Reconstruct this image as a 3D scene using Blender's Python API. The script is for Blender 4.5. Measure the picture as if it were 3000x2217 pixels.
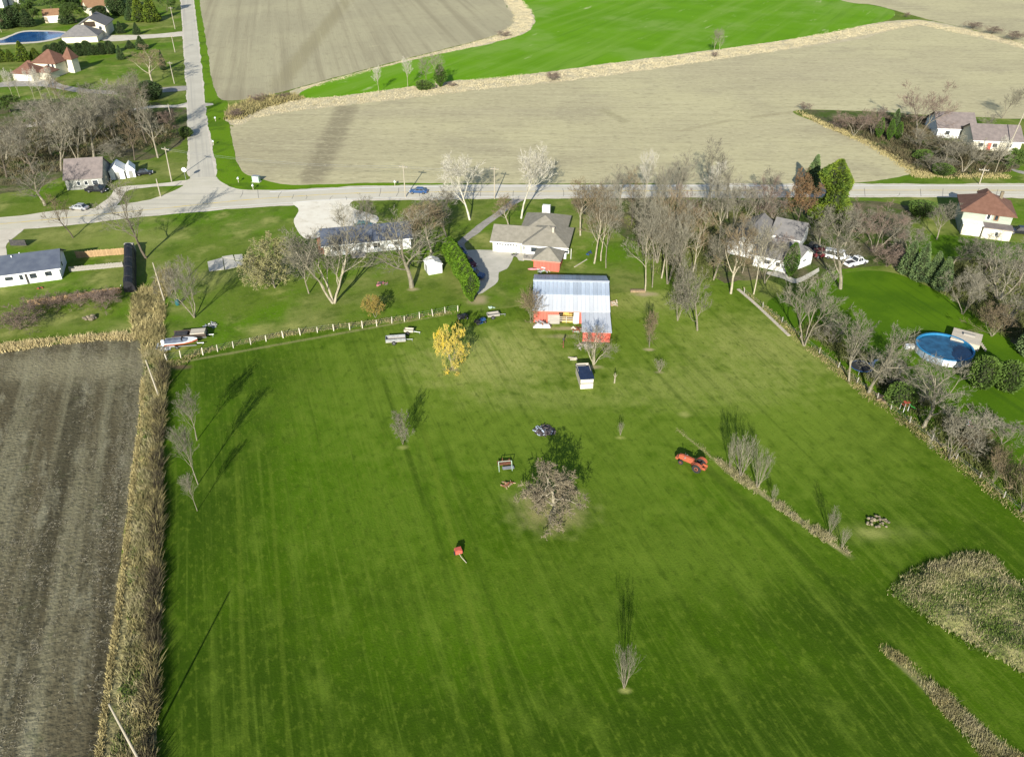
import bpy, bmesh, math, random
from mathutils import Vector, Matrix, noise
from mathutils.geometry import tessellate_polygon

for o in list(bpy.data.objects):
    bpy.data.objects.remove(o, do_unlink=True)
S = bpy.context.scene
COL = S.collection
R = math.radians

# ------------------------------------------------------------------ camera, sky, sun, exposure
CAM_H, PITCH, FPX = 72.0, R(33.85), 2350.0
cam = bpy.data.cameras.new('camera')
cam.sensor_width = 36.0
cam.lens = FPX / 3000.0 * 36.0
cam.clip_start, cam.clip_end = 1.0, 20000.0
camo = bpy.data.objects.new('camera', cam)
camo.location = (0, 0, CAM_H)
camo.rotation_euler = (R(90) - PITCH, 0, 0)
COL.objects.link(camo)
S.camera = camo

SUN_ELEV, SHADOW_AZ = R(23), R(8)          # shadows run away from the camera, a little to the right
W = bpy.data.worlds.new('World')
S.world = W
W.use_nodes = True
wn = W.node_tree.nodes
sky = wn.new('ShaderNodeTexSky')
sky.sky_type = 'NISHITA'
sky.sun_disc = False
sky.sun_elevation = SUN_ELEV
sky.sun_rotation = SHADOW_AZ + math.pi
sky.air_density, sky.dust_density, sky.ozone_density = 1.0, 0.6, 1.4
wn['Background'].inputs['Strength'].default_value = 0.082
W.node_tree.links.new(sky.outputs[0], wn['Background'].inputs['Color'])
sun = bpy.data.lights.new('sun', 'SUN')
sun.energy = 4.6
sun.angle = R(0.5)
sun.color = (1.0, 0.95, 0.85)
suno = bpy.data.objects.new('sun', sun)
d = Vector((math.sin(SHADOW_AZ) * math.cos(SUN_ELEV), math.cos(SHADOW_AZ) * math.cos(SUN_ELEV), -math.sin(SUN_ELEV)))
suno.rotation_euler = d.to_track_quat('-Z', 'Y').to_euler()
suno.location = (0, -50, 150)
COL.objects.link(suno)
vs = S.view_settings
vs.view_transform = 'Standard'
vs.look = 'None'
vs.gamma = 1.0
vs.use_curve_mapping = False
vs.exposure = 0.93

S.cycles.max_bounces = 5
S.cycles.diffuse_bounces = 2
S.cycles.transparent_max_bounces = 4

# ------------------------------------------------------------------ survey: where a point of the photo lies on the level ground
CT, ST = math.cos(PITCH), math.sin(PITCH)
def P(px, py, z=0.0):
    u, v = px - 1500.0, py - 1108.5
    t = (CAM_H - z) / (FPX * ST + v * CT)
    return Vector((u * t, (FPX * CT - v * ST) * t, z))
def HT(px, py, ty):
    """height of an upright thing standing at (px,py) whose top is seen at row ty"""
    Y = P(px, py).y
    v = ty - 1108.5
    return CAM_H - Y * (FPX * ST + v * CT) / (FPX * CT - v * ST)
def MPP(px, py):
    """metres per photo pixel across, at a ground point"""
    return P(px + 1, py).x - P(px, py).x

# ------------------------------------------------------------------ materials
MATS = {}
def new_mat(name):
    m = bpy.data.materials.new(name)
    m.use_nodes = True
    nt = m.node_tree
    return m, nt, nt.nodes, nt.links, nt.nodes['Principled BSDF']

def mat(name, c1, c2=None, scale=3.0, rough=0.8, metal=0.0, bump=0.0, stretch=(1, 1, 1), rand=0.0, spec=0.3, coords='Object', detail=4, c3=None, trans=0.0):
    if name in MATS:
        return MATS[name]
    m, nt, N, L, b = new_mat(name)
    b.inputs['Roughness'].default_value = rough
    b.inputs['Metallic'].default_value = metal
    b.inputs['Specular IOR Level'].default_value = spec
    c2 = c2 or tuple(x * 0.8 for x in c1)
    tc = N.new('ShaderNodeTexCoord')
    mp = N.new('ShaderNodeMapping')
    mp.inputs['Scale'].default_value = stretch
    if coords == 'World':
        ge = N.new('ShaderNodeNewGeometry')
        L.new(ge.outputs['Position'], mp.inputs['Vector'])
    else:
        L.new(tc.outputs['Object'], mp.inputs['Vector'])
    nz = N.new('ShaderNodeTexNoise')
    nz.inputs['Scale'].default_value = scale
    nz.inputs['Detail'].default_value = detail
    L.new(mp.outputs[0], nz.inputs['Vector'])
    rp = N.new('ShaderNodeValToRGB')
    rp.color_ramp.elements[0].position = 0.35
    rp.color_ramp.elements[1].position = 0.65
    rp.color_ramp.elements[0].color = (*c1, 1)
    rp.color_ramp.elements[1].color = (*c2, 1)
    if c3:
        e = rp.color_ramp.elements.new(0.5)
        e.color = (*c3, 1)
    L.new(nz.outputs['Fac'], rp.inputs['Fac'])
    out = rp.outputs['Color']
    if rand > 0:
        oi = N.new('ShaderNodeObjectInfo')
        hs = N.new('ShaderNodeHueSaturation')
        ma = N.new('ShaderNodeMapRange')
        ma.inputs['To Min'].default_value = 1 - rand
        ma.inputs['To Max'].default_value = 1 + rand
        L.new(oi.outputs['Random'], ma.inputs['Value'])
        L.new(ma.outputs[0], hs.inputs['Value'])
        L.new(out, hs.inputs['Color'])
        out = hs.outputs['Color']
    L.new(out, b.inputs['Base Color'])
    if bump > 0:
        bp = N.new('ShaderNodeBump')
        bp.inputs['Strength'].default_value = bump
        bp.inputs['Distance'].default_value = 0.05
        L.new(nz.outputs['Fac'], bp.inputs['Height'])
        L.new(bp.outputs[0], b.inputs['Normal'])
    if trans > 0:
        tr = N.new('ShaderNodeBsdfTranslucent')
        L.new(out, tr.inputs['Color'])
        mx = N.new('ShaderNodeMixShader')
        mx.inputs['Fac'].default_value = trans
        L.new(b.outputs[0], mx.inputs[1])
        L.new(tr.outputs[0], mx.inputs[2])
        L.new(mx.outputs[0], N['Material Output'].inputs['Surface'])
    MATS[name] = m
    return m

GRID = R(-19)      # the survey grid: lot lines, mowing and planting rows run this way

def ground_mat(name, layers, angle=GRID, rough=0.95, bumps=()):
    """layers: list of (color, scale_vec, noise_scale, lo, hi, amount, detail); first is (color,)
       every layer is a noise, stretched along the rows, that mixes its colour over those below.
       a layer with key 'spot' is a soft patch of wear at a world place"""
    m, nt, N, L, b = new_mat(name)
    b.inputs['Roughness'].default_value = rough
    b.inputs['Specular IOR Level'].default_value = 0.1
    ge = N.new('ShaderNodeNewGeometry')
    rot = N.new('ShaderNodeVectorRotate')
    rot.rotation_type = 'Z_AXIS'
    rot.inputs['Angle'].default_value = angle
    L.new(ge.outputs['Position'], rot.inputs['Vector'])
    col = None
    facs = []
    nn = N.new('ShaderNodeTexNoise')
    nn.inputs['Scale'].default_value = 0.45
    nn.inputs['Detail'].default_value = 6
    L.new(ge.outputs['Position'], nn.inputs['Vector'])
    for ly in layers:
        if len(ly) == 1:
            rgb = N.new('ShaderNodeRGB')
            rgb.outputs[0].default_value = (*ly[0], 1)
            col = rgb.outputs[0]
            continue
        mx = N.new('ShaderNodeMix')
        mx.data_type = 'RGBA'
        if ly[1] == 'spot':
            _, _, cx, cy, rx, ry, amt = ly
            ds = N.new('ShaderNodeVectorMath'); ds.operation = 'SUBTRACT'
            L.new(ge.outputs['Position'], ds.inputs[0])
            ds.inputs[1].default_value = (cx, cy, 0)
            dv = N.new('ShaderNodeVectorMath'); dv.operation = 'DIVIDE'
            L.new(ds.outputs[0], dv.inputs[0])
            dv.inputs[1].default_value = (rx, ry, 1)
            ln = N.new('ShaderNodeVectorMath'); ln.operation = 'LENGTH'
            L.new(dv.outputs[0], ln.inputs[0])
            ad = N.new('ShaderNodeMath'); ad.operation = 'ADD'
            L.new(ln.outputs['Value'], ad.inputs[0])
            L.new(nn.outputs['Fac'], ad.inputs[1])
            mr = N.new('ShaderNodeMapRange')
            mr.interpolation_type = 'SMOOTHSTEP'
            mr.inputs['From Min'].default_value = 0.55
            mr.inputs['From Max'].default_value = 1.5
            mr.inputs['To Min'].default_value = amt
            mr.inputs['To Max'].default_value = 0
            L.new(ad.outputs[0], mr.inputs['Value'])
        elif ly[1] == 'band':
            _, _, pa, pb, hwid, amt = ly
            dr = Vector((pb[0] - pa[0], pb[1] - pa[1], 0))
            ln_ = dr.length
            dr.normalize()
            ds = N.new('ShaderNodeVectorMath'); ds.operation = 'SUBTRACT'
            L.new(ge.outputs['Position'], ds.inputs[0])
            ds.inputs[1].default_value = (pa[0], pa[1], 0)
            outs = []
            for vec in ((-dr.y, dr.x, 0), (dr.x, dr.y, 0)):
                dt = N.new('ShaderNodeVectorMath'); dt.operation = 'DOT_PRODUCT'
                L.new(ds.outputs[0], dt.inputs[0])
                dt.inputs[1].default_value = vec
                outs.append(dt.outputs['Value'])
            ab = N.new('ShaderNodeMath'); ab.operation = 'ABSOLUTE'
            L.new(outs[0], ab.inputs[0])
            wv = N.new('ShaderNodeMath'); wv.operation = 'MULTIPLY_ADD'
            L.new(nn.outputs['Fac'], wv.inputs[0])
            wv.inputs[1].default_value = hwid * .9
            L.new(ab.outputs[0], wv.inputs[2])
            m1 = N.new('ShaderNodeMapRange'); m1.interpolation_type = 'SMOOTHSTEP'
            m1.inputs['From Min'].default_value = hwid * .75
            m1.inputs['From Max'].default_value = hwid * 1.55
            m1.inputs['To Min'].default_value = amt
            m1.inputs['To Max'].default_value = 0
            L.new(wv.outputs[0], m1.inputs['Value'])
            m2 = N.new('ShaderNodeMapRange'); m2.interpolation_type = 'SMOOTHSTEP'
            m2.inputs['From Min'].default_value = ln_ / 2 - ln_ * .08
            m2.inputs['From Max'].default_value = ln_ / 2 + ln_ * .05
            m2.inputs['To Min'].default_value = 1
            m2.inputs['To Max'].default_value = 0
            sb = N.new('ShaderNodeMath'); sb.operation = 'SUBTRACT'
            L.new(outs[1], sb.inputs[0]); sb.inputs[1].default_value = ln_ / 2
            ab2 = N.new('ShaderNodeMath'); ab2.operation = 'ABSOLUTE'
            L.new(sb.outputs[0], ab2.inputs[0])
            L.new(ab2.outputs[0], m2.inputs['Value'])
            mr = N.new('ShaderNodeMath'); mr.operation = 'MULTIPLY'
            L.new(m1.outputs[0], mr.inputs[0]); L.new(m2.outputs[0], mr.inputs[1])
        else:
            colr, sv, sc, lo, hi, amt, det = ly
            mp = N.new('ShaderNodeMapping')
            mp.inputs['Scale'].default_value = sv
            L.new(rot.outputs[0], mp.inputs['Vector'])
            nz = N.new('ShaderNodeTexNoise')
            nz.inputs['Scale'].default_value = sc
            nz.inputs['Detail'].default_value = det
            nz.inputs['Roughness'].default_value = 0.6
            L.new(mp.outputs[0], nz.inputs['Vector'])
            facs.append(nz.outputs['Fac'])
            mr = N.new('ShaderNodeMapRange')
            mr.interpolation_type = 'SMOOTHSTEP'
            mr.inputs['From Min'].default_value = lo
            mr.inputs['From Max'].default_value = hi
            mr.inputs['To Min'].default_value = 0
            mr.inputs['To Max'].default_value = amt
            L.new(nz.outputs['Fac'], mr.inputs['Value'])
        L.new(mr.outputs[0], mx.inputs['Factor'])
        L.new(col, mx.inputs['A'])
        mx.inputs['B'].default_value = (*ly[0], 1)
        col = mx.outputs['Result']
    L.new(col, b.inputs['Base Color'])
    prev = None
    for sc, dist, sv in bumps:
        mp = N.new('ShaderNodeMapping')
        mp.inputs['Scale'].default_value = sv
        L.new(rot.outputs[0], mp.inputs['Vector'])
        nz = N.new('ShaderNodeTexNoise')
        nz.inputs['Scale'].default_value = sc
        nz.inputs['Detail'].default_value = 3
        L.new(mp.outputs[0], nz.inputs['Vector'])
        bp = N.new('ShaderNodeBump')
        bp.inputs['Strength'].default_value = 0.6
        bp.inputs['Distance'].default_value = dist
        L.new(nz.outputs['Fac'], bp.inputs['Height'])
        if prev:
            L.new(prev, bp.inputs['Normal'])
        prev = bp.outputs[0]
    if prev:
        L.new(prev, b.inputs['Normal'])
    MATS[name] = m
    return m

I1 = (1, 1, 1)
ROW = (1, 0.035, 1)
G_lush_vignette, G_mid, G_yel, G_dry = (0.026, 0.056, 0.001), (0.049, 0.102, 0.001), (0.118, 0.170, 0.014), (0.29, 0.30, 0.085)
G_lite = (0.128, 0.190, 0.018)
G_vivid = (0.056, 0.125, 0.001)
G_dark = (0.024, 0.054, 0.001)
G_dirt = (0.34, 0.28, 0.16)
def spot(px, py, rx, ry, amt, c=G_yel):
    p = P(px, py)
    return (c, 'spot', p.x, p.y, rx, ry, amt)
def band(pa, pb, hw, amt, c):
    p, q = P(*pa), P(*pb)
    return (c, 'band', (p.x, p.y), (q.x, q.y), hw, amt)
pasture = ground_mat('pasture_grass', [
    (G_mid,),
    (G_lush_vignette, I1, 0.045, 0.42, 0.66, 0.6, 4),
    spot(900, 1200, 34, 34, .8, G_vivid), spot(1100, 1400, 30, 26, .8, G_vivid), spot(1400, 1900, 26, 14, .55, G_vivid), spot(2150, 1450, 26, 16, .5, G_vivid),
    spot(1250, 1120, 44, 30, 0.7, G_lite), spot(1300, 1010, 30, 24, 0.8, G_lite), spot(1950, 950, 40, 34, 0.95, G_lite), spot(2300, 1180, 34, 34, 0.95, G_lite),
    spot(1620, 1240, 36, 18, 0.7, G_lite), spot(2000, 1620, 26, 12, 0.5, G_lite), spot(1780, 1420, 26, 13, 0.5, G_lite), spot(1150, 1500, 18, 16, .3, G_lite), spot(1450, 1750, 24, 12, .25, G_lite),
    spot(1100, 2200, 36, 14, .75, G_lush_vignette), spot(650, 2050, 16, 22, .85, G_lush_vignette), spot(2050, 2180, 36, 13, .85, G_lush_vignette), spot(600, 1500, 11, 40, .75, G_lush_vignette), spot(2520, 1800, 24, 8, .7, G_lush_vignette), spot(700, 1100, 20, 12, .6, G_lush_vignette),  # vignette darkening along the lower and left edges, put into the grass colour
    spot(1430, 1060, 20, 13, 0.9, G_dry), spot(1880, 880, 18, 9, 0.65, G_dry), spot(2250, 1010, 24, 16, 0.65, G_dry), spot(2050, 1130, 26, 10, .45, G_dry), spot(1500, 1000, 14, 8, .5, G_dry), spot(1612, 1490, 7.6, 6.4, 0.95, (0.27, 0.245, 0.10)), spot(1580, 950, 9, 2.6, 0.6, G_dry), spot(1600, 1170, 20, 5, .35, G_dry), spot(2560, 1560, 9, 3, .3, G_dry),
    (G_lite, (1, 0.02, 1), 0.5, 0.50, 0.74, 0.45, 4),
    (G_dark, (1, 0.02, 1), 0.7, 0.50, 0.74, 0.42, 5),
    (G_lite, (1, 0.03, 1), 1.6, 0.52, 0.74, 0.42, 4),
    (G_dark, (1, 0.05, 1), 2.0, 0.52, 0.74, 0.32, 5),
    (G_lite, (1, .5, 1), 0.25, 0.50, 0.70, 0.4, 8),
    band((1240, 1250), (1500, 2250), .55, .45, G_yel), band((1300, 1290), (1600, 2300), .6, .25, G_dark), band((1215, 1280), (1430, 2200), .5, .25, G_dark), band((1120, 1100), (1250, 1500), .5, .5, G_dark),
    band((690, 1200), (720, 2250), .4, .35, G_yel), band((790, 1350), (850, 2250), .35, .3, G_yel), band((2060, 1360), (2560, 1830), 1.0, .5, G_dark),
    band((2098, 1350), (2488, 1628), .55, .85, (0.30, 0.265, 0.13)), band((2590, 1895), (2800, 2090), .8, .7, (0.24, 0.215, 0.10)), band((2780, 2070), (3050, 2290), 1.2, .8, (0.25, 0.22, 0.11)), band((1985, 1258), (2100, 1352), .25, .6, (0.25, 0.24, 0.10)), band((490, 1068), (1345, 914), .5, .6, (0.25, 0.225, 0.10)),
    (G_dark, (1, .6, 1), 0.9, 0.52, 0.70, 0.45, 9),
    (G_yel, (1, .5, 1), 1.8, 0.50, 0.70, 0.5, 8),
    (G_dark, I1, 4.0, 0.55, 0.70, 0.4, 3),
    spot(1890, 862, 3.4, 1.5, .95, G_dirt), spot(1740, 1075, 1.8, 1.1, .8, G_dirt), spot(1902, 1024, 1.3, .7, .9, G_dirt), spot(1817, 1282, 1.0, .6, .7, G_dry), spot(1180, 1310, 1.2, .8, .7, G_dry),
    spot(1325, 1082, 2.0, 1.0, .8, G_dirt), spot(1830, 2022, .9, .5, .9, G_dry), spot(1670, 962, 6, 1.0, .8, G_dirt), spot(1640, 985, 4, 1.2, .5, G_dirt), spot(2560, 1560, 3.0, 1.4, .6, G_dry), spot(2005, 1215, 1.6, 1.2, .7, G_dry),
    spot(1930, 1090, 1.2, .8, .6, G_dirt), spot(520, 1075, 4, 1.2, .9, (0.13, 0.09, 0.05)),
], bumps=((4.0, 0.06, I1), (1.2, 0.08, (1, 0.3, 1))))
yard = ground_mat('yard_grass', [
    ((0.105, 0.155, 0.016),),
    ((0.08, 0.165, 0.003), I1, 0.035, 0.44, 0.6, 0.9, 4),
    ((0.175, 0.195, 0.05), I1, 0.06, 0.42, 0.64, 0.85, 6),
    ((0.05, 0.09, 0.006), I1, 0.2, 0.48, 0.68, 0.65, 7),
    (G_dry, I1, 0.12, 0.54, 0.72, 0.7, 6),
    ((0.045, 0.09, 0.004), I1, 0.9, 0.5, 0.7, 0.5, 6),
    ((0.19, 0.215, 0.06), I1, 1.8, 0.52, 0.72, 0.5, 5),
    spot(1210, 848, 1.6, 1.1, .85, G_dirt), spot(2465, 852, 2.2, 1.2, .8, G_dirt), spot(1402, 878, 2.6, 3.2, .9, G_dirt), spot(1640, 680, 16, 12, .4, G_dry), spot(350, 700, 20, 10, .4, G_dry), spot(230, 650, 20, 6, .3, G_dry),
    spot(320, 240, 14, 10, .4, G_dry),
], bumps=((3.0, 0.08, I1),))
verge = ground_mat('verge_grass', [
    ((0.105, 0.20, 0.004),),
    ((0.06, 0.12, 0.005), I1, 0.12, 0.5, 0.65, 0.8, 4),
    (G_yel, I1, 0.8, 0.5, 0.7, 0.5, 4),
], bumps=((3.0, 0.15, I1),))
lawn2 = ground_mat('neighbour_lawn_grass', [
    ((0.052, 0.115, 0.002),),
    ((0.08, 0.158, 0.003), I1, 0.08, 0.42, 0.62, 0.8, 4),
    ((0.036, 0.085, 0.003), ROW, 0.6, 0.5, 0.7, 0.6, 3),
    (G_yel, I1, 2.0, 0.55, 0.75, 0.35, 4),
], bumps=((4.0, 0.06, I1),))
wheat = ground_mat('winter_wheat', [
    ((0.10, 0.235, 0.0012),),
    ((0.12, 0.27, 0.003), (1, 0.2, 1), 0.04, 0.4, 0.62, 0.8, 4),
    ((0.15, 0.275, 0.025), (0.08, 1, 1), 0.10, 0.45, 0.68, 0.85, 7),
    ((0.18, 0.29, 0.05), I1, 0.03, 0.48, 0.68, 0.75, 7),
    ((0.075, 0.18, 0.002), (0.05, 1, 1), 0.25, 0.52, 0.7, 0.5, 5),
    ((0.42, 0.45, 0.22), (0.25, 1, 1), 0.2, 0.62, 0.76, 0.85, 6),
], angle=R(-60), bumps=((2.0, 0.1, I1),))
tan_rows = ground_mat('stubble_across', [
    ((0.406, 0.365, 0.219),),
    ((0.465, 0.425, 0.245), I1, 0.02, 0.4, 0.62, 0.8, 6),
    ((0.327, 0.290, 0.185), I1, 0.03, 0.5, 0.68, 0.7, 7),
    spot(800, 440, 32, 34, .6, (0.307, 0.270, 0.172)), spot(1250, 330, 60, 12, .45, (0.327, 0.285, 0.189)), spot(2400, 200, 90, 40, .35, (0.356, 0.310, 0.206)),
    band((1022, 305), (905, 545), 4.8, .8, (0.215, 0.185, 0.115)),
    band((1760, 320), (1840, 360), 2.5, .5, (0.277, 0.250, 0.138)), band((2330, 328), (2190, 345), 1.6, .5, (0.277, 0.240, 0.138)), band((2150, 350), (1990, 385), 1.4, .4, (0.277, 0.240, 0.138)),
    ((0.515, 0.470, 0.284), (0.1, 1, 1), 0.35, 0.48, 0.72, 0.5, 7),
    ((0.267, 0.235, 0.142), (0.1, 1, 1), 0.45, 0.50, 0.72, 0.5, 7),
    ((0.228, 0.200, 0.120), (0.35, 1, 1), 1.1, 0.50, 0.70, 0.65, 6),
    ((0.554, 0.510, 0.318), (0.4, 1, 1), 1.5, 0.52, 0.70, 0.6, 6),
], angle=R(2), bumps=((1.5, 0.12, (0.2, 1, 1)),))
tan_rows2 = ground_mat('stubble_along', [
    ((0.333, 0.302, 0.192),),
    ((0.382, 0.349, 0.217), I1, 0.02, 0.4, 0.62, 0.8, 6),
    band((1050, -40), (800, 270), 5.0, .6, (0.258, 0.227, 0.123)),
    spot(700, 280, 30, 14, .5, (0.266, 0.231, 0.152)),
    ((0.233, 0.202, 0.126), (1, 0.015, 1), 0.16, 0.46, 0.66, 0.6, 6),
    ((0.424, 0.386, 0.245), (1, 0.02, 1), 0.24, 0.5, 0.7, 0.5, 6),
    ((0.258, 0.227, 0.144), (0.6, 0.3, 1), 0.6, 0.5, 0.72, 0.5, 7),
    ((0.533, 0.479, 0.289), (0.2, 1, 1), 0.12, 0.66, 0.76, 0.7, 6),
], angle=R(-14), bumps=((1.5, 0.12, (1, 0.1, 1)),))
dark_field = ground_mat('dark_corn_stubble', [
    ((0.089, 0.076, 0.043),),
    ((0.187, 0.172, 0.104), (1, 0.04, 1), 0.16, 0.46, 0.62, 0.85, 6),
    ((0.036, 0.031, 0.017), (1, 0.025, 1), 0.2, 0.5, 0.64, 0.7, 5),
    ((0.224, 0.209, 0.135), (1, 0.25, 1), 0.45, 0.52, 0.70, 0.75, 8),
    ((0.049, 0.067, 0.020), I1, 0.3, 0.58, 0.74, 0.5, 7),
    ((0.032, 0.029, 0.017), (1, .5, 1), 0.9, 0.52, 0.70, 0.65, 9),
    ((0.247, 0.224, 0.135), 'spot', P(200, 1075).x, P(200, 1075).y, 24, 7.5, 0.7),
    ((0.271, 0.251, 0.165), (0.7, 1, 1), 1.6, 0.56, 0.74, 0.65, 8),
], bumps=((2.0, 0.3, I1), (0.5, 0.25, (1, 0.1, 1))))
dry_ground = ground_mat('dry_grass_ground', [
    ((0.44, 0.385, 0.245),),
    ((0.51, 0.45, 0.295), I1, 0.25, 0.4, 0.62, 0.8, 5),
    ((0.36, 0.30, 0.15), I1, 0.6, 0.54, 0.7, 0.7, 5),
    ((0.15, 0.17, 0.04), I1, 0.15, 0.6, 0.75, 0.6, 5),
], bumps=((2.0, 0.4, I1),))
brush_ground = ground_mat('ditch_brush_ground', [
    ((0.20, 0.175, 0.08),),
    ((0.30, 0.27, 0.13), I1, 0.5, 0.45, 0.62, 0.8, 5),
    ((0.07, 0.06, 0.03), I1, 0.9, 0.5, 0.66, 0.8, 5),
    ((0.09, 0.11, 0.03), I1, 0.3, 0.55, 0.7, 0.7, 5),
], bumps=((2.0, 0.5, I1),))
woods_floor = ground_mat('leaf_litter_ground', [
    ((0.10, 0.092, 0.045),),
    ((0.055, 0.09, 0.012), I1, 0.12, 0.40, 0.58, 0.95, 5),
    ((0.20, 0.165, 0.10), I1, 0.16, 0.5, 0.68, 0.7, 5),
    ((0.05, 0.05, 0.025), I1, 0.6, 0.52, 0.7, 0.6, 5),
], bumps=((1.5, 0.3, I1),))
road_m = ground_mat('road_asphalt', [
    ((0.50, 0.465, 0.365),),
    ((0.56, 0.52, 0.42), I1, 0.12, 0.4, 0.62, 0.7, 4),
    ((0.37, 0.345, 0.29), (0.02, 1, 1), 0.75, 0.5, 0.68, 0.55, 3),
    ((0.33, 0.31, 0.27), I1, 2.0, 0.55, 0.75, 0.4, 5),
], angle=R(1), bumps=((6.0, 0.02, I1),))
side_road_m = ground_mat('side_road_asphalt', [
    ((0.455, 0.425, 0.345),),
    ((0.51, 0.48, 0.39), I1, 0.12, 0.4, 0.62, 0.7, 4),
    ((0.33, 0.31, 0.27), (1, 0.01, 1), 0.75, 0.5, 0.68, 0.55, 3),
    ((0.30, 0.28, 0.25), I1, 2.0, 0.55, 0.75, 0.4, 5),
], angle=R(-19), bumps=((6.0, 0.02, I1),))
gravel_m = ground_mat('pale_gravel', [
    ((0.52, 0.47, 0.38),),
    ((0.60, 0.55, 0.45), I1, 0.3, 0.4, 0.62, 0.8, 5),
    ((0.36, 0.32, 0.24), I1, 0.7, 0.55, 0.72, 0.6, 5),
], bumps=((6.0, 0.05, I1),))
pale_gravel_m = ground_mat('white_gravel', [
    ((0.66, 0.61, 0.50),),
    ((0.72, 0.68, 0.57), I1, 0.3, 0.4, 0.62, 0.8, 5),
    ((0.50, 0.44, 0.33), I1, 0.5, 0.52, 0.70, 0.6, 7),
], bumps=((6.0, 0.05, I1),))
grey_drive_m = ground_mat('grey_drive', [
    ((0.28, 0.26, 0.23),),
    ((0.36, 0.335, 0.29), I1, 0.5, 0.42, 0.62, 0.8, 5),
    ((0.18, 0.165, 0.14), I1, 0.8, 0.55, 0.72, 0.6, 5),
], bumps=((6.0, 0.05, I1),))
concrete_m = ground_mat('concrete', [
    ((0.43, 0.41, 0.345),),
    ((0.50, 0.47, 0.40), I1, 0.4, 0.42, 0.62, 0.8, 5),
    ((0.30, 0.28, 0.23), I1, 1.2, 0.58, 0.74, 0.5, 5),
], bumps=((8.0, 0.02, I1),))
dirt_m = ground_mat('bare_dirt', [
    ((0.30, 0.23, 0.13),),
    ((0.38, 0.31, 0.18), I1, 0.7, 0.42, 0.62, 0.8, 5),
    ((0.16, 0.12, 0.07), I1, 1.4, 0.56, 0.72, 0.6, 5),
], bumps=((4.0, 0.15, I1),))
mound_m = ground_mat('weedy_mound', [
    ((0.20, 0.20, 0.075),),
    ((0.30, 0.26, 0.12), I1, 0.18, 0.48, 0.64, 0.8, 5),
    ((0.06, 0.10, 0.012), I1, 0.3, 0.5, 0.66, 0.8, 5),
    ((0.05, 0.045, 0.025), I1, 1.1, 0.54, 0.7, 0.8, 5),
    ((0.25, 0.2, 0.15), I1, 0.5, 0.58, 0.72, 0.6, 5),
], bumps=((2.0, 0.5, I1),))
water_m = mat('pond_water', (0.01, 0.06, 0.19), (0.02, 0.10, 0.28), scale=0.15, rough=0.12, spec=0.5)
pool_water_m = mat('pool_water', (0.01, 0.05, 0.10), (0.02, 0.10, 0.19), scale=0.9, rough=0.1, spec=0.5)

white_wall = mat('white_siding', (0.75, 0.75, 0.72), (0.68, 0.68, 0.66), scale=0.6, stretch=(0.4, 0.4, 14), rough=0.6)
white_paint = mat('white_paint', (0.78, 0.78, 0.75), (0.70, 0.70, 0.67), scale=2.0, rough=0.5)
cream_wall = mat('cream_siding', (0.66, 0.62, 0.48), (0.58, 0.54, 0.42), scale=0.6, stretch=(0.4, 0.4, 14), rough=0.7)
grey_wall = mat('grey_wall', (0.30, 0.30, 0.27), (0.22, 0.22, 0.20), scale=0.8, rough=0.8)
tan_wall = mat('tan_wall', (0.55, 0.46, 0.32), (0.48, 0.40, 0.28), scale=0.8, rough=0.8)
sage_wall = mat('weathered_sage_siding', (0.26, 0.30, 0.24), (0.34, 0.36, 0.30), scale=0.7, stretch=(0.4, 0.4, 10), rough=0.8)
stained_wall = mat('stained_white_wall', (0.66, 0.64, 0.54), (0.52, 0.47, 0.36), scale=0.8, rough=0.8)
red_wall = mat('faded_red_boards', (0.52, 0.10, 0.07), (0.46, 0.13, 0.09), scale=1.0, stretch=(6, 6, 0.3), rough=0.8, c3=(0.57, 0.12, 0.085))
red_trim = mat('pale_red_trim', (0.55, 0.22, 0.16), rough=0.7)
taupe_roof = mat('taupe_shingles', (0.20, 0.185, 0.145), (0.25, 0.23, 0.185), scale=1.2, rough=0.95, bump=0.3, detail=8)
grey_roof = mat('grey_shingles', (0.15, 0.145, 0.14), (0.19, 0.18, 0.17), scale=1.0, rough=0.95, bump=0.3, detail=8)
blue_roof = mat('slate_blue_shingles', (0.062, 0.075, 0.105), (0.085, 0.10, 0.13), scale=0.7, rough=0.9, bump=0.3, detail=8)
brown_roof = mat('red_brown_shingles', (0.135, 0.068, 0.045), (0.17, 0.088, 0.06), scale=1.0, rough=0.95, bump=0.3, detail=8)
orange_roof = mat('orange_brown_shingles', (0.27, 0.16, 0.085), (0.23, 0.13, 0.07), scale=1.0, rough=0.95, bump=0.3, detail=8)
mauve_roof = mat('mauve_grey_shingles', (0.21, 0.175, 0.16), (0.16, 0.135, 0.125), scale=1.0, rough=0.95, bump=0.3, detail=8)
tin_new = mat('bright_tin', (0.49, 0.515, 0.545), (0.56, 0.58, 0.605), scale=0.7, stretch=(1, 0.3, 1), rough=0.5, metal=0.1, rand=0.07)
tin_old = mat('weathered_tin', (0.30, 0.355, 0.43), (0.45, 0.51, 0.58), scale=0.8, stretch=(1, 0.25, 1), rough=0.5, metal=0.15, rand=0.14)
glass = mat('dark_glass', (0.02, 0.025, 0.03), (0.04, 0.05, 0.06), scale=2, rough=0.1, spec=0.5)
navy = mat('navy_tarp', (0.012, 0.025, 0.06), (0.02, 0.035, 0.08), scale=1.0, rough=0.5)
black_tarp = mat('black_tarp', (0.008, 0.008, 0.011), (0.016, 0.016, 0.02), scale=1.0, rough=0.6, bump=0.6)
pale_wood = mat('pale_board', (0.50, 0.45, 0.36), (0.40, 0.35, 0.28), scale=1.0, stretch=(0.3, 5, 5), rough=0.85)
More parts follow.
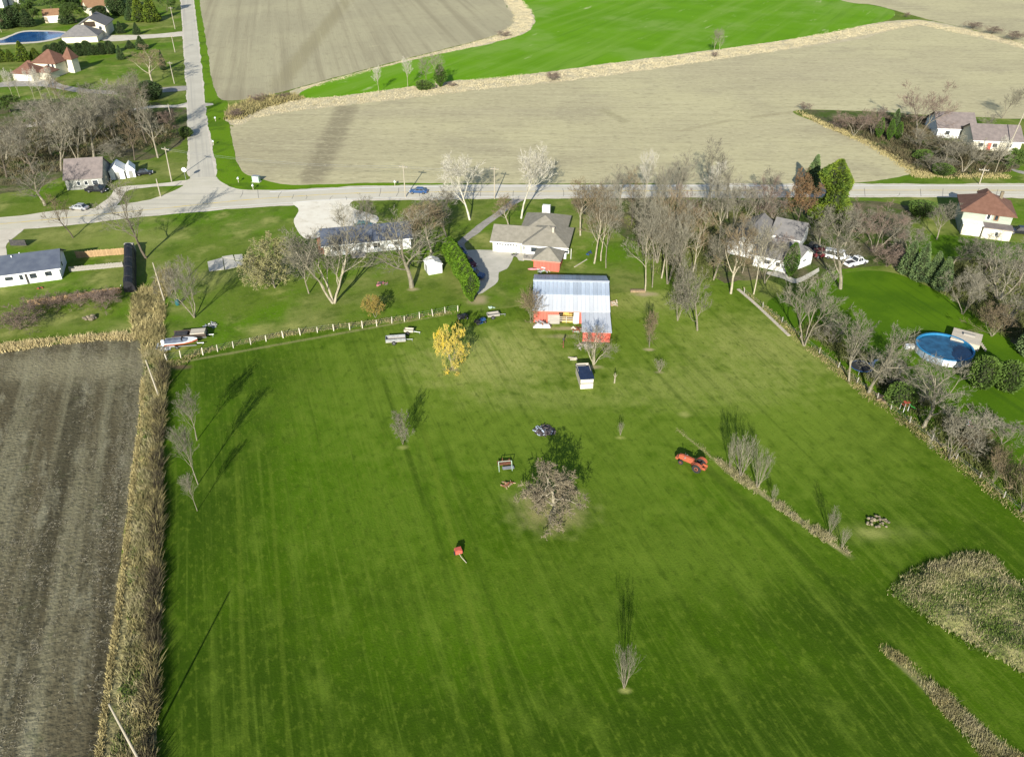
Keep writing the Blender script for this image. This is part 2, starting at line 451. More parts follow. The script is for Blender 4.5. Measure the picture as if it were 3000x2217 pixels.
grey_wood = mat('grey_board', (0.33, 0.31, 0.27), (0.25, 0.23, 0.20), scale=1.0, stretch=(0.4, 5, 5), rough=0.9)
fence_wood = mat('fence_board', (0.40, 0.27, 0.14), (0.30, 0.19, 0.10), scale=1.0, rough=0.9, rand=0.15)
pole_wood = mat('pole_wood', (0.38, 0.34, 0.265), (0.29, 0.26, 0.20), scale=1.0, stretch=(4, 4, 0.4), rough=0.9)
post_m = mat('whitewashed_post', (0.62, 0.58, 0.48), (0.48, 0.44, 0.36), scale=3.0, rough=0.9, rand=0.15)
straw = mat('straw', (0.50, 0.36, 0.10), (0.38, 0.26, 0.08), scale=3.0, rough=0.95, bump=0.8)
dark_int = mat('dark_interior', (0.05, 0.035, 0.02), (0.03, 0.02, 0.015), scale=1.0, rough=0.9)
steel = mat('grey_steel', (0.40, 0.41, 0.42), (0.30, 0.31, 0.32), scale=2.0, rough=0.45, metal=0.4)
dark_steel = mat('dark_steel', (0.03, 0.03, 0.035), (0.06, 0.055, 0.05), scale=2.0, rough=0.6)
rust = mat('rusty_iron', (0.22, 0.08, 0.04), (0.13, 0.06, 0.035), scale=4.0, rough=0.9)
tyre_m = mat('tyre_rubber', (0.02, 0.02, 0.02), (0.03, 0.03, 0.03), scale=6, rough=0.9)
orange_p = mat('faded_orange_paint', (0.40, 0.095, 0.04), (0.30, 0.085, 0.045), scale=3, rough=0.7)
red_p = mat('faded_red_paint', (0.48, 0.10, 0.07), (0.38, 0.09, 0.06), scale=3, rough=0.6)
blue_p = mat('blue_car_paint', (0.02, 0.06, 0.16), (0.025, 0.07, 0.18), scale=3, rough=0.25, spec=0.5)
black_p = mat('black_car_paint', (0.012, 0.013, 0.017), (0.02, 0.02, 0.024), scale=3, rough=0.25, spec=0.5)
silver_p = mat('silver_car_paint', (0.45, 0.46, 0.47), (0.40, 0.41, 0.42), scale=3, rough=0.3, metal=0.4)
white_p = mat('white_car_paint', (0.72, 0.73, 0.73), (0.66, 0.67, 0.67), scale=3, rough=0.3)
teal_p = mat('teal_car_paint', (0.02, 0.12, 0.13), (0.02, 0.09, 0.10), scale=3, rough=0.3)
maroon_p = mat('maroon_paint', (0.14, 0.02, 0.03), (0.10, 0.02, 0.02), scale=3, rough=0.35)
yellow_line = mat('yellow_road_paint', (0.60, 0.46, 0.13), (0.54, 0.46, 0.28), scale=0.4, rough=0.8, coords='World')
white_line = mat('white_road_paint', (0.72, 0.71, 0.68), (0.58, 0.56, 0.52), scale=0.4, rough=0.8, coords='World')
crack_m = mat('tar_crack', (0.10, 0.095, 0.09), (0.16, 0.15, 0.14), scale=2, rough=0.9, coords='World')
pool_blue = mat('blue_vinyl', (0.02, 0.16, 0.32), (0.03, 0.20, 0.38), scale=1.5, rough=0.5)
pink_p = mat('pink_plastic', (0.50, 0.20, 0.22), (0.42, 0.17, 0.19), scale=2, rough=0.5)
green_p = mat('green_plastic', (0.05, 0.36, 0.06), (0.04, 0.30, 0.05), scale=2, rough=0.5)
pale_green = mat('pale_green_metal', (0.36, 0.46, 0.38), (0.30, 0.40, 0.33), scale=2, rough=0.6)
stone_m = mat('field_stone', (0.24, 0.20, 0.13), (0.15, 0.125, 0.085), scale=4, rough=0.9, rand=0.25)
log_m = mat('cut_log', (0.36, 0.26, 0.15), (0.22, 0.16, 0.10), scale=4, rough=0.9, rand=0.25)
ash_m = mat('ash_and_char', (0.03, 0.028, 0.028), (0.15, 0.13, 0.125), scale=1.5, rough=0.95, c3=(0.07, 0.055, 0.05))

bark_grey = mat('grey_bark', (0.24, 0.215, 0.155), (0.16, 0.14, 0.10), scale=3, rough=0.95, rand=0.18)
bark_pale = mat('pale_bark', (0.38, 0.34, 0.245), (0.25, 0.22, 0.155), scale=2, rough=0.9, rand=0.15)
bark_white = mat('white_sycamore_bark', (0.56, 0.54, 0.45), (0.36, 0.33, 0.25), scale=1.2, rough=0.9)
bark_dark = mat('dark_bark', (0.13, 0.105, 0.075), (0.09, 0.075, 0.055), scale=3, rough=0.95, rand=0.18)
twig_grey = mat('grey_twigs', (0.20, 0.185, 0.138), (0.14, 0.128, 0.093), scale=0.8, rough=0.95, rand=0.2)
twig_pale = mat('pale_twigs', (0.44, 0.42, 0.35), (0.33, 0.31, 0.25), scale=0.8, rough=0.95, rand=0.1)
twig_brown = mat('brown_twigs', (0.20, 0.155, 0.09), (0.14, 0.11, 0.065), scale=0.8, rough=0.95, rand=0.15)
twig_red = mat('reddish_twigs', (0.20, 0.145, 0.115), (0.14, 0.105, 0.08), scale=0.8, rough=0.95, rand=0.15)
lf_yellow = mat('yellow_leaves', (0.70, 0.53, 0.05), (0.50, 0.42, 0.08), scale=0.7, rough=0.8, trans=0.25, c3=(0.68, 0.55, 0.12))
lf_gold = mat('dull_gold_leaves', (0.34, 0.25, 0.05), (0.26, 0.20, 0.05), scale=0.9, rough=0.8, trans=0.2)
lf_olive = mat('grey_olive_leaves', (0.22, 0.21, 0.08), (0.30, 0.28, 0.13), scale=0.6, rough=0.85, trans=0.2)
lf_brown = mat('russet_leaves', (0.19, 0.11, 0.05), (0.13, 0.08, 0.04), scale=0.8, rough=0.9, trans=0.15)
lf_cedar = mat('cedar_foliage', (0.075, 0.15, 0.012), (0.045, 0.10, 0.010), scale=0.9, rough=0.85, rand=0.15, trans=0.1)
lf_bright = mat('bright_arborvitae_foliage', (0.10, 0.185, 0.007), (0.05, 0.11, 0.005), scale=0.9, rough=0.85, rand=0.1, trans=0.1)
lf_pine = mat('pine_foliage', (0.14, 0.19, 0.014), (0.05, 0.09, 0.01), scale=0.5, rough=0.85, rand=0.12, trans=0.1)
lf_spruce = mat('blue_spruce_foliage', (0.115, 0.165, 0.055), (0.05, 0.085, 0.03), scale=0.7, rough=0.85, rand=0.15)
lf_dark = mat('dark_evergreen_foliage', (0.03, 0.06, 0.018), (0.055, 0.09, 0.022), scale=0.5, rough=0.9, rand=0.25)
lf_green = mat('green_leaves', (0.085, 0.14, 0.022), (0.05, 0.09, 0.016), scale=0.5, rough=0.85, rand=0.25, trans=0.15)
core_m = mat('dark_blocking_core', (0.018, 0.028, 0.009), (0.03, 0.035, 0.013), scale=1, rough=1)  # solid core added inside evergreen crowns to stop light passing through
blade_tan = mat('tan_grass_blades', (0.52, 0.43, 0.22), (0.36, 0.29, 0.14), scale=0.6, rough=0.95, coords='World', c3=(0.46, 0.38, 0.19))
blade_mix = mat('olive_tan_grass_blades', (0.36, 0.30, 0.13), (0.16, 0.14, 0.06), scale=0.7, rough=0.95, coords='World', c3=(0.24, 0.21, 0.09))
blade_green = mat('green_grass_blades', (0.11, 0.16, 0.025), (0.06, 0.10, 0.016), scale=0.7, rough=0.95, coords='World')
blade_pale = mat('bleached_grass_blades', (0.50, 0.44, 0.285), (0.41, 0.355, 0.22), scale=0.3, rough=0.95, coords='World')
blade_mix2 = mat('straw_grass_blades', (0.44, 0.37, 0.17), (0.30, 0.25, 0.11), scale=0.6, rough=0.95, coords='World')
blade_soft = mat('faded_grass_blades', (0.36, 0.315, 0.175), (0.21, 0.20, 0.085), scale=0.9, rough=0.95, coords='World')
blade_olive = mat('olive_undergrowth', (0.13, 0.145, 0.04), (0.07, 0.08, 0.022), scale=0.5, rough=0.95, coords='World')
blade_brown = mat('brown_undergrowth', (0.12, 0.095, 0.05), (0.06, 0.06, 0.025), scale=0.4, rough=0.95, coords='World')
blade_dark = mat('dark_brush_stems', (0.10, 0.085, 0.045), (0.05, 0.04, 0.025), scale=0.7, rough=0.95, coords='World')
sliver_m = mat('pale_corn_residue', (0.25, 0.225, 0.155), (0.18, 0.16, 0.11), scale=1.0, rough=0.95, coords='World')

# ------------------------------------------------------------------ building helpers
class MB:
    def __init__(s):
        s.v, s.f = [], []
    def poly(s, pts):
        n = len(s.v)
        s.v += [tuple(p) for p in pts]
        s.f.append(tuple(range(n, n + len(pts))))
    def box(s, x0, x1, y0, y1, z0, z1, M=None):
        n = len(s.v)
        c = [Vector((x, y, z)) for z in (z0, z1) for y in (y0, y1) for x in (x0, x1)]
        if M is not None:
            c = [M @ p for p in c]
        s.v += [tuple(p) for p in c]
        for q in ((0, 2, 3, 1), (4, 5, 7, 6), (0, 1, 5, 4), (2, 6, 7, 3), (0, 4, 6, 2), (1, 3, 7, 5)):
            s.f.append(tuple(n + i for i in q))
    def tube(s, pts, rad, k=6, cap=True):
        base = len(s.v)
        m = len(pts)
        for i, p in enumerate(pts):
            p = Vector(p)
            t = Vector(pts[min(i + 1, m - 1)]) - Vector(pts[max(i - 1, 0)])
            if t.length < 1e-6:
                t = Vector((0, 0, 1))
            t.normalize()
            a = t.orthogonal().normalized() if abs(t.z) < 0.9 else Vector((1, 0, 0))
            a = (a - t * a.dot(t)).normalized()
            b = t.cross(a)
            r = rad[i] if hasattr(rad, '__len__') else rad
            for j in range(k):
                w = 2 * math.pi * j / k
                q = p + a * (r * math.cos(w)) + b * (r * math.sin(w))
                s.v.append((q.x, q.y, q.z))
        for i in range(m - 1):
            for j in range(k):
                a0, a1 = base + i * k + j, base + i * k + (j + 1) % k
                s.f.append((a0, a1, a1 + k, a0 + k))
        if cap:
            s.f.append(tuple(base + j for j in reversed(range(k))))
            s.f.append(tuple(base + (m - 1) * k + j for j in range(k)))
    def lathe(s, prof, k=16, M=None, closed=False):
        base = len(s.v)
        for r, z in prof:
            for j in range(k):
                w = 2 * math.pi * j / k
                q = Vector((r * math.cos(w), r * math.sin(w), z))
                if M is not None:
                    q = M @ q
                s.v.append((q.x, q.y, q.z))
        m = len(prof)
        for i in range(m if closed else m - 1):
            for j in range(k):
                i2 = (i + 1) % m
                s.f.append((base + i * k + j, base + i * k + (j + 1) % k, base + i2 * k + (j + 1) % k, base + i2 * k + j))
        if not closed:
            s.f.append(tuple(base + j for j in reversed(range(k))))
            s.f.append(tuple(base + (m - 1) * k + j for j in range(k)))
    def loft(s, secs):
        """secs: list of rings of equal length"""
        base = len(s.v)
        k = len(secs[0])
        for r in secs:
            s.v += [tuple(p) for p in r]
        for i in range(len(secs) - 1):
            for j in range(k):
                s.f.append((base + i * k + j, base + i * k + (j + 1) % k, base + (i + 1) * k + (j + 1) % k, base + (i + 1) * k + j))
        s.f.append(tuple(base + j for j in reversed(range(k))))
        s.f.append(tuple(base + (len(secs) - 1) * k + j for j in range(k)))
    def prism(s, poly, y0, y1):
        """poly in x,z extruded along y"""
        s.loft([[(x, y0, z) for x, z in poly], [(x, y1, z) for x, z in poly]])
    def mesh(s, name, m=None, smooth=False):
        me = bpy.data.meshes.new(name)
        me.from_pydata(s.v, [], s.f)
        if m:
            me.materials.append(m)
        if smooth:
            me.polygons.foreach_set('use_smooth', [True] * len(me.polygons))
        me.update()
        return me
    def build(s, name, m, parent=None, smooth=False, fix=True):
        me = s.mesh(name, m, smooth)
        if fix:
            bm = bmesh.new()
            bm.from_mesh(me)
            bmesh.ops.recalc_face_normals(bm, faces=bm.faces)
            bm.to_mesh(me)
            bm.free()
        o = bpy.data.objects.new(name, me)
        COL.objects.link(o)
        o.parent = parent
        return o

def tag(o, label=None, cat=None, group=None, kind=None):
    if label: o['label'] = label
    if cat: o['category'] = cat
    if group: o['group'] = group
    if kind: o['kind'] = kind
    return o
def empty(name, loc, rz, label, cat, group=None):
    o = bpy.data.objects.new(name, None)
    COL.objects.link(o)
    o.location = loc
    o.rotation_euler = (0, 0, rz)
    o.empty_display_size = 0.5
    return tag(o, label, cat, group)
def copy_tree(o, parent=None):
    c = o.copy()
    COL.objects.link(c)
    c.parent = parent
    for ch in o.children:
        copy_tree(ch, c)
    return c
def bx(name, m, parent, x0, x1, y0, y1, z0, z1, M=None):
    b = MB()
    b.box(x0, x1, y0, y1, z0, z1, M)
    return b.build(name, m, parent, fix=False)

# ------------------------------------------------------------------ ground sheets
def smooth_loop(pts, step, jit, seed, closed=True):
    n = len(pts)
    out = []
    rng = random.Random(seed)
    for i in range(n if closed else n - 1):
        p0, p1, p2, p3 = (pts[(i + k - 1) % n] if closed else pts[max(0, min(n - 1, i + k - 1))] for k in range(4))
        m = max(1, min(140, int((p2 - p1).length / min(step, 1.2))))
        for j in range(m):
            t = j / m
            q = 0.5 * ((2 * p1) + (p2 - p0) * t + (2 * p0 - 5 * p1 + 4 * p2 - p3) * t * t + (3 * p1 - p0 - 3 * p2 + p3) * t ** 3)
            if jit:
                q = q + Vector((noise.noise((q.x * .12, q.y * .12, seed)) * 1.6 + noise.noise((q.x * .5, q.y * .5, seed + 3)), noise.noise((q.x * .12, q.y * .12, seed + 9)) * 1.6 + noise.noise((q.x * .5, q.y * .5, seed + 5)), 0)) * jit
            out.append(q)
    if not closed:
        out.append(pts[-1])
    return out

def sheet(name, px, z, m, jit=0.0, step=1.5, seed=1, smooth=True, kind='structure', parent=None, world=False):
    pts = [Vector((p[0], p[1], 0)) if world else P(*p) for p in px]
    if smooth:
        pts = smooth_loop(pts, step, jit, seed)
    pts = [Vector((p.x, p.y, z)) for p in pts]
    tris = tessellate_polygon([pts])
    b = MB()
    b.v = [tuple(p) for p in pts]
    for t in tris:
        a, c, e = (pts[i] for i in t)
        if (c - a).cross(e - a).z < 0:
            t = (t[0], t[2], t[1])
        b.f.append(tuple(t))
    o = b.build(name, m, parent, fix=False)
    if kind and parent is None:
        o['kind'] = kind
    return o

g = MB()
g.poly([(-6000, -1500, 0), (6000, -1500, 0), (6000, 12000, 0), (-6000, 12000, 0)])
tag(g.build('ground', yard), kind='structure')

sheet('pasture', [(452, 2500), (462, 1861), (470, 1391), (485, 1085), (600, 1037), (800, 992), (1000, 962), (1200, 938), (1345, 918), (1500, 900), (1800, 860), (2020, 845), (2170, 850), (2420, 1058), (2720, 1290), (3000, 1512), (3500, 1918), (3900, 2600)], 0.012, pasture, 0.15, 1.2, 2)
sheet('neighbour_lawn', [(2250, 900), (2330, 850), (2480, 800), (2620, 800), (2760, 860), (2900, 955), (3000, 1030), (3400, 1320), (3400, 1840), (3000, 1512), (2720, 1290), (2420, 1058)], 0.008, lawn2, 0.2, 1.5, 3)
sheet('front_lawn', [(2660, 700), (2760, 690), (3000, 712), (3300, 720), (3300, 780), (2900, 760), (2700, 740)], 0.016, lawn2, 0.2, 1.5, 3)
sheet('corn_field', [(-800, 1090), (0, 1030), (94, 1016), (220, 1000), (315, 992), (393, 994), (420, 1027), (420, 1107), (406, 1265), (387, 1391), (359, 1637), (336, 1824), (310, 2011), (286, 2200), (250, 2600), (-900, 2600)], 0.016, dark_field, 0.25, 1.0, 4)
sheet('ditch', [(420, 1027), (400, 985), (395, 955), (420, 880), (455, 815), (478, 790), (498, 790), (500, 820), (485, 900), (475, 960), (480, 1040), (487, 1085), (474, 1233), (472, 1391), (467, 1600), (463, 1861), (452, 2200), (440, 2500), (262, 2500), (286, 2200), (310, 2011), (336, 1824), (359, 1637), (387, 1391), (406, 1265), (420, 1107)], 0.024, brush_ground, 0.3, 1.0, 5)

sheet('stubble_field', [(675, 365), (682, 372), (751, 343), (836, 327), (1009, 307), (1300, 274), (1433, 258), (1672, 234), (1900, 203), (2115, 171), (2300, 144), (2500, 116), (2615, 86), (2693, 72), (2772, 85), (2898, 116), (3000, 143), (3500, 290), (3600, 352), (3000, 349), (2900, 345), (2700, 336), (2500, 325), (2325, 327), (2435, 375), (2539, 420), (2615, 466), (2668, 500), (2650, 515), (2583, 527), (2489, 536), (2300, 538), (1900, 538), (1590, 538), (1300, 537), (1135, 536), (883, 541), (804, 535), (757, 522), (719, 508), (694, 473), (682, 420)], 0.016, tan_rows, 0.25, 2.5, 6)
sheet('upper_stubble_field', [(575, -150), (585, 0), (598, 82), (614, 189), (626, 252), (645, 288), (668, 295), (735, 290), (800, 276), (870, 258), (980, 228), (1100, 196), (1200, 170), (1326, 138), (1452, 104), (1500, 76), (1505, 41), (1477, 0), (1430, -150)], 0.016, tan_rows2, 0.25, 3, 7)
sheet('wheat_field', [(1470, -170), (1527, 0), (1556, 31), (1565, 60), (1552, 85), (1515, 104), (1420, 129), (1285, 157), (1185, 179), (996, 225), (893, 261), (868, 280), (885, 291), (915, 292), (1009, 284), (1192, 259), (1335, 240), (1452, 232), (1641, 209), (1800, 187), (2052, 155), (2300, 121), (2457, 95), (2552, 73), (2600, 60), (2621, 44), (2615, 31), (2552, 16), (2457, 0), (2200, -80), (2000, -170)], 0.020, wheat, 0.25, 3, 8)
sheet('far_stubble_field', [(2000, -180), (2200, -80), (2457, 0), (2552, 14), (2640, 36), (2720, 58), (2772, 70), (2898, 100), (3000, 128), (3500, 260), (3900, 150), (3600, -180)], 0.018, tan_rows, 0.25, 3, 9)
sheet('dry_grass_waterway', [(665, 352), (672, 335), (690, 318), (760, 300), (850, 290), (915, 289), (1009, 281), (1192, 256), (1335, 237), (1452, 229), (1641, 206), (1800, 184), (2052, 152), (2300, 118), (2457, 92), (2552, 70), (2640, 60), (2700, 60), (2772, 71), (2898, 101), (3000, 129), (3500, 262), (3500, 295), (3000, 145), (2898, 118), (2772, 87), (2693, 75), (2615, 89), (2500, 119), (2300, 147), (2115, 174), (1900, 206), (1672, 237), (1433, 261), (1300, 277), (1009, 310), (836, 330), (751, 346), (690, 372)], 0.024, dry_ground, 0.6, 2.5, 10)
sheet('dry_grass_headland', [(1440, -150), (1477, 0), (1505, 41), (1501, 74), (1452, 106), (1326, 140), (1200, 173), (1100, 199), (980, 231), (870, 261), (850, 275), (870, 279), (893, 264), (996, 228), (1185, 182), (1285, 160), (1420, 132), (1515, 107), (1552, 88), (1566, 60), (1557, 31), (1528, 0), (1475, -150)], 0.028, dry_ground, 0.6, 2.5, 11)

sheet('west_verge', [(585, -150), (587, 0), (600, 82), (615, 189), (628, 252), (645, 288), (665, 297), (668, 340), (672, 365), (682, 420), (694, 473), (719, 508), (757, 522), (804, 535), (883, 541), (1135, 536), (1300, 537), (1300, 546), (1072, 550), (915, 557), (773, 563), (704, 560), (660, 548), (625, 515), (610, 409), (596, 315), (585, 189), (570, 63), (562, 0), (550, -150)], 0.010, verge, 0.3, 2, 14)
sheet('woodland_floor', [(0, 300), (150, 290), (330, 290), (540, 320), (548, 400), (500, 440), (420, 470), (330, 480), (180, 520), (60, 560), (-250, 560), (-250, 330)], 0.008, woods_floor, 0.8, 2, 15)
sheet('roadside_thicket_floor', [(2340, 328), (2500, 327), (2700, 338), (2760, 345), (2780, 420), (2960, 440), (3000, 470), (2950, 505), (2800, 520), (2680, 506), (2610, 460), (2530, 418), (2430, 374)], 0.028, woods_floor, 0.6, 1.5, 16)
sheet('grove_floor', [(1680, 590), (1900, 580), (2150, 590), (2330, 590), (2560, 590), (2700, 620), (2650, 700), (2700, 800), (2880, 930), (3050, 1040), (3050, 800), (2800, 740), (2780, 800), (2620, 780), (2420, 800), (2360, 860), (2250, 820), (2120, 830), (2080, 780), (2000, 740), (1850, 700)], 0.010, woods_floor, 0.8, 2, 17)

# roads
sheet('side_road_shoulder', [(512, -200), (528, 0), (536, 126), (544, 250), (547, 315), (551, 420), (553, 515), (634, 515), (617, 409), (603, 315), (591, 189), (576, 63), (569, 0), (549, -200)], 0.028, gravel_m, 0.3, 3, 18)
sheet('side_road', [(515, -200), (532, 0), (540, 126), (548, 250), (551, 315), (555, 420), (557, 520), (560, 600), (640, 600), (630, 520), (612, 409), (598, 315), (587, 189), (572, 63), (565, 0), (545, -200)], 0.032, side_road_m, 0.06, 3, 20)
SOUTH = [(-500, 730), (0, 675), (142, 661), (283, 647), (466, 627), (598, 615), (700, 607), (871, 596), (1031, 585), (1198, 582), (1300, 581), (1590, 578), (1861, 576), (2200, 575), (2483, 574), (2722, 574), (2942, 576), (3600, 580)]
NORTH = [(-500, 690), (0, 641), (148, 622), (274, 613), (380, 598), (441, 587), (500, 566), (535, 548), (555, 525), (628, 517), (640, 530), (663, 546), (704, 558), (773, 561), (915, 555), (1072, 548), (1300, 544), (1590, 543), (1861, 543), (2200, 541), (2483, 541), (3000, 541), (3600, 542)]
sheet('road_shoulder', [(x, y + 4.5) for x, y in SOUTH] + [(x, y - (2.5 if x > 640 or x < 540 else 0)) for x, y in NORTH][::-1], 0.036, gravel_m, 0.35, 2.5, 19)
main_road = sheet('main_road', SOUTH + NORTH[::-1], 0.040, road_m, 0.06, 2.5, 21)
def stripe(name, px, w, z, m, parent, dash=None):
    pts = smooth_loop([P(*p) for p in px], 2.0, 0, 1, closed=False)
    b = MB()
    acc = 0
    for i in range(len(pts) - 1):
        a, c = pts[i], pts[i + 1]
        t = (c - a).normalized()
        nrm = Vector((-t.y, t.x, 0)) * w / 2
        acc += (c - a).length
        if dash and (acc % dash[1]) > dash[0]:
            continue
        b.poly([(q.x, q.y, z) for q in (a - nrm, c - nrm, c + nrm, a + nrm)])
    return b.build(name, m, parent, fix=False)
stripe('centre_line', [(0, 657), (283, 630), (466, 612), (640, 594), (773, 582), (1031, 567), (1300, 563), (1861, 560), (2483, 558), (3400, 559)], 0.42, 0.046, yellow_line, main_road)
stripe('edge_line', [(790, 563), (915, 557.5), (1072, 550.5), (1300, 547), (1590, 546), (1861, 546), (2483, 544.5), (3400, 545)], 0.42, 0.046, white_line, main_road)
stripe('edge_line', [(600, 612), (700, 604), (871, 593), (1031, 582.5), (1300, 578.5), (1861, 573.5), (2483, 571.5), (3400, 574)], 0.25, 0.046, white_line, main_road)
rg = random.Random(5)
ck = MB()
for x in list(range(700, 1320, 52)) + list(range(1420, 2950, 75)):
    x += rg.uniform(-12, 12)
    y0 = 590 - max(0, (1100 - x)) * .02 + (x > 1100) * -12
    ys, yn = y0 - 2, y0 - rg.uniform(10, 28)
    a, c = P(x, ys), P(x + rg.uniform(-3, 12), yn)
    mid = (a + c) / 2 + Vector((rg.uniform(-.3, .3), 0, 0))
    for p, q in ((a, mid), (mid, c)):
        ck.poly([(p.x - .05, p.y, .050), (p.x + .05, p.y, .050), (q.x + .05, q.y, .050), (q.x - .05, q.y, .050)])
ck.build('tar_crack', crack_m, main_road, fix=False)

sheet('gravel_pad', [(868, 592), (1025, 584), (1024, 600), (1041, 612), (1104, 634), (1102, 655), (1072, 669), (1000, 674), (940, 681), (934, 697), (899, 700), (874, 681), (864, 647), (874, 615)], 0.044, pale_gravel_m, 0.2, 1, 22)
sheet('long_drive', [(1510, 578), (1545, 578), (1500, 606), (1455, 640), (1405, 680), (1362, 716), (1390, 756), (1375, 758), (1340, 722), (1347, 704), (1390, 668), (1440, 630), (1480, 600)], 0.030, grey_drive_m, 0.15, 1, 23)
sheet('garage_apron', [(1442, 733), (1502, 741), (1503, 757), (1484, 788), (1462, 798), (1458, 826), (1430, 848), (1401, 863), (1392, 829), (1388, 790), (1372, 757), (1360, 735)], 0.036, concrete_m, 0.08, 1, 24)
sheet('yard_path', [(1503, 752), (1512, 742), (1552, 747), (1553, 754), (1540, 755), (1535, 765), (1520, 763), (1515, 754)], 0.030, concrete_m, 0.05, .6, 25)
sheet('west_loop_drive', [(-80, 684), (0, 672), (70, 668), (34, 700), (18, 720), (26, 745), (10, 762), (-60, 785)], 0.030, gravel_m, 0.2, 1, 26)
sheet('pond_house_drive', [(540, 93), (440, 102), (335, 104), (300, 106), (292, 116), (330, 122), (440, 113), (545, 105)], 0.030, gravel_m, 0.25, 2, 27)
sheet('red_house_drive', [(552, 252), (470, 258), (430, 262), (330, 266), (230, 258), (170, 244), (150, 228), (115, 232), (0, 243), (-80, 262), (0, 256), (120, 254), (220, 270), (330, 277), (440, 274), (554, 264)], 0.030, grey_drive_m, 0.25, 2, 28)
sheet('wood_drive', [(552, 300), (520, 308), (440, 311), (330, 328), (230, 340), (100, 360), (0, 380), (-80, 396), (0, 390), (100, 372), (230, 350), (330, 337), (440, 318), (520, 315), (554, 314)], 0.030, gravel_m, 0.25, 2, 29)
sheet('corner_drive', [(552, 528), (480, 537), (430, 541), (345, 550), (318, 580), (270, 617), (330, 608), (352, 590), (372, 560), (440, 549), (552, 541)], 0.030, gravel_m, 0.15, 1, 30)
sheet('east_drive', [(2960, 495), (2985, 500), (3060, 512), (3060, 520), (2985, 508)], 0.034, grey_drive_m, 0.1, 1, 31)
sheet('field_entry', [(596, 303), (625, 304), (626, 308), (598, 312)], 0.034, gravel_m, 0.1, 1, 32)
sheet('pond_bank', [(-60, 116), (0, 113), (31, 103), (69, 91), (142, 90), (198, 96), (180, 111), (120, 125), (31, 131), (-60, 134)], 0.024, gravel_m, 0.4, 2, 33)
sheet('pond', [(-60, 122), (0, 119), (31, 108), (69, 95), (142, 94), (192, 98), (176, 108), (120, 121), (31, 126), (-60, 129)], 0.030, water_m, 0.2, 2, 34)
sheet('house_terrace', [(2250, 795), (2300, 800), (2330, 818), (2400, 785), (2400, 795), (2335, 830), (2290, 815), (2245, 803)], 0.034, concrete_m, 0.08, 1, 35)
sheet('tan_garden_path', [(90, 235), (130, 225), (170, 212), (176, 216), (130, 236), (95, 245)], 0.034, gravel_m, 0.2, 1, 36)

# ------------------------------------------------------------------ tall grass and brush (nobody could count it)
def in_poly(x, y, poly):
    r = False
    j = len(poly) - 1
    for i in range(len(poly)):
        xi, yi = poly[i]
        xj, yj = poly[j]
        if (yi > y) != (yj > y) and x < (xj - xi) * (y - yi) / (yj - yi) + xi:
            r = not r
        j = i
    return r
def tufts(name, label, cat, px, n, h, blades, m, seed, spread=0.35, width=0.09, zfun=None, poly_world=None, gate=None, edge=None):
    rng = random.Random(seed)
    poly = poly_world or [(P(*p).x, P(*p).y) for p in px]
    xs, ys = [p[0] for p in poly], [p[1] for p in poly]
    b = MB()
    k = tries = 0
    while k < n and tries < n * 60:
        tries += 1
        x, y = rng.uniform(min(xs), max(xs)), rng.uniform(min(ys), max(ys))
        if not in_poly(x, y, poly):
            continue
        dens = noise.noise((x * .25, y * .25, seed))
        if gate is not None:
            if dens + .5 * noise.noise((x * .9, y * .9, seed + 7)) < gate and rng.random() < .9:
                continue
        elif dens < -0.25 and rng.random() < .7:
            continue
        if edge and not edge(x, y):
            continue
        k += 1
        hh = h * rng.uniform(.5, 1.25) * (1 + .5 * dens)
        z0 = zfun(x, y) if zfun else 0
        lx, ly = rng.uniform(-.4, .6), rng.uniform(-.3, .3)
        for _ in range(blades):
            a = rng.uniform(0, 6.283)
            r = spread * 2.4 * math.sqrt(rng.random())
            bxx, byy = x + r * math.cos(a), y + r * math.sin(a)
            bh = hh * rng.uniform(.6, 1.1)
            a2 = rng.uniform(0, 6.283)
            ln2 = rng.uniform(.2, 1.0)
            ex, ey = bxx + bh * (lx * .5 + ln2 * math.cos(a2)), byy + bh * (ly * .5 + ln2 * math.sin(a2))
            w = width * rng.uniform(.6, 1.4)
            ca = rng.uniform(0, 3.1416)
            dx, dy = w * math.cos(ca), w * math.sin(ca)
            b.poly([(bxx - dx, byy - dy, z0), (bxx + dx, byy + dy, z0), (ex, ey, z0 + bh)])
    o = b.build(name, m, fix=False)
    return tag(o, label, cat, kind='stuff')

DITCH = [(425, 1030), (478, 1040), (485, 1090), (474, 1233), (470, 1391), (466, 1600), (462, 1861), (450, 2200), (442, 2420), (320, 2420), (338, 2200), (356, 2011), (378, 1824), (392, 1637), (412, 1391), (424, 1265), (430, 1107)]
tufts('ditch_grass', 'olive and tan dry grass filling the ditch beside the dark field', 'dry grass', DITCH, 2000, 0.7, 9, blade_mix, 41, 0.22, 0.045, gate=.02)
tufts('ditch_grass', 'pale straw tufts scattered through the ditch by the dark field', 'dry grass', DITCH, 2000, 0.75, 11, blade_soft, 42, 0.25, 0.045, gate=.08)
tufts('ditch_grass', 'green weeds low in the ditch by the dark field', 'weeds', DITCH, 900, 0.5, 8, blade_green, 142, 0.22, 0.05, gate=.15)
DR = [(470, 1050), (485, 1090), (474, 1233), (470, 1391), (466, 1600), (462, 1861), (450, 2200), (442, 2420), (412, 2420), (424, 2200), (440, 1861), (448, 1600), (455, 1391), (461, 1233), (470, 1100)]
tufts('ditch_brush', 'tall dark brush along the pasture side of the ditch', 'brush', DR, 1200, 1.3, 12, blade_dark, 143, 0.16, 0.05, gate=-.2)
tufts('ditch_brush', 'tall tan stalks along the pasture side of the ditch', 'dry grass', DR, 450, 1.4, 10, blade_mix, 144, 0.16, 0.05, gate=-.1)
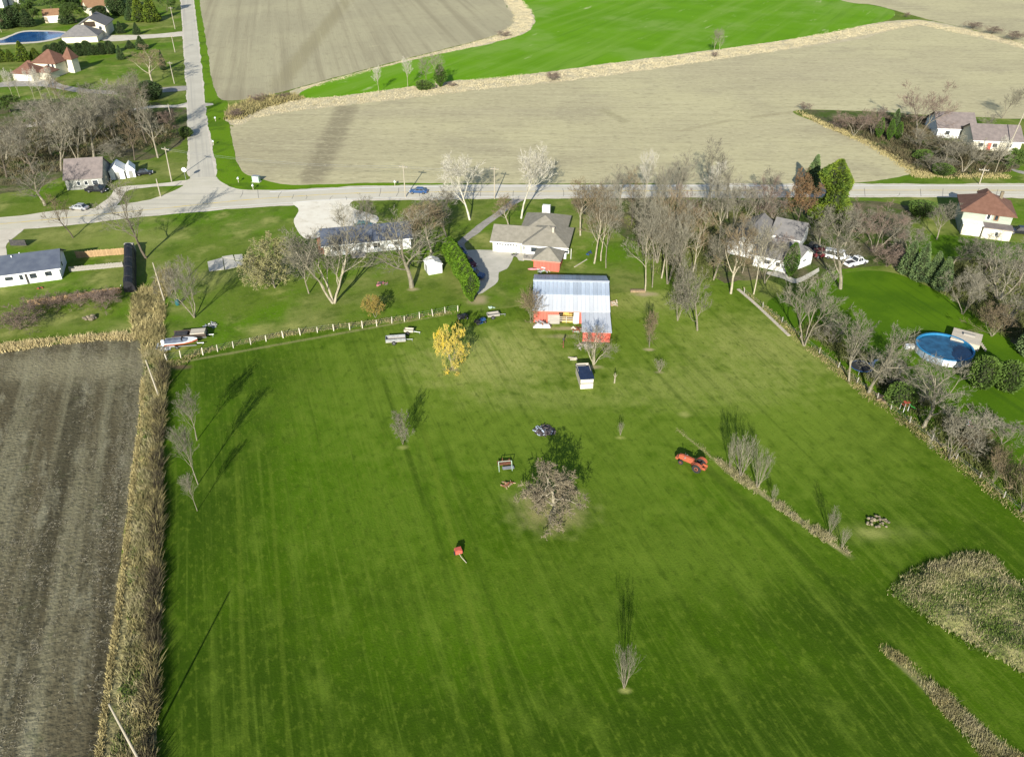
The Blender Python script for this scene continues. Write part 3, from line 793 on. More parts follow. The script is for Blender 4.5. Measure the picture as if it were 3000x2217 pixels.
tufts('ditch_edge_grass', 'narrow yellowish grass line along the edge of the dark field', 'dry grass', [(405, 1265), (418, 1107), (424, 1107), (413, 1265), (397, 1391), (370, 1637), (348, 1824), (322, 2011), (300, 2200), (270, 2420), (258, 2420), (288, 2200), (312, 2011), (338, 1824), (361, 1637), (388, 1391)], 1800, 0.35, 7, blade_mix2, 43, 0.14, 0.05)
tufts('ditch_head_grass', 'pale dry grass and weeds at the head of the ditch near the yard', 'dry grass', [(400, 990), (390, 940), (392, 870), (420, 845), (450, 850), (470, 800), (500, 780), (505, 830), (482, 900), (474, 960), (480, 1045), (425, 1040)], 700, 0.9, 10, blade_mix, 44, 0.3, 0.055, gate=.05)
tufts('ditch_head_grass', 'bleached grass clumps at the head of the ditch near the yard', 'dry grass', [(400, 990), (390, 940), (392, 870), (420, 845), (450, 850), (482, 900), (474, 960), (480, 1045), (425, 1040)], 350, 0.9, 10, blade_mix2, 145, 0.3, 0.055, gate=.12)
tufts('field_margin_grass', 'straggling tan grass along the top edge of the dark field', 'dry grass', [(-60, 1020), (0, 1014), (94, 1003), (220, 988), (320, 980), (400, 978), (395, 996), (315, 994), (220, 1002), (94, 1018), (0, 1032), (-60, 1038)], 700, 0.7, 7, blade_tan, 45, 0.35, 0.06)
tufts('waterway_grass', 'long band of bleached grass between the green wheat and the stubble', 'dry grass', [(670, 345), (690, 322), (850, 291), (1009, 282), (1192, 257), (1335, 239), (1641, 208), (1800, 186), (2052, 154), (2300, 120), (2552, 72), (2700, 62), (2898, 102), (3050, 142), (3050, 157), (2898, 117), (2693, 74), (2615, 88), (2300, 146), (2115, 173), (1900, 205), (1672, 236), (1433, 260), (1300, 276), (1009, 309), (836, 329), (751, 345), (690, 370)], 9000, 0.3, 5, blade_pale, 46, 0.5, 0.1)
tufts('headland_grass', 'curving band of bleached grass between the upper stubble and the wheat', 'dry grass', [(1477, 0), (1505, 41), (1501, 74), (1452, 106), (1326, 140), (1100, 199), (870, 262), (893, 263), (1185, 181), (1420, 131), (1515, 106), (1552, 87), (1565, 60), (1556, 31), (1527, 0)], 3500, 0.25, 5, blade_pale, 47, 0.45, 0.1)
tufts('pasture_strip_grass', 'narrow strip of bleached grass left unmown across the right pasture', 'dry grass', [(2095, 1350), (2112, 1348), (2200, 1408), (2300, 1475), (2420, 1560), (2480, 1605), (2494, 1630), (2478, 1625), (2400, 1578), (2290, 1500), (2180, 1425), (2130, 1385)], 520, 0.45, 9, blade_soft, 48, 0.14, 0.028, gate=-.1)
tufts('pasture_strip_grass', 'faint thin grass line leading from the tractor to the unmown strip', 'dry grass', [(1980, 1258), (1985, 1256), (2050, 1300), (2098, 1350), (2090, 1350), (2040, 1303)], 60, 0.2, 6, blade_soft, 49, 0.2, 0.03)
tufts('corner_strip_grass', 'strip of tangled dry grass in the lower right corner', 'dry grass', [(2580, 1895), (2640, 1925), (2680, 1955), (2740, 2005), (2800, 2060), (2880, 2130), (3000, 2225), (3090, 2300), (2960, 2300), (2886, 2216), (2843, 2165), (2734, 2042), (2690, 1985), (2640, 1940)], 900, 0.36, 10, blade_mix, 50, 0.3, 0.03, gate=-.05)
tufts('corner_strip_grass', 'pale straw ends poking through the lower right grass strip', 'dry grass', [(2650, 1940), (2740, 2010), (2880, 2140), (3000, 2235), (2930, 2260), (2843, 2165), (2734, 2042)], 350, 0.5, 8, blade_soft, 51, 0.25, 0.03)
tufts('lot_line_grass', 'tan grass and leaf litter along the lot line under the right hand trees', 'dry grass', [(2165, 845), (2180, 850), (2420, 1040), (2560, 1150), (2720, 1265), (2860, 1380), (3000, 1500), (3080, 1570), (3060, 1590), (2985, 1512), (2850, 1405), (2700, 1285), (2540, 1165), (2400, 1055)], 800, 0.36, 8, blade_mix, 52, 0.35, 0.05)
tufts('fence_line_grass', 'thin strip of tan grass under the pasture fence posts', 'dry grass', [(480, 1075), (490, 1060), (600, 1022), (800, 980), (1000, 951), (1200, 928), (1345, 908), (1345, 916), (1200, 937), (1000, 960), (800, 990), (600, 1036), (500, 1080)], 450, 0.35, 7, blade_mix, 53, 0.25, 0.05)
tufts('thicket_edge_grass', 'tan grass along the field edge of the roadside thicket', 'dry grass', [(2325, 325), (2340, 327), (2440, 368), (2545, 412), (2620, 455), (2690, 500), (2760, 510), (2950, 512), (2950, 522), (2680, 520), (2660, 505), (2610, 468), (2535, 422), (2432, 378)], 1100, 0.5, 6, blade_mix2, 54, 0.5, 0.07)
tufts('brush_patch_grass', 'brown brushy grass at the west end of the waterway', 'dry grass', [(662, 350), (680, 318), (740, 296), (850, 278), (880, 290), (760, 320), (700, 350)], 700, 1.5, 7, blade_mix, 55, 0.8, 0.15)

tufts('undergrowth', 'olive undergrowth below the spruce row at the right', 'undergrowth', [(2660, 800), (2760, 850), (2900, 950), (3060, 1050), (3060, 780), (2900, 760), (2820, 770)], 1600, 0.9, 10, blade_olive, 71, 0.6, 0.07, gate=0)
tufts('undergrowth', 'olive undergrowth between the grove trees', 'undergrowth', [(1840, 640), (1900, 780), (1960, 830), (2060, 830), (2130, 800), (2120, 640), (2330, 620), (2330, 590), (1840, 595)], 1600, 0.7, 10, blade_olive, 72, 0.6, 0.07, gate=.05)
tufts('undergrowth', 'olive undergrowth along the right lot line trees', 'undergrowth', [(2330, 960), (2400, 1000), (2560, 1120), (2760, 1290), (2900, 1400), (3030, 1510), (3030, 1400), (2880, 1280), (2700, 1160), (2560, 1060), (2400, 950)], 1500, 0.7, 10, blade_olive, 73, 0.5, 0.06, gate=.02)
tufts('undergrowth', 'brown undergrowth on the floor of the corner woods', 'undergrowth', [(-50, 400), (100, 340), (330, 320), (480, 330), (520, 400), (420, 440), (300, 440), (180, 500), (50, 540), (-50, 540)], 1600, 0.9, 9, blade_brown, 74, 0.9, 0.12, gate=.0)
tufts('undergrowth', 'dark undergrowth filling the roadside thicket', 'undergrowth', [(2440, 360), (2540, 345), (2760, 350), (2770, 420), (2960, 450), (2950, 500), (2800, 515), (2690, 500), (2540, 410)], 1500, 1.1, 9, blade_brown, 75, 0.8, 0.1, gate=.0)
# stubble residue lying on the near dark field
rng = random.Random(77)
poly = [(P(*p).x, P(*p).y) for p in [(-400, 1055), (0, 1035), (315, 998), (395, 1000), (416, 1107), (404, 1265), (384, 1391), (356, 1637), (334, 1824), (308, 2011), (284, 2200), (265, 2300), (-300, 2300)]]
xs, ys = [p[0] for p in poly], [p[1] for p in poly]
b = MB()
ca, sa = math.cos(GRID), math.sin(GRID)
while len(b.f) < 14000:
    x, y = rng.uniform(min(xs), max(xs)), rng.uniform(min(ys), max(ys))
    if not in_poly(x, y, poly):
        continue
    across = x * ca - y * sa
    along = x * sa + y * ca
    dn = .8 * noise.noise((across * .28, along * .03, 3)) + .7 * noise.noise((across * .8, along * .5, 9)) + .4 * noise.noise((across * 2, along * 2, 4))
    if dn < rng.uniform(-.05, .5):
        continue
    a = rng.uniform(0, 6.283)
    l, w = rng.uniform(.12, .45), rng.uniform(.02, .045)
    dx, dy = math.cos(a) * l, math.sin(a) * l
    nx, ny = -math.sin(a) * w, math.cos(a) * w
    z = 0.03
    b.poly([(x - nx, y - ny, z), (x + dx, y + dy, z + rng.uniform(.01, .12)), (x + nx, y + ny, z + .02)])
tag(b.build('corn_residue', sliver_m, fix=False), 'pale stalk litter strewn over the dark field', 'stalk litter', kind='stuff')

# weedy mound in the lower right corner
mpx = [(2604, 1740), (2669, 1678), (2734, 1652), (2821, 1626), (2908, 1630), (2951, 1687), (3000, 1712), (3150, 1800), (3250, 2000), (3150, 2055), (3000, 1977), (2929, 1938), (2843, 1891), (2734, 1830), (2669, 1778)]
mpoly = [(P(*p).x, P(*p).y) for p in mpx]
def edge_dist(x, y):
    best = 1e9
    for i in range(len(mpoly)):
        a, c = Vector(mpoly[i]), Vector(mpoly[(i + 1) % len(mpoly)])
        t = max(0, min(1, (Vector((x, y)) - a).dot(c - a) / (c - a).length_squared))
        best = min(best, (a + (c - a) * t - Vector((x, y))).length)
    return best
def mz(x, y):
    e = edge_dist(x, y)
    return 0.06 + 0.8 * min(1, e / 2.2) ** .7 * (.6 + .5 * noise.noise((x * .3, y * .3, 5))) + .25 * noise.noise((x * .9, y * .9, 2)) * min(1, e)
b = MB()
xs, ys = [p[0] for p in mpoly], [p[1] for p in mpoly]
st = 0.5
idx = {}
nx, ny = int((max(xs) - min(xs)) / st) + 1, int((max(ys) - min(ys)) / st) + 1
for i in range(nx):
    for j in range(ny):
        x, y = min(xs) + i * st, min(ys) + j * st
        if in_poly(x, y, mpoly):
            idx[i, j] = len(b.v)
            e = edge_dist(x, y)
            b.v.append((x, y, mz(x, y) if e > .35 else 0.014))
for i in range(nx):
    for j in range(ny):
        q = [(i, j), (i + 1, j), (i + 1, j + 1), (i, j + 1)]
        if all(t in idx for t in q):
            b.f.append(tuple(idx[t] for t in q))
tag(b.build('weedy_mound', mound_m, smooth=True, fix=False), kind='structure')
rim = [P(*p) for p in [(2604, 1740), (2669, 1678), (2734, 1652), (2821, 1626), (2908, 1630)]]
def near_rim(x, y):
    dd = min((Vector((x, y, 0)) - rim[i].lerp(rim[i + 1], t / 6)).length for i in range(4) for t in range(7))
    return dd < 3.2 or rng.random() < .12
tufts('mound_grass', 'bleached grass round the upper rim of the mound in the right corner', 'dry grass', None, 800, 0.45, 10, blade_soft, 60, 0.3, 0.035, mz, mpoly, edge=near_rim)
tufts('mound_weeds', 'green weeds growing over the mound in the right corner', 'weeds', None, 2200, 0.22, 9, blade_green, 61, 0.3, 0.04, mz, mpoly, gate=-.05)
tufts('mound_weeds', 'brown dead stems scattered over the mound in the right corner', 'weeds', None, 260, 0.3, 8, blade_soft, 62, 0.3, 0.035, mz, mpoly, gate=.05)

# ------------------------------------------------------------------ buildings
def frame(pa, pb):
    a, c = P(*pa), P(*pb)
    return a, math.atan2(c.y - a.y, c.x - a.x), (c - a).length
def win(parent, x, z, w, h, face='front', L=0, D=0, frame_m=None, cross=False):
    """a window on a wall: frame proud of the wall, pane set in it"""
    m = MB()
    p = MB()
    t = .06
    def bb(mb, u0, u1, z0, z1, d0, d1):
        if face == 'front': mb.box(u0, u1, -d1, -d0, z0, z1)
        elif face == 'back': mb.box(u0, u1, D + d0, D + d1, z0, z1)
        elif face == 'left': mb.box(-d1, -d0, u0, u1, z0, z1)
        else: mb.box(L + d0, L + d1, u0, u1, z0, z1)
    f = .09
    bb(m, x, x + w, z, z + f, .004, t)
    bb(m, x, x + w, z + h - f, z + h, .004, t)
    bb(m, x, x + f, z + f, z + h - f, .004, t)
    bb(m, x + w - f, x + w, z + f, z + h - f, .004, t)
    if cross:
        bb(m, x + w / 2 - .03, x + w / 2 + .03, z + f, z + h - f, .004, t)
    bb(p, x + f, x + w - f, z + f, z + h - f, .006, t * .5)
    o = m.build('window', frame_m or white_paint, parent, fix=False)
    p.build('pane', glass, o, fix=False)
    return o
def door(parent, x, w, h, m, face='front', L=0, D=0, z=0.05, name='door'):
    b, k = MB(), MB()
    if face == 'front':
        b.box(x, x + w, -.07, -.004, z, z + h); k.box(x + w * .85, x + w * .92, -.12, -.072, z + h * .45, z + h * .5)
    elif face == 'right':
        b.box(L + .004, L + .07, x, x + w, z, z + h); k.box(L + .072, L + .12, x + w * .85, x + w * .92, z + h * .45, z + h * .5)
    else:
        b.box(-.07, -.004, x, x + w, z, z + h); k.box(-.12, -.072, x + w * .85, x + w * .92, z + h * .45, z + h * .5)
    o = b.build(name, m, parent, fix=False)
    k.build('handle', dark_steel, o, fix=False)
    return o
def walls_box(name, m, parent, x0, x1, y0, y1, h, gable=None, rise=0, z0=0):
    b = MB()
    if gable == 'x':       # ridge along x: triangles on the left and right ends
        ym = (y0 + y1) / 2
        prof = [(y0, z0), (y1, z0), (y1, h), (ym, h + rise), (y0, h)]
        b.loft([[(x0, y, z) for y, z in prof], [(x1, y, z) for y, z in prof]])
    elif gable == 'y':
        xm = (x0 + x1) / 2
        prof = [(x0, z0), (x1, z0), (x1, h), (xm, h + rise), (x0, h)]
        b.loft([[(x, y0, z) for x, z in prof], [(x, y1, z) for x, z in prof]])
    else:
        b.box(x0, x1, y0, y1, z0, h)
    return b.build(name, m, parent)
def roof_mesh(x0, x1, y0, y1, h, rise, kind, over=.45, th=.16, name='roof'):
    """kind: hipx, hipy, gablex, gabley. walls stop at h; the roof sits on them"""
    b = MB()
    if kind.endswith('y'):
        mb, sw = roof_mesh(y0, y1, x0, x1, h, rise, kind[:-1] + 'x', over, th), True
        mb.v = [(v[1], v[0], v[2]) for v in mb.v]
        mb.f = [tuple(reversed(f)) for f in mb.f]
        return mb
    ym = (y0 + y1) / 2
    half = (y1 - y0) / 2
    sl = rise / half
    e = h - over * sl + .03
    X0, X1, Y0, Y1 = x0 - over, x1 + over, y0 - over, y1 + over
    zr = h + rise + .03
    if kind == 'gablex':
        R0, R1 = X0, X1
    else:
        ins = min(half + over, (X1 - X0) / 2 - .02)
        R0, R1 = X0 + ins, X1 - ins
    top = [(X0, Y0, e + th), (X1, Y0, e + th), (X1, Y1, e + th), (X0, Y1, e + th), (R0, ym, zr + th), (R1, ym, zr + th)]
    bot = [(x, y, z - th) for x, y, z in top]
    b.v = top + bot
    b.f = [(0, 1, 5, 4), (2, 3, 4, 5), (7, 6, 10, 11), (9, 8, 11, 10)]
    for i, j in ((0, 1), (2, 3)):
        b.f.append((j, i, i + 6, j + 6))
    if kind == 'gablex':
        for i, r, j in ((1, 5, 2), (3, 4, 0)):
            b.f += [(i, i + 6, r + 6, r), (r, r + 6, j + 6, j)]
    else:
        b.f += [(1, 2, 5), (3, 0, 4), (8, 7, 11), (6, 9, 10), (2, 1, 7, 8), (0, 3, 9, 6)]
    return b
def roof(parent, m, x0, x1, y0, y1, h, rise, kind, over=.45, th=.16, fascia=None, name='roof', ridge=None):
    o = roof_mesh(x0, x1, y0, y1, h, rise, kind, over, th).build(name, m, parent)
    if fascia and kind.endswith('x'):
        e = h - over * rise / ((y1 - y0) / 2)
        bx('fascia', fascia, o, x0 - over, x1 + over, y0 - over - .05, y0 - over - .003, e - .02, e + th + .03)
    return o
def house(name, label, pa, pb, D, h, kind, rise, wm, rm, over=.45, wins=(), doors=(), chim=None, cat='house', group=None, fascia=white_paint, th=.16):
    a, rz, L = frame(pa, pb)
    o = empty(name, a, rz, label, cat, group)
    g_ = kind[-1] if kind.startswith('gable') else None
    walls_box('wall', wm, o, 0, L, 0, D, h, g_, rise)
    r = roof(o, rm, 0, L, 0, D, h, rise, kind, over, th, fascia)
    for w in wins:
        win(o, w[1] * (L if w[0] in ('front', 'back') else D), w[2], w[3], w[4], w[0], L, D)
    for w in doors:
        door(o, w[1] * (L if w[0] == 'front' else D), w[2], w[3], w[4], w[0], L, D)
    if chim:
        x, y, s, z = chim
        bx('chimney', white_wall if len(chim) == 4 and wm is white_wall else stone_m, r, x * L - s / 2, x * L + s / 2, y * D - s / 2, y * D + s / 2, h, z)
    return o, L, D

# --- red barn with tin roof
a, rz, L = frame((1563, 944), (1781, 949))
Yd = 13.6
barn = empty('red_barn', a, rz, 'long red barn with pale ribbed tin roof and a lower front wing', 'barn')
hw, rise = 2.65, 2.25
b = MB()                                            # back and side walls, gable ends
b.box(0, L, Yd - .15, Yd, 0, hw)
for x in (0, L - .15):
    prof = [(0, 0), (Yd - .16, 0), (Yd - .16, hw), (Yd / 2, hw + rise - .05), (0, hw)]
    b.loft([[(x, y, z) for y, z in prof], [(x + .15, y, z) for y, z in prof]])
b.build('wall', red_wall, barn)
x1, x2, x3, x4 = 0.338 * L, 0.535 * L, 0.598 * L, .65 * L
def boards(xa, xb, za, zb, y0, y1, m, parent, w=.42):
    n = max(1, int((xb - xa) / w))
    for i in range(n):
        q = (xb - xa) / n
        bx('board', m, parent, xa + i * q + .008, xa + (i + 1) * q - .008, y0 - .012 * (i % 2), y1, za, zb)
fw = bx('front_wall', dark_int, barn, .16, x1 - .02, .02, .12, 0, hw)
boards(.0, x1, 0, hw, -.06, .018, red_wall, fw)
fw2 = bx('front_wall', dark_int, barn, x3 + .02, x4, .02, .12, 0, hw)
boards(x3, x4, 0, hw, -.06, .018, red_wall, fw2)
bx('lintel', red_wall, barn, x1, x3 - .01, -.03, .12, hw - .28, hw)
bx('sliding_door', white_paint, barn, x2 + .02, x3 + .1, -.24, -.12, .05, hw - .1)
bx('straw_floor', straw, barn, x1 + .05, x2, .15, 5.0, 0.02, .35)
rgb = random.Random(2)
for k in range(7):
    xx, yy = rgb.uniform(x1 + .2, x2 - 1.1), rgb.uniform(.8, 2.5)
    bx('straw_bale', straw, barn, xx, xx + rgb.uniform(.8, 1.2), yy, yy + .6, .355 + .004 * k, .35 + rgb.uniform(.3, 1.1))
for z in (.45, .85, 1.2):
    bx('gate_rail', pale_wood, barn, x1 + .02, x2 - .02, -.10, -.04, z, z + .11)
for x in (x1 + .02, (x1 + x2) / 2, x2 - .1):
    bx('gate_post', pale_wood, barn, x, x + .1, -.035, .02, .05, 1.4)
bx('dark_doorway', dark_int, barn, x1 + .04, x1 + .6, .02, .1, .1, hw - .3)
# roof of single sheets: two courses in front, one behind
n = 19
ov = .4
sl = rise / (Yd / 2)
ang = math.atan(sl)
slope_len = math.hypot(Yd / 2 + ov, (Yd / 2 + ov) * sl)
wpan = (L + .5) / n
def tin_sheet(len_, w):
    b = MB()
    b.box(.01, w - .01, 0, len_, 0, .03)
    for x in (.02, w * .33, w * .66):
        b.box(x, x + .045, 0.01, len_ - .01, .031, .07)
    return b
upper = tin_sheet(slope_len * .47, wpan).mesh('tin_sheet', tin_old)
lower = tin_sheet(slope_len * .55, wpan).mesh('tin_sheet', tin_new)
back = tin_sheet(slope_len, wpan).mesh('tin_sheet', tin_old)
rf = bx('roof_deck', grey_wood, barn, -.2, L + .2, Yd / 2 - .3, Yd / 2 + .3, hw + rise - .32, hw + rise - .2)
rgp = random.Random(8)
for i in range(n):
    x = -.25 + i * wpan
    z0 = hw - ov * sl + .04
    for me, dst, lift in ((lower, 0, 0), (upper, slope_len * .53, .045)):
        o = bpy.data.objects.new('tin_sheet', me)
        COL.objects.link(o)
        o.parent = rf
        o.location = (x, -ov + math.cos(ang) * dst, z0 + math.sin(ang) * dst + lift)
        o.rotation_euler = (ang + rgp.uniform(-.006, .006), 0, 0)
    o = bpy.data.objects.new('tin_sheet', back)
    COL.objects.link(o)
    o.parent = rf
    o.location = (x + wpan, Yd + ov, z0)
    o.rotation_euler = (ang, 0, math.pi)
bx('ridge_cap', tin_new, rf, -.3, L + .3, Yd / 2 - .32, Yd / 2 + .32, hw + rise + .1, hw + rise + .15)
bx('eave_trim', red_trim, rf, -.2, x4, -ov + .02, -ov + .1, hw - ov * sl - .12, hw - ov * sl + .02)
# front wing
wx0, wx1, wy0 = .645 * L, L, -6.4
wg = bx('wing_wall', red_wall, barn, wx0 + .1, wx1 - .1, wy0 + .1, -.03, 0, 2.02)
boards(wx0, wx1, 0, 2.05, wy0, wy0 + .09, red_wall, wg, .4)
nn = 7
for i in range(nn):
    w_ = (wx1 - wx0 + .4) / nn
    o = bpy.data.objects.new('tin_sheet', tin_sheet(6.75, w_).mesh('tin_sheet', tin_new) if i == 0 else wing_me)
    wing_me = o.data
    COL.objects.link(o)
    o.parent = wg
    o.location = (wx0 - .2 + i * w_, wy0 - .3, 2.06)
    o.rotation_euler = (math.atan(.42 / 6.7), 0, 0)

def lean_board(name, label, cat, pxy, w, h, t, tilt, rz, m):
    o = bx(name, m, None, -w / 2, w / 2, 0, t, 0, h)
    o.location = P(*pxy)
    o.rotation_euler = (tilt, 0, rz)
    return tag(o, label, cat)
lean_board('plywood_sheet', 'grey plywood sheet leaning on the red barn wall beside the opening', 'board', (1622, 949), 2.1, 1.75, .04, -.2, 0, grey_wood)
o = MB()
for k in range(4):
    o.box(-1.6 + .1 * k, 1.5 - .07 * k, .14 * k, .14 * k + .5, .085 * k, .085 * k + .08)
st_ = o.build('plank_stack', white_paint, None, fix=False)
st_.location = P(1588, 961)
tag(st_, 'stack of long white planks lying in front of the barn', 'planks')
def heap(name, label, cat, pxy, r, n, mats, seed, hmax=.9, size=(.15, .7)):
    """loose heap of bars and plates round a point"""
    rg = random.Random(seed)
    root = empty(name, P(*pxy), 0, label, cat)
    for k, m in enumerate(mats):
        b = MB()
        for i in range(n):
            a, q = rg.uniform(0, 6.28), rg.random() ** .6 * r
            z = (1 - q / r) * hmax * rg.random() + .05
            s = rg.uniform(*size)
            M = Matrix.Translation((q * math.cos(a), q * math.sin(a), z)) @ Matrix.Rotation(rg.uniform(0, 6.28), 4, 'Z') @ Matrix.Rotation(rg.uniform(-.5, .5), 4, 'X') @ Matrix.Rotation(rg.uniform(-.5, .5), 4, 'Y')
            b.box(-s, s, -s * rg.uniform(.08, .5), s * .2, -.03, rg.uniform(.02, .18), M)
        b.build(('scrap', 'frame_scrap', 'sheet_scrap')[k], m, root, fix=False)
    return root
heap('scrap_heap', 'heap of grey scrap metal piled against the red barn wall', 'scrap heap', (1592, 949), 1.3, 14, (steel, dark_steel, rust), 3)
heap('scrap_heap', 'loose scrap and pale tub beside the barn wing', 'scrap heap', (1690, 968), .9, 8, (pale_green, pale_wood, rust), 4, .5)
heap('branch_heap', 'low heap of grey brush in front of the barn wing', 'brush pile', (1712, 1015), 1.2, 16, (grey_wood, bark_grey), 5, .4)
heap('fallen_boards', 'two crossed pale boards lying on the pasture below the barn', 'boards', (1676, 1046), .9, 3, (pale_wood,), 6, .1, (.5, .9))
heap('scrap_lumber', 'small heap of tan lumber right of the barn', 'lumber', (1802, 890), 1.0, 7, (pale_wood, log_m), 7, .3)
p = empty('iron_hand_pump', P(1650, 1018), 0, 'rusty iron upright with dark top standing in front of the barn', 'iron post')
b = MB(); b.lathe([(.12, 0), (.1, .2), (.07, .3), (.07, 1.4)], 8); b.build('stem', rust, p)
b = MB(); b.lathe([(.09, 1.4), (.16, 1.45), (.16, 1.8), (.05, 1.95)], 8); b.build('cap', dark_steel, p)
b = MB(); b.tube([(0, 0, 1.6), (.35, 0, 1.75), (.6, 0, 1.3)], .035, 5); b.build('lever', rust, p)
b = MB(); b.tube([(0, 0, .8), (-.3, 0, .78), (-.34, 0, .6)], .04, 5); b.build('spout', rust, p)

# --- small red shed with hip roof
o, L, D = house('red_shed', 'small red shed with taupe hip roof between house and barn', (1563, 790), (1637, 797), 4.8, 2.35, 'hipx', 1.5, red_wall, taupe_roof, .35, fascia=red_trim, cat='shed')
door(o, .4, .9, 1.9, red_trim, 'right', L, D)

# --- main white house
a, rz, L = frame((1444, 736), (1660, 752))
mh = empty('white_house', a, rz, 'white ranch house with taupe hip roofs and attached garage', 'house')
gw = 6.9
walls_box('garage_wall', white_wall, mh, 0, gw, 0, 8.0, 2.5)
walls_box('wall', white_wall, mh, gw + .004, L, -1.15, 8.6, 2.65)
walls_box('rear_wing_wall', white_wall, mh, 5.2, 14.3, 8.604, 15.5, 2.6)
roof(mh, taupe_roof, 0, gw + 3.5, 0, 8.0, 2.5, 1.75, 'gablex', .5, fascia=white_paint, name='garage_roof')
roof(mh, taupe_roof, gw, L, -1.15, 8.6, 2.68, 2.15, 'hipx', .5, fascia=white_paint)
r2 = roof(mh, taupe_roof, 5.2, 14.3, 5.0, 15.5, 2.6, 2.1, 'hipy', .5, name='rear_roof')
bx('chimney', white_wall, r2, 8.6, 10.3, 12.8, 13.9, 2.6, 5.6)
b = MB(); b.lathe([(.25, 0), (.25, 1.0), (.32, 1.0), (.32, 1.15)], 8, Matrix.Translation((12.4, 2.2, 4.2))); b.build('vent', pale_wood, mh)
gd = bx('garage_door', white_paint, mh, .6, 5.4, -.06, -.004, .05, 2.15)
for k in range(8):
    bx('pane', glass, gd, .8 + k * .57, 1.2 + k * .57, -.075, -.064, 1.6, 1.9)
for k in range(3):
    bx('panel_groove', grey_wall, gd, .62, 5.38, -.068, -.062, .52 + .5 * k, .545 + .5 * k)
bx('side_door', tan_wall, mh, 5.75, 6.35, -.05, -.004, .05, 2.1)
bx('window', glass, mh, 6.5, 6.75, -.05, -.004, .9, 2.0)
def mwin(x, z, w, h):
    f = bx('window', white_paint, mh, x, x + w, -1.22, -1.154, z, z + h)
    bx('pane', glass, f, x + .1, x + w - .1, -1.24, -1.222, z + .1, z + h - .1)
mwin(8.2, 1.0, 1.6, 1.2); mwin(11.6, 1.35, .8, .8); mwin(14.6, 1.3, 1.6, .7)
bx('downspout', grey_wall, mh, gw + .06, gw + .16, -1.26, -1.16, .1, 2.5)
bx('deck', grey_wood, mh, 6.9, 10.4, -3.2, -1.17, .05, .4)
for x in (6.95, 8.6, 10.3):
    bx('deck_post', grey_wood, mh, x, x + .1, -3.2, -3.1, .4, 1.3)
bx('deck_rail', grey_wood, mh, 6.95, 10.4, -3.19, -3.11, 1.3, 1.38)
for x in (12, 16.6):
    bx('gutter', white_paint, mh, x, x + .08, -1.24, -1.16, .1, 2.4)
lean_board('fallen_ladder', 'long pale pole lying on the grass beside the red shed', 'ladder', (1655, 770), .18, .1, 4.6, 0, R(-38), pale_wood).location = P(1683, 783)

heap('yard_clutter', 'dark clutter of pots by the garage corner of the white house', 'clutter', (1511, 748), .8, 10, (dark_steel, grey_wall), 9, .6, (.1, .35))
heap('yard_clutter', 'dark clutter beside the white house deck', 'clutter', (1546, 757), .7, 8, (dark_steel, grey_wall), 10, .6, (.1, .35))
heap('yard_clutter', 'pale green junk stacked along the red shed wall', 'clutter', (1590, 795), 1.3, 12, (pale_green, steel), 11, .8, (.15, .5))

# --- slate-roofed ranch house by the gravel pad
o, L, D = house('ranch_house', 'long white house with slate blue roof beside the gravel pad', (952, 752), (1205, 728), 7.5, 2.6, 'gablex', 1.9, white_wall, blue_roof, .5,
      wins=[('front', .10, 1.0, 1.6, 1.1), ('front', .48, 1.1, .9, .9), ('front', .56, .9, 1.0, 1.2), ('front', .61, .9, .7, 1.2), ('front', .8, 1.0, 1.4, 1.1)], doors=[('front', .40, .95, 2.0, grey_wall)])
bx('wall_panel', cream_wall, o, .02, 1.3, -.05, -.004, .1, 2.5)
bx('brick_chimney', rust, o, -1.2, -.05, 1.2, 2.4, 0, 3.3)
bx('deck', grey_wood, o, L * .3, L * .46, -2.4, -.08, .1, .3)

# --- ranch house at the left edge
o, L, D = house('ranch_house', 'white house with slate blue roof at the left edge of the photo', (-120, 858), (182, 818), 8.0, 2.6, 'gablex', 2.0, white_wall, blue_roof, .5,
      wins=[('front', .46, 1.1, 1.6, .9), ('front', .60, .9, .8, 1.2), ('front', .70, .9, 1.4, 1.2), ('front', .85, 1.0, 1.4, 1.1)], doors=[('front', .66, .4, 2.1, dark_steel)])
win(o, 3, 1.2, 1.2, 1.0, 'right', L, D)
for k, f_ in enumerate((.55, .62)):
    b = MB(); b.lathe([(.12, 0), (.12, .5)], 8, Matrix.Translation((L * f_, 3.4 + k, 4.3))); b.build('roof_vent', white_paint, o)

# --- gray gabled barn house upper left, two small white outbuildings
o, L, D = house('grey_outbuilding', 'weathered grey building with steep plain roof among bare trees', (198, 558), (306, 551), 9.5, 2.8, 'gablex', 3.4, grey_wall, mauve_roof, .3,
      wins=[('front', .3, 1.0, .9, 1.1), ('front', .5, 1.0, .9, 1.1), ('front', .72, .9, 1.4, 1.3)], cat='outbuilding', fascia=None)
o, L, D = house('white_shed', 'white gabled shed nearest the grey building', (326, 528), (368, 524), 4.5, 2.2, 'gabley', 1.4, white_wall, white_paint, .2, doors=[('front', .35, 1.0, 1.8, grey_wall)], cat='shed', fascia=None)
o, L, D = house('white_shed', 'smaller white gabled shed beside the dark car', (373, 522), (399, 519), 3.6, 2.0, 'gabley', 1.2, white_wall, white_paint, .2, doors=[('front', .3, .9, 1.7, grey_wall)], cat='shed', fascia=None)

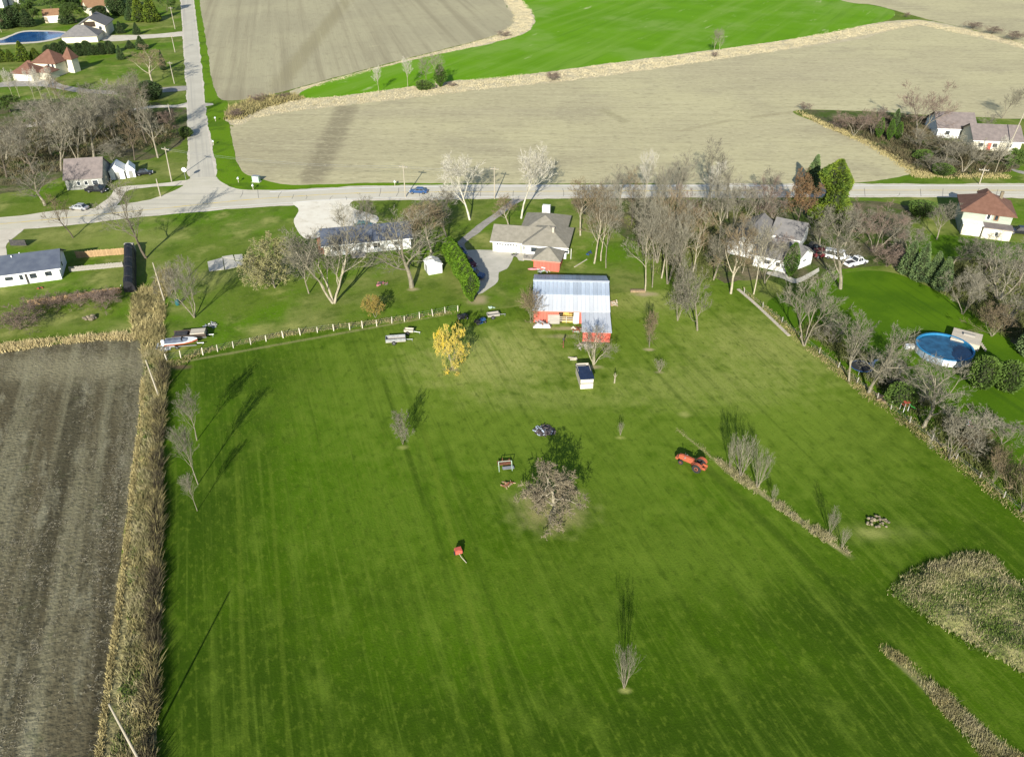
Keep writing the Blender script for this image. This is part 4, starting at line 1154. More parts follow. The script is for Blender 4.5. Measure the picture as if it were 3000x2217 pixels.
# --- house with red-brown roofs, upper left
a, rz, L = frame((42, 236), (100, 239))
rh = empty('brown_roofed_house', a, rz, 'large cream house with red brown hip roofs below the pond', 'house')
walls_box('front_wing_wall', cream_wall, rh, 0, L, 0, 8, 2.8)
roof(rh, brown_roof, 0, L, 0, 8, 2.8, 2.6, 'hipx', .6, name='front_roof')
walls_box('wall', cream_wall, rh, 3.0, L + 4.0, 8.004, 16.5, 4.8)
roof(rh, brown_roof, 3.0, L + 4.0, 8.2, 16.5, 4.8, 3.4, 'hipx', .6)
walls_box('tower_wall', cream_wall, rh, L + 3.2, L + 6.6, 14, 17.6, 5.4)
roof(rh, brown_roof, L + 3.2, L + 6.6, 14, 17.6, 5.4, 3.2, 'hipx', .4, name='tower_roof')
walls_box('porch_wall', cream_wall, rh, -2.6, 2.9, 8.004, 12, 2.8)
roof(rh, brown_roof, -2.6, 2.8, 7.6, 12, 2.8, 1.8, 'hipx', .5, name='porch_roof')
walls_box('side_wing_wall', cream_wall, rh, L + .01, L + 4.5, 3.5, 8.0, 2.6)
roof(rh, brown_roof, L + .01, L + 4.5, 3.5, 8.0, 2.6, 1.6, 'hipx', .5, name='side_roof')
gd = bx('garage_door', white_paint, rh, .7, 3.2, -.06, -.004, .05, 2.2)
gd = bx('garage_door', white_paint, rh, 3.8, L - .7, -.06, -.004, .05, 2.2)
for x in (L + .8, L + 2.4):
    win(rh, x, 3.0, 1.1, 1.3, 'front', L, 9).location = (0, 8.0, 0)

# --- large grey house by the pond
a, rz, L = frame((185, 128), (288, 124))
ph = empty('grey_house', a, rz, 'big grey roofed house with open white gable beside the pond', 'house')
walls_box('front_wing_wall', cream_wall, ph, 0, L, 0, 11, 2.8)
roof(ph, grey_roof, 0, L, 0, 11, 2.8, 3.2, 'hipx', .6, name='front_roof')
walls_box('wall', cream_wall, ph, 4, L + 1.5, 11.01, 26, 4.8, 'y', 3.0)
rr = roof(ph, grey_roof, 4, L + 1.5, 11.01, 26, 4.8, 3.0, 'gabley', .8)
bx('chimney', pale_wood, rr, L * .6, L * .6 + 1.2, 19, 20.2, 7.0, 9.3)
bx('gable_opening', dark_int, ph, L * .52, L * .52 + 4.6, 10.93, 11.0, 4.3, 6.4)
win(ph, L * .92, 3.0, 1.4, 1.5, 'front', L, 0).location = (0, 11.0, 0)

# --- far buildings along the top edge
house('tan_shed', 'tan shed with brown roof standing between dark evergreens', (134, 69), (179, 66), 8, 3.2, 'gablex', 2.2, tan_wall, orange_roof, .5, doors=[('front', .2, 2.5, 3, white_paint), ('front', .55, 2.5, 3, white_paint)], cat='shed')
o, L, D = house('orange_roofed_house', 'cream house with orange brown roof near the top left', (262, 44), (320, 38), 10, 3.2, 'gablex', 2.8, cream_wall, orange_roof, .6, wins=[('front', .2, 1.2, 2, 1.4), ('front', .7, 1.2, 2, 1.4)])
house('white_far_house', 'white house partly hidden in the top left corner', (-40, 26), (12, 24), 14, 4.5, 'gablex', 3.5, white_wall, grey_roof, .5, wins=[('front', .5, 1.2, 2, 1.5)])
house('white_far_house', 'small white building behind the orange roofed house', (250, 8), (280, 7), 9, 3.6, 'gablex', 2.8, white_wall, white_paint, .4, doors=[('front', .4, 2, 2.4, grey_wall)], cat='outbuilding')
house('white_far_house', 'low white building at the top edge beside the dark cars', (28, 16), (62, 15), 9, 3.4, 'gablex', 2.4, white_wall, grey_roof, .4, doors=[('front', .4, 2, 2.4, grey_wall)], cat='outbuilding')

# --- two-storey house, far right
a, rz, L = frame((2806, 674), (2948, 692))
th_ = empty('two_storey_house', a, rz, 'two storey house with red brown hip roof beside the road', 'house')
walls_box('wall', sage_wall, th_, 0, L, 0, 9.0, 4.9)
r3 = roof(th_, brown_roof, 0, L, 0, 9.0, 4.9, 2.5, 'hipx', .7)
walls_box('dormer_wall', cream_wall, th_, 3.2, 5.6, 4.2, 8.5, 6.4)
roof(th_, brown_roof, 3.2, 5.6, 4.2, 8.5, 6.4, 1.1, 'hipy', .3, name='dormer_roof')
bx('chimney', stone_m, r3, L * .72, L * .72 + .6, 5.2, 5.8, 5.6, 7.9)
walls_box('porch_wall', stained_wall, th_, .3, L * .42, -2.4, -.004, 2.5)
bx('porch_roof', white_paint, th_, .1, L * .44, -2.7, -.01, 2.52, 2.66)
walls_box('addition_wall', stained_wall, th_, L * .44 + .02, L + .2, -3.0, -.004, 2.4)
bx('addition_roof', mauve_roof, th_, L * .43, L + .35, -3.3, -.01, 2.42, 2.6)
for x, m in ((L * .47, white_paint), (L * .63, orange_roof)):
    f = bx('window', m, th_, x, x + 1.0, -.06, -.004, 3.1, 4.5)
    bx('pane', glass, f, x + .2, x + .8, -.08, -.062, 3.3, 4.3)
f = bx('window', white_paint, th_, L * .68, L * .68 + .8, -3.07, -3.004, .8, 1.9)
bx('pane', glass, f, L * .68 + .12, L * .68 + .68, -3.09, -3.072, .95, 1.75)
bx('door', white_paint, th_, 1.2, 2.1, -2.47, -2.404, .05, 2.1)
bx('door', white_paint, th_, 3.0, 4.0, -2.47, -2.404, .05, 2.1)

# --- white house hidden in the grove
a, rz, L = frame((2205, 778), (2300, 800))
gh = empty('grove_house', a, rz, 'white house with grey roof half hidden by the grove trees', 'house')
walls_box('wall', white_wall, gh, 0, L, 0, 8, 2.6, 'x', 2.3)
roof(gh, grey_roof, 0, L, 0, 8, 2.6, 2.3, 'gablex', .4, fascia=white_paint)
walls_box('wing_wall', white_wall, gh, -6.5, -.01, 3, 16, 2.6, 'y', 2.2)
roof(gh, grey_roof, -6.5, -.01, 3, 16, 2.6, 2.2, 'gabley', .4, name='wing_roof')
walls_box('rear_wall', white_wall, gh, -.005, 6, 12, 19, 2.6, 'x', 2.2)
roof(gh, grey_roof, -.005, 6, 12, 19, 2.6, 2.2, 'gablex', .4, name='rear_roof')
win(gh, 2, 1.0, 1.4, 1.0, 'front', L, 8); win(gh, 4.4, 1.0, 1.0, 1.0, 'front', L, 8)
o, L, D = house('grove_garage', 'white gabled garage behind the small cypress in the grove', (2337, 789), (2375, 774), 6.5, 2.5, 'gabley', 1.6, white_wall, grey_roof, .3, wins=[('front', .25, 1.3, 1.2, .5)], cat='garage')

# --- roofs in the thicket, right edge
house('thicket_house', 'pale house with mauve grey roof hidden in the thicket', (2742, 404), (2850, 408), 11, 2.9, 'gablex', 3.0, white_wall, mauve_roof, .5, wins=[('front', .2, 1.0, 1.4, 1.2), ('front', .6, 1.0, 1.4, 1.2)])
house('thicket_house', 'cream house with long mauve roof right of the thicket', (2846, 440), (2985, 446), 11, 2.9, 'gablex', 2.8, cream_wall, mauve_roof, .5, wins=[('front', .1, 1.0, 1.4, 1.2), ('front', .4, 1.0, 1.4, 1.2), ('front', .7, 1.0, 1.4, 1.2)], doors=[('front', .3, 1, 2.1, red_p)])

# --- small white garden shed by the hedge
house('garden_shed', 'small white garden shed left of the cedar hedge', (1256, 806), (1296, 799), 2.9, 1.9, 'gabley', .7, white_wall, white_paint, .15, doors=[('left', .3, 1.0, 1.6, steel)], cat='shed', fascia=None)

# --- animal shelter with navy roof
a, rz, L = frame((1700, 1140), (1737, 1138))
sh = empty('animal_shelter', a, rz, 'small pale board shelter with a dark navy roof on the pasture', 'shelter')
D = 4.6
b = MB()
b.box(0, .06, .07, D - .07, 0, 1.9); b.box(L - .06, L, .07, D - .07, 0, 1.9); b.box(0, L, D - .06, D, 0, 1.9)
b.build('wall', pale_wood, sh, fix=False)
for k in range(6):
    bx('board', grey_wood if k == 3 else stained_wall, sh, 0, L, -.01 * (k % 2), .06, .03 + k * .29, .30 + k * .29)
M = Matrix.Rotation(-.045, 4, 'X')
bx('roof', navy, sh, -.12, L + .12, -.2, D - .9, 1.9, 2.0, M)
bx('roof_board', grey_wood, sh, -.12, L * .75, D - .85, D - .15, 1.88, 1.96, M)
bx('rear_roof', black_tarp, sh, -.1, L + .1, D - .12, D + .3, 1.8, 1.88, M)

# ------------------------------------------------------------------ trees
def tube3(b, pts, rad, k):
    b.tube(pts, rad, k, cap=False)
def bare_mesh(name, seed, h, w, barkm, twigm, stems=1, clear=.2, nl=(9, 8, 7, 6), trop=.25, ang=(30, 60), r0=.018, leaf=None, leaf_n=0, leaf_s=.2, tw=.025, straight=.12, lean=0):
    """bare tree of height h and crown width w; returns trunk mesh, crown mesh, leaf mesh"""
    rg = random.Random(seed)
    T, Cn, Lf = MB(), MB(), MB()
    UP = Vector((0, 0, 1))
    def rv():
        return Vector((rg.gauss(0, 1), rg.gauss(0, 1), rg.gauss(0, 1)))
    def grow(p, d, L, r, lev):
        segs = (7, 5, 3, 2)[lev] if lev < 4 else 1
        pts, rr = [p.copy()], [r]
        for i in range(segs):
            d = (d + rv() * straight * (1, 1.2, 1.4, 1.6, 1)[lev] + UP * trop * (.25 if lev == 0 else .35)).normalized()
            p = p + d * (L / segs)
            pts.append(p.copy())
            rr.append(r * (1 - .82 * (i + 1) / segs))
        if lev <= 1:
            tube3(T, pts, rr, 7 if lev == 0 else 5)
        elif lev == 2:
            tube3(Cn, pts, rr, 4)
        else:
            e = pts[-1]
            s = (d.cross(rv())).normalized() * max(r, tw * (1.1 if lev == 3 else .75))
            if lev == 3 and len(pts) > 2:
                Cn.poly([pts[0] - s, pts[0] + s, pts[1] + s * .6, pts[1] - s * .6])
                Cn.poly([pts[1] - s * .6, pts[1] + s * .6, e])
            else:
                Cn.poly([pts[0] - s, pts[0] + s, e])
        if lev < len(nl):
            az = rg.uniform(0, 6.28)
            for k in range(nl[lev]):
                t = rg.uniform(clear if lev == 0 else .2, 1.0)
                if lev == 0:
                    t = clear + (1 - clear) * (k + rg.random()) / nl[0]
                f = t * segs
                i = min(segs - 1, int(f))
                q = pts[i].lerp(pts[i + 1], f - i)
                dd = (pts[i + 1] - pts[i]).normalized()
                az += 2.4 + rg.uniform(-.4, .4)
                o1 = dd.orthogonal().normalized()
                o2 = dd.cross(o1)
                an = R(rg.uniform(*ang))
                cd = dd * math.cos(an) + (o1 * math.cos(az) + o2 * math.sin(az)) * math.sin(an)
                ratio = (.62, .6, .58, .6)[lev] if lev < 4 else .5
                cl = L * ratio * (1.15 - .55 * t) * rg.uniform(.75, 1.2)
                cr = rr[i] * rg.uniform(.45, .65)
                grow(q, cd, cl, cr, lev + 1)
        if leaf and lev >= 3:
            for k in range(leaf_n):
                q = pts[0].lerp(pts[-1], rg.random()) + rv() * leaf_s * .5
                u = rv().normalized() * leaf_s * rg.uniform(.5, 1.2)
                v2 = u.cross(rv()).normalized() * leaf_s * rg.uniform(.4, .8)
                Lf.poly([q - v2 * .5, q + u * .6 + v2 * .1, q + v2 * .5, q - u * .4])
    for s_ in range(stems):
        if stems == 1:
            d0, p0 = Vector((lean, 0, 1)).normalized(), Vector((0, 0, 0))
        else:
            a = 6.283 * s_ / stems + rg.uniform(-.4, .4)
            sp = .25 + .25 * rg.random()
            d0, p0 = Vector((math.cos(a) * sp, math.sin(a) * sp, 1)).normalized(), Vector((math.cos(a) * .012 * h, math.sin(a) * .012 * h, 0))
        grow(p0, d0, h * rg.uniform(.78, .9), h * r0 * (1 if stems == 1 else .62), 0)
    allv = T.v + Cn.v
    zs = sorted(v[2] for v in allv)
    rs = sorted(math.hypot(v[0], v[1]) for v in allv)
    zt, rt = zs[int(len(zs) * .998)], rs[int(len(rs) * .985)]
    kz, kr = h / zt, (w / 2) / rt
    for mb in (T, Cn, Lf):
        mb.v = [(x * kr, y * kr, max(-.1, z * kz)) for x, y, z in mb.v]
    # a trunk keeps its round base
    return T.mesh(name + '_trunk', barkm), Cn.mesh(name + '_crown', twigm), (Lf.mesh(name + '_leaves', leaf) if leaf else None)

def foliage_mesh(name, seed, h, w, kind, fm, n=2600, size=.3, barkm=None):
    """evergreens: leaf-sized faces through the crown's volume, over an added dark solid core that blocks light"""
    rg = random.Random(seed)
    T, F, K = MB(), MB(), MB()
    T.tube([(0, 0, 0), (0, 0, h * .5), (0, 0, h * .93)], [h * .022, h * .014, h * .004], 6, cap=False)
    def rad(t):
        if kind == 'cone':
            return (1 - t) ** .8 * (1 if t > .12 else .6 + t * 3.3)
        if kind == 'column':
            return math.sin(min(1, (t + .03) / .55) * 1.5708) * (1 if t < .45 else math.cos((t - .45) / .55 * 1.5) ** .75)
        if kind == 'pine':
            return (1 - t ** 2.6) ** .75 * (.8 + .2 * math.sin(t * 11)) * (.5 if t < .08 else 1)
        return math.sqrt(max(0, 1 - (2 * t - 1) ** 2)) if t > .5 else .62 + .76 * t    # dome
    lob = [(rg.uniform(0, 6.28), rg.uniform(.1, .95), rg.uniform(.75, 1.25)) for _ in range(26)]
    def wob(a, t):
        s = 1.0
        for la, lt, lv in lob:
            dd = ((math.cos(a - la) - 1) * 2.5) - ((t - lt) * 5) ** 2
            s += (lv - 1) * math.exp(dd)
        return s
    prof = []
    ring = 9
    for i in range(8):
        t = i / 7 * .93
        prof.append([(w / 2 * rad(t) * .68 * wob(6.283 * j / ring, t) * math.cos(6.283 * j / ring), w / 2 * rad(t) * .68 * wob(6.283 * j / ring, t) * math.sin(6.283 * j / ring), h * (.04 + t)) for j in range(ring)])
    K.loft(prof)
    lean = {'cone': -.25, 'column': .9, 'pine': .15, 'dome': .35}[kind]
    while len(F.f) < n:
        t = rg.random() ** (1.25 if kind in ('cone',) else 1)
        a = rg.uniform(0, 6.283)
        if kind == 'cone':                                # whorled branches
            lay = 13
            t = (math.floor(t * lay) + rg.random() ** 2.2 * .9) / lay
            if (math.sin(a * 7 + math.floor(t * lay) * 2.1) < -.6) and rg.random() < .7:
                continue
        if kind == 'pine':
            cl = noise.noise((math.cos(a) * 2.2, math.sin(a) * 2.2, t * 7 + seed))
            if cl < -.12 and rg.random() < .85:
                continue
        r = w / 2 * rad(t) * wob(a, t) * (1 - .45 * rg.random() ** 2)
        q = Vector((r * math.cos(a), r * math.sin(a), h * (.03 + .97 * t) - (r * .22 if kind == 'cone' else 0)))
        q.z = max(.05, q.z)
        out = Vector((math.cos(a), math.sin(a), lean)).normalized()
        u = (out + Vector((rg.gauss(0, .4), rg.gauss(0, .4), rg.gauss(0, .4)))).normalized() * size * rg.uniform(.6, 1.4)
        v2 = u.cross(Vector((rg.gauss(0, 1), rg.gauss(0, 1), rg.gauss(0, 1)))).normalized() * size * rg.uniform(.3, .6)
        F.poly([q - v2 - u * .3, q + v2 - u * .3, q + u + v2 * .2, q + u * .5 - v2 * .8])
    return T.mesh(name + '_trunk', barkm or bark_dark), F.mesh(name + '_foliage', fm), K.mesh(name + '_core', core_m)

PROTO = {}
def proto(key, fn):
    PROTO[key] = fn
# design size of every bare prototype is 10 m tall; width as given
BARE = {
    'oakA': dict(seed=1, h=10, w=9, barkm=bark_grey, twigm=twig_grey, clear=.2, ang=(25, 50), r0=.022, trop=.32, nl=(9, 7, 6, 6), tw=.023),
    'oakB': dict(seed=2, h=10, w=8, barkm=bark_grey, twigm=twig_grey, clear=.2, ang=(24, 48), r0=.021, trop=.38, nl=(9, 7, 6, 6), tw=.023),
    'elmA': dict(seed=3, h=10, w=7, barkm=bark_grey, twigm=twig_grey, stems=3, clear=.25, ang=(20, 45), nl=(5, 7, 7, 6), r0=.022),
    'elmB': dict(seed=4, h=10, w=8, barkm=bark_pale, twigm=twig_grey, stems=4, clear=.2, ang=(22, 48), nl=(5, 7, 6, 6), r0=.024),
    'mapleA': dict(seed=5, h=10, w=6.5, barkm=bark_grey, twigm=twig_grey, clear=.18, ang=(22, 45), trop=.35),
    'mapleB': dict(seed=6, h=10, w=6, barkm=bark_pale, twigm=twig_brown, clear=.28, ang=(24, 50)),
    'slimA': dict(seed=7, h=10, w=3.4, barkm=bark_grey, twigm=twig_grey, clear=.3, ang=(25, 45), r0=.014, nl=(13, 7, 6, 5), trop=.4, straight=.06),
    'slimB': dict(seed=8, h=10, w=4.2, barkm=bark_pale, twigm=twig_pale, clear=.35, ang=(25, 50), r0=.014, nl=(13, 7, 6, 5), trop=.35, straight=.07),
    'tallA': dict(seed=9, h=10, w=4.4, barkm=bark_pale, twigm=twig_grey, clear=.34, ang=(25, 50), r0=.013, nl=(9, 7, 6, 6), straight=.08),
    'tallB': dict(seed=10, h=10, w=5, barkm=bark_grey, twigm=twig_grey, clear=.3, ang=(28, 55), r0=.014, nl=(9, 7, 6, 6), straight=.1),
    'tallC': dict(seed=21, h=10, w=5, barkm=bark_pale, twigm=twig_brown, clear=.3, ang=(28, 55), r0=.014, nl=(9, 7, 6, 6), straight=.1, lean=.12),
    'sycA': dict(seed=11, h=10, w=8, barkm=bark_white, twigm=twig_pale, clear=.3, ang=(30, 55), r0=.018, nl=(9, 8, 7, 6), tw=.03),
    'sycB': dict(seed=12, h=10, w=7.5, barkm=bark_white, twigm=twig_pale, clear=.34, ang=(25, 50), r0=.018, nl=(9, 8, 7, 6), tw=.03, trop=.35),
    'apple': dict(seed=13, h=5, w=11, barkm=bark_pale, twigm=mat('tan_grey_twigs', (0.20, 0.165, 0.105), (0.14, 0.12, 0.08), scale=0.5, rough=0.95), clear=.2, ang=(45, 85), r0=.035, nl=(12, 9, 8, 7), trop=.06, straight=.2, tw=.03),
    'shrubA': dict(seed=14, h=5, w=6, barkm=bark_grey, twigm=twig_brown, stems=6, clear=.1, ang=(20, 50), nl=(5, 6, 6, 5), r0=.012, tw=.02),
    'shrubB': dict(seed=15, h=5, w=6, barkm=bark_dark, twigm=twig_red, stems=7, clear=.08, ang=(25, 55), nl=(5, 6, 6, 4), r0=.012, tw=.022),
    'shrubC': dict(seed=16, h=5, w=7, barkm=bark_grey, twigm=twig_grey, stems=5, clear=.12, ang=(25, 60), nl=(5, 6, 6, 5), r0=.014, tw=.022),
    'young': dict(seed=17, h=6, w=3, barkm=bark_grey, twigm=twig_grey, stems=5, clear=.15, ang=(14, 32), nl=(7, 5, 5), r0=.02, tw=.014, straight=.04, trop=.4),
    'redA': dict(seed=18, h=10, w=9, barkm=bark_grey, twigm=twig_red, stems=3, clear=.25, ang=(25, 50), nl=(5, 7, 7, 6), r0=.022),
    'darkA': dict(seed=19, h=10, w=8, barkm=bark_dark, twigm=twig_grey, clear=.2, ang=(24, 50), trop=.35, nl=(9, 7, 6, 6), tw=.023),
    'darkB': dict(seed=20, h=10, w=7, barkm=bark_dark, twigm=twig_brown, clear=.25, ang=(24, 48), trop=.35, nl=(9, 7, 6, 6), tw=.023),
    'yellow': dict(seed=31, h=8, w=7, barkm=bark_grey, twigm=twig_brown, stems=3, clear=.03, ang=(35, 75), nl=(7, 6, 5, 4), trop=.12, leaf=lf_yellow, leaf_n=7, leaf_s=.16, r0=.02),
    'gold': dict(seed=32, h=6, w=6, barkm=bark_grey, twigm=twig_brown, clear=.15, ang=(30, 60), nl=(8, 6, 5, 3), leaf=lf_gold, leaf_n=3, leaf_s=.22, stems=2),
    'olive': dict(seed=33, h=9, w=11, barkm=bark_grey, twigm=twig_grey, clear=.12, ang=(35, 65), nl=(9, 7, 6, 4), leaf=lf_olive, leaf_n=3, leaf_s=.24, stems=2, r0=.025),
    'russet': dict(seed=34, h=10, w=8, barkm=bark_dark, twigm=twig_brown, clear=.12, ang=(30, 60), nl=(9, 7, 6, 4), leaf=lf_brown, leaf_n=3, leaf_s=.26),
    'leafy': dict(seed=35, h=10, w=9, barkm=bark_dark, twigm=twig_grey, clear=.1, ang=(30, 60), nl=(9, 7, 6, 4), leaf=lf_green, leaf_n=4, leaf_s=.42),
}
EVER = {
    'spruce': dict(seed=51, h=8, w=4, kind='cone', fm=lf_spruce, n=3000, size=.26),
    'cedar': dict(seed=52, h=5, w=1.9, kind='column', fm=lf_bright, n=2600, size=.16),
    'cypress': dict(seed=53, h=8, w=2.9, kind='column', fm=lf_cedar, n=2800, size=.2),
    'pine': dict(seed=54, h=14, w=9, kind='pine', fm=lf_pine, n=7500, size=.42),
    'fir': dict(seed=55, h=12, w=6.5, kind='cone', fm=lf_dark, n=3200, size=.42),
    'blob': dict(seed=56, h=10, w=8, kind='dome', fm=lf_dark, n=4200, size=.42),
    'bush': dict(seed=57, h=3, w=4, kind='dome', fm=lf_green, n=2400, size=.2),
    'firB': dict(seed=58, h=12, w=6, kind='cone', fm=lf_pine, n=3200, size=.42),
}
for k in ('oakA', 'oakB', 'elmA', 'elmB', 'mapleA', 'mapleB', 'tallA', 'tallB', 'slimA', 'shrubC', 'shrubB', 'darkA', 'redA'):
    BARE[k + '_b'] = dict(BARE[k], seed=BARE[k]['seed'] + 100)
MESHES = {}
def get(kind):
    if kind not in MESHES:
        if kind in BARE:
            MESHES[kind] = bare_mesh(kind, **BARE[kind])
        else:
            MESHES[kind] = foliage_mesh(kind, **EVER[kind])
    return MESHES[kind]
trng = random.Random(404)
def tree(kind, bxp, byp, top, wpx, label, name=None, group=None, cat='tree', hmin=None):
    """base at photo point, top seen at row `top`, crown wpx photo pixels wide"""
    if kind + '_b' in BARE and (int(bxp) + int(byp)) % 2:
        kind = kind + '_b'
    d0 = BARE.get(kind) or EVER.get(kind)
    pos = P(bxp, byp)
    h = HT(bxp, byp, top)
    w = wpx * MPP(bxp, byp) * (1 - .3 * h / CAM_H) * (1.22 if kind[:4] in ('tall', 'mapl', 'elmA', 'elmB', 'redA') else 1.0)
    nm = name or {'spruce': 'spruce_tree', 'cedar': 'cedar_tree', 'cypress': 'cypress_tree', 'pine': 'pine_tree', 'fir': 'fir_tree', 'firB': 'fir_tree', 'blob': 'evergreen_tree', 'bush': 'green_bush', 'yellow': 'yellow_tree', 'shrubA': 'bare_shrub', 'shrubB': 'bare_shrub', 'shrubC': 'bare_shrub', 'young': 'bare_sapling', 'leafy': 'leafy_tree', 'olive': 'leafy_tree', 'gold': 'leafy_tree', 'russet': 'leafy_tree'}.get(kind.replace('_b', ''), 'bare_tree')
    if cat == 'tree' and ('shrub' in nm or 'bush' in nm):
        cat = 'shrub'
    e = empty(nm, pos, trng.uniform(0, 6.283), label, cat, group)
    e.scale = (w / d0['w'], w / d0['w'], h / d0['h'])
    t, c, l = get(kind)
    for pn, me in (('trunk', t), ('crown', c), ('leaves' if kind in BARE else 'blocking_core', l)):
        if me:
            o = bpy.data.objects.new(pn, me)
            COL.objects.link(o)
            o.parent = e
    return e

# --- pasture trees
tree('apple', 1622, 1502, 1374, 240, 'broad spreading bare fruit tree alone in the middle of the pasture')
tree('young', 1828, 2015, 1888, 78, 'lone bare sapling in the lower middle of the pasture')
tree('yellow', 1325, 1078, 946, 122, 'bright yellow leaved tree below the fence')
tree('shrubC', 1180, 1302, 1198, 84, 'small bare tree on the pasture left of the ash heap', name='bare_tree', cat='tree')
tree('young', 1817, 1275, 1235, 24, 'tiny bare sapling right of the ash heap')
tree('shrubA', 1902, 1018, 905, 62, 'upright bare shrub on the pasture right of the barn wing')
tree('young', 1932, 1090, 1052, 40, 'tiny bare shoot below the upright bare shrub')
tree('elmB', 1739, 1068, 962, 128, 'small bare tree behind the navy roofed shelter')
tree('shrubA', 1555, 946, 842, 118, 'bushy bare shrub against the left end of the barn')
tree('slimA', 577, 1290, 1140, 84, 'slim bare tree farthest along the ditch side row', group='ditch side saplings')
tree('slimA', 580, 1418, 1235, 90, 'slim bare tree in the middle of the ditch side row', group='ditch side saplings')
tree('slimA', 578, 1496, 1380, 56, 'shortest and nearest bare sapling of the ditch side row', group='ditch side saplings')
tree('young', 2138, 1372, 1275, 44, 'bare sapling at the top of the unmown strip', group='unmown strip saplings')
tree('young', 2169, 1396, 1272, 96, 'largest bare sapling on the unmown strip', group='unmown strip saplings')
tree('young', 2218, 1428, 1312, 76, 'bare sapling with reddish top on the unmown strip', group='unmown strip saplings')
tree('young', 2264, 1470, 1425, 28, 'thin bare shoot midway along the unmown strip', group='unmown strip saplings')
tree('young', 2430, 1566, 1490, 46, 'bare sapling near the lower end of the unmown strip', group='unmown strip saplings')
tree('young', 2466, 1605, 1545, 36, 'last bare sapling at the lower tip of the unmown strip', group='unmown strip saplings')

# --- yards left of centre
tree('elmB', 978, 888, 655, 250, 'large pale many stemmed tree in front of the slate roofed house')
tree('oakB', 1206, 842, 608, 290, 'large spreading bare tree left of the garden shed')
tree('olive', 806, 842, 692, 238, 'round olive grey leafy tree left of the slate roofed house')
tree('gold', 1100, 930, 862, 82, 'small dull gold tree above the fence')
tree('darkA', 428, 757, 512, 215, 'dark bare tree beside the black covered stack')
tree('darkB', 214, 697, 560, 140, 'bare tree on the lawn of the left edge house')
tree('oakB', 132, 602, 470, 170, 'bare tree at the roadside left of the grey building')
tree('elmA', 570, 930, 770, 165, 'cluster of thin grey stems right of the ditch head')
tree('slimA', 520, 890, 775, 80, 'thin bare stem beside the tilted pole at the ditch head')
tree('slimA', 905, 860, 690, 110, 'thin leaning bare tree left of the large pale tree')
tree('slimB', 1010, 700, 590, 100, 'slender bare tree behind the slate roofed house, left one')
tree('slimA', 1085, 700, 575, 95, 'slender bare tree behind the slate roofed house, right one')
tree('mapleB', 1265, 745, 590, 150, 'reddish bare tree leaning over the long drive')
tree('shrubA', 1215, 690, 600, 120, 'brushy bare shrub beside the long drive')
tree('mapleA', 1310, 700, 590, 110, 'bare tree on the near side of the long drive')
tree('shrubB', 310, 905, 855, 120, 'low tangled brush pile tree right of the dead garden', name='bare_shrub')
tree('shrubB', 60, 965, 900, 170, 'brown bare bush at the left edge below the garden', name='bare_shrub')

# --- roadside and grove, centre
tree('sycA', 1376, 645, 450, 205, 'white barked sycamore left of the house chimney')
tree('sycB', 1527, 640, 430, 195, 'white barked sycamore behind the house')
tree('mapleB', 1490, 664, 565, 85, 'small pale bare tree between house and long drive')
tree('slimA', 1305, 640, 548, 80, 'thin bare tree beside the road left of the sycamore')
tree('slimA', 1255, 650, 575, 95, 'low bare tree by the road right of the gravel pad')
tree('tallC', 1741, 772, 545, 130, 'leaning pale trunked tree right of the house')
tree('tallA', 1760, 764, 560, 100, 'straight pale trunk just right of the leaning tree')
tree('tallB', 1775, 786, 540, 110, 'tall bare tree nearest the barn at the grove edge')
tree('tallA', 1890, 853, 600, 135, 'tall pale trunk rising from the bare dirt oval')
tree('tallB', 1911, 842, 560, 120, 'tall bare tree right of the bare dirt oval')
tree('tallC', 1938, 815, 545, 115, 'slender leaning tree in the near edge of the grove')
tree('elmA', 1956, 832, 590, 165, 'forked grey tree in the near edge of the grove')
tree('mapleA', 2043, 968, 775, 150, 'bare tree standing out lowest of the grove')
tree('shrubC', 1985, 940, 800, 110, 'brushy young trees left of the lowest grove tree', name='bare_tree', cat='tree')
tree('mapleB', 2141, 860, 640, 130, 'bare tree at the start of the pale lot line path')
tree('tallA', 2208, 862, 650, 110, 'straight tree in front of the grove house')
tree('slimB', 1886, 614, 432, 62, 'very tall thin pole like tree by the road')
tree('oakA', 2075, 590, 408, 170, 'largest grey crown of the roadside trees')
tree('oakB', 1815, 600, 470, 140, 'roadside bare tree right of the white house')
tree('darkB', 1850, 660, 500, 120, 'dark trunked tree at the back of the grove')
tree('elmA', 1960, 640, 470, 120, 'bare tree between the pole like tree and the largest crown')
tree('redA', 2010, 690, 545, 140, 'reddish twiggy tree in the middle of the grove')
tree('tallB', 2060, 700, 520, 110, 'slim grey trunk in the middle of the grove')
tree('tallA', 2105, 730, 545, 110, 'pale straight trunk in the middle of the grove')
tree('elmA', 2150, 690, 530, 140, 'many stemmed tree behind the grove house')
tree('redA', 2215, 670, 520, 150, 'reddish brown crown behind the grove house')
tree('shrubC', 2265, 650, 570, 140, 'low grey thicket tree by the road', name='bare_tree', cat='tree')
tree('darkA', 1990, 770, 570, 130, 'dark tangled tree deep in the grove')
tree('tallC', 2030, 800, 600, 110, 'leaning tree deep in the grove')
tree('mapleB', 1700, 690, 520, 120, 'bare tree behind the house to its right')
tree('slimA', 1925, 720, 500, 75, 'thin upright tree in the back half of the grove')
tree('slimB', 2090, 620, 470, 80, 'thin pale tree just behind the largest crown')
tree('shrubB', 2280, 770, 690, 130, 'reddish brush behind the grove house roof', name='bare_shrub')
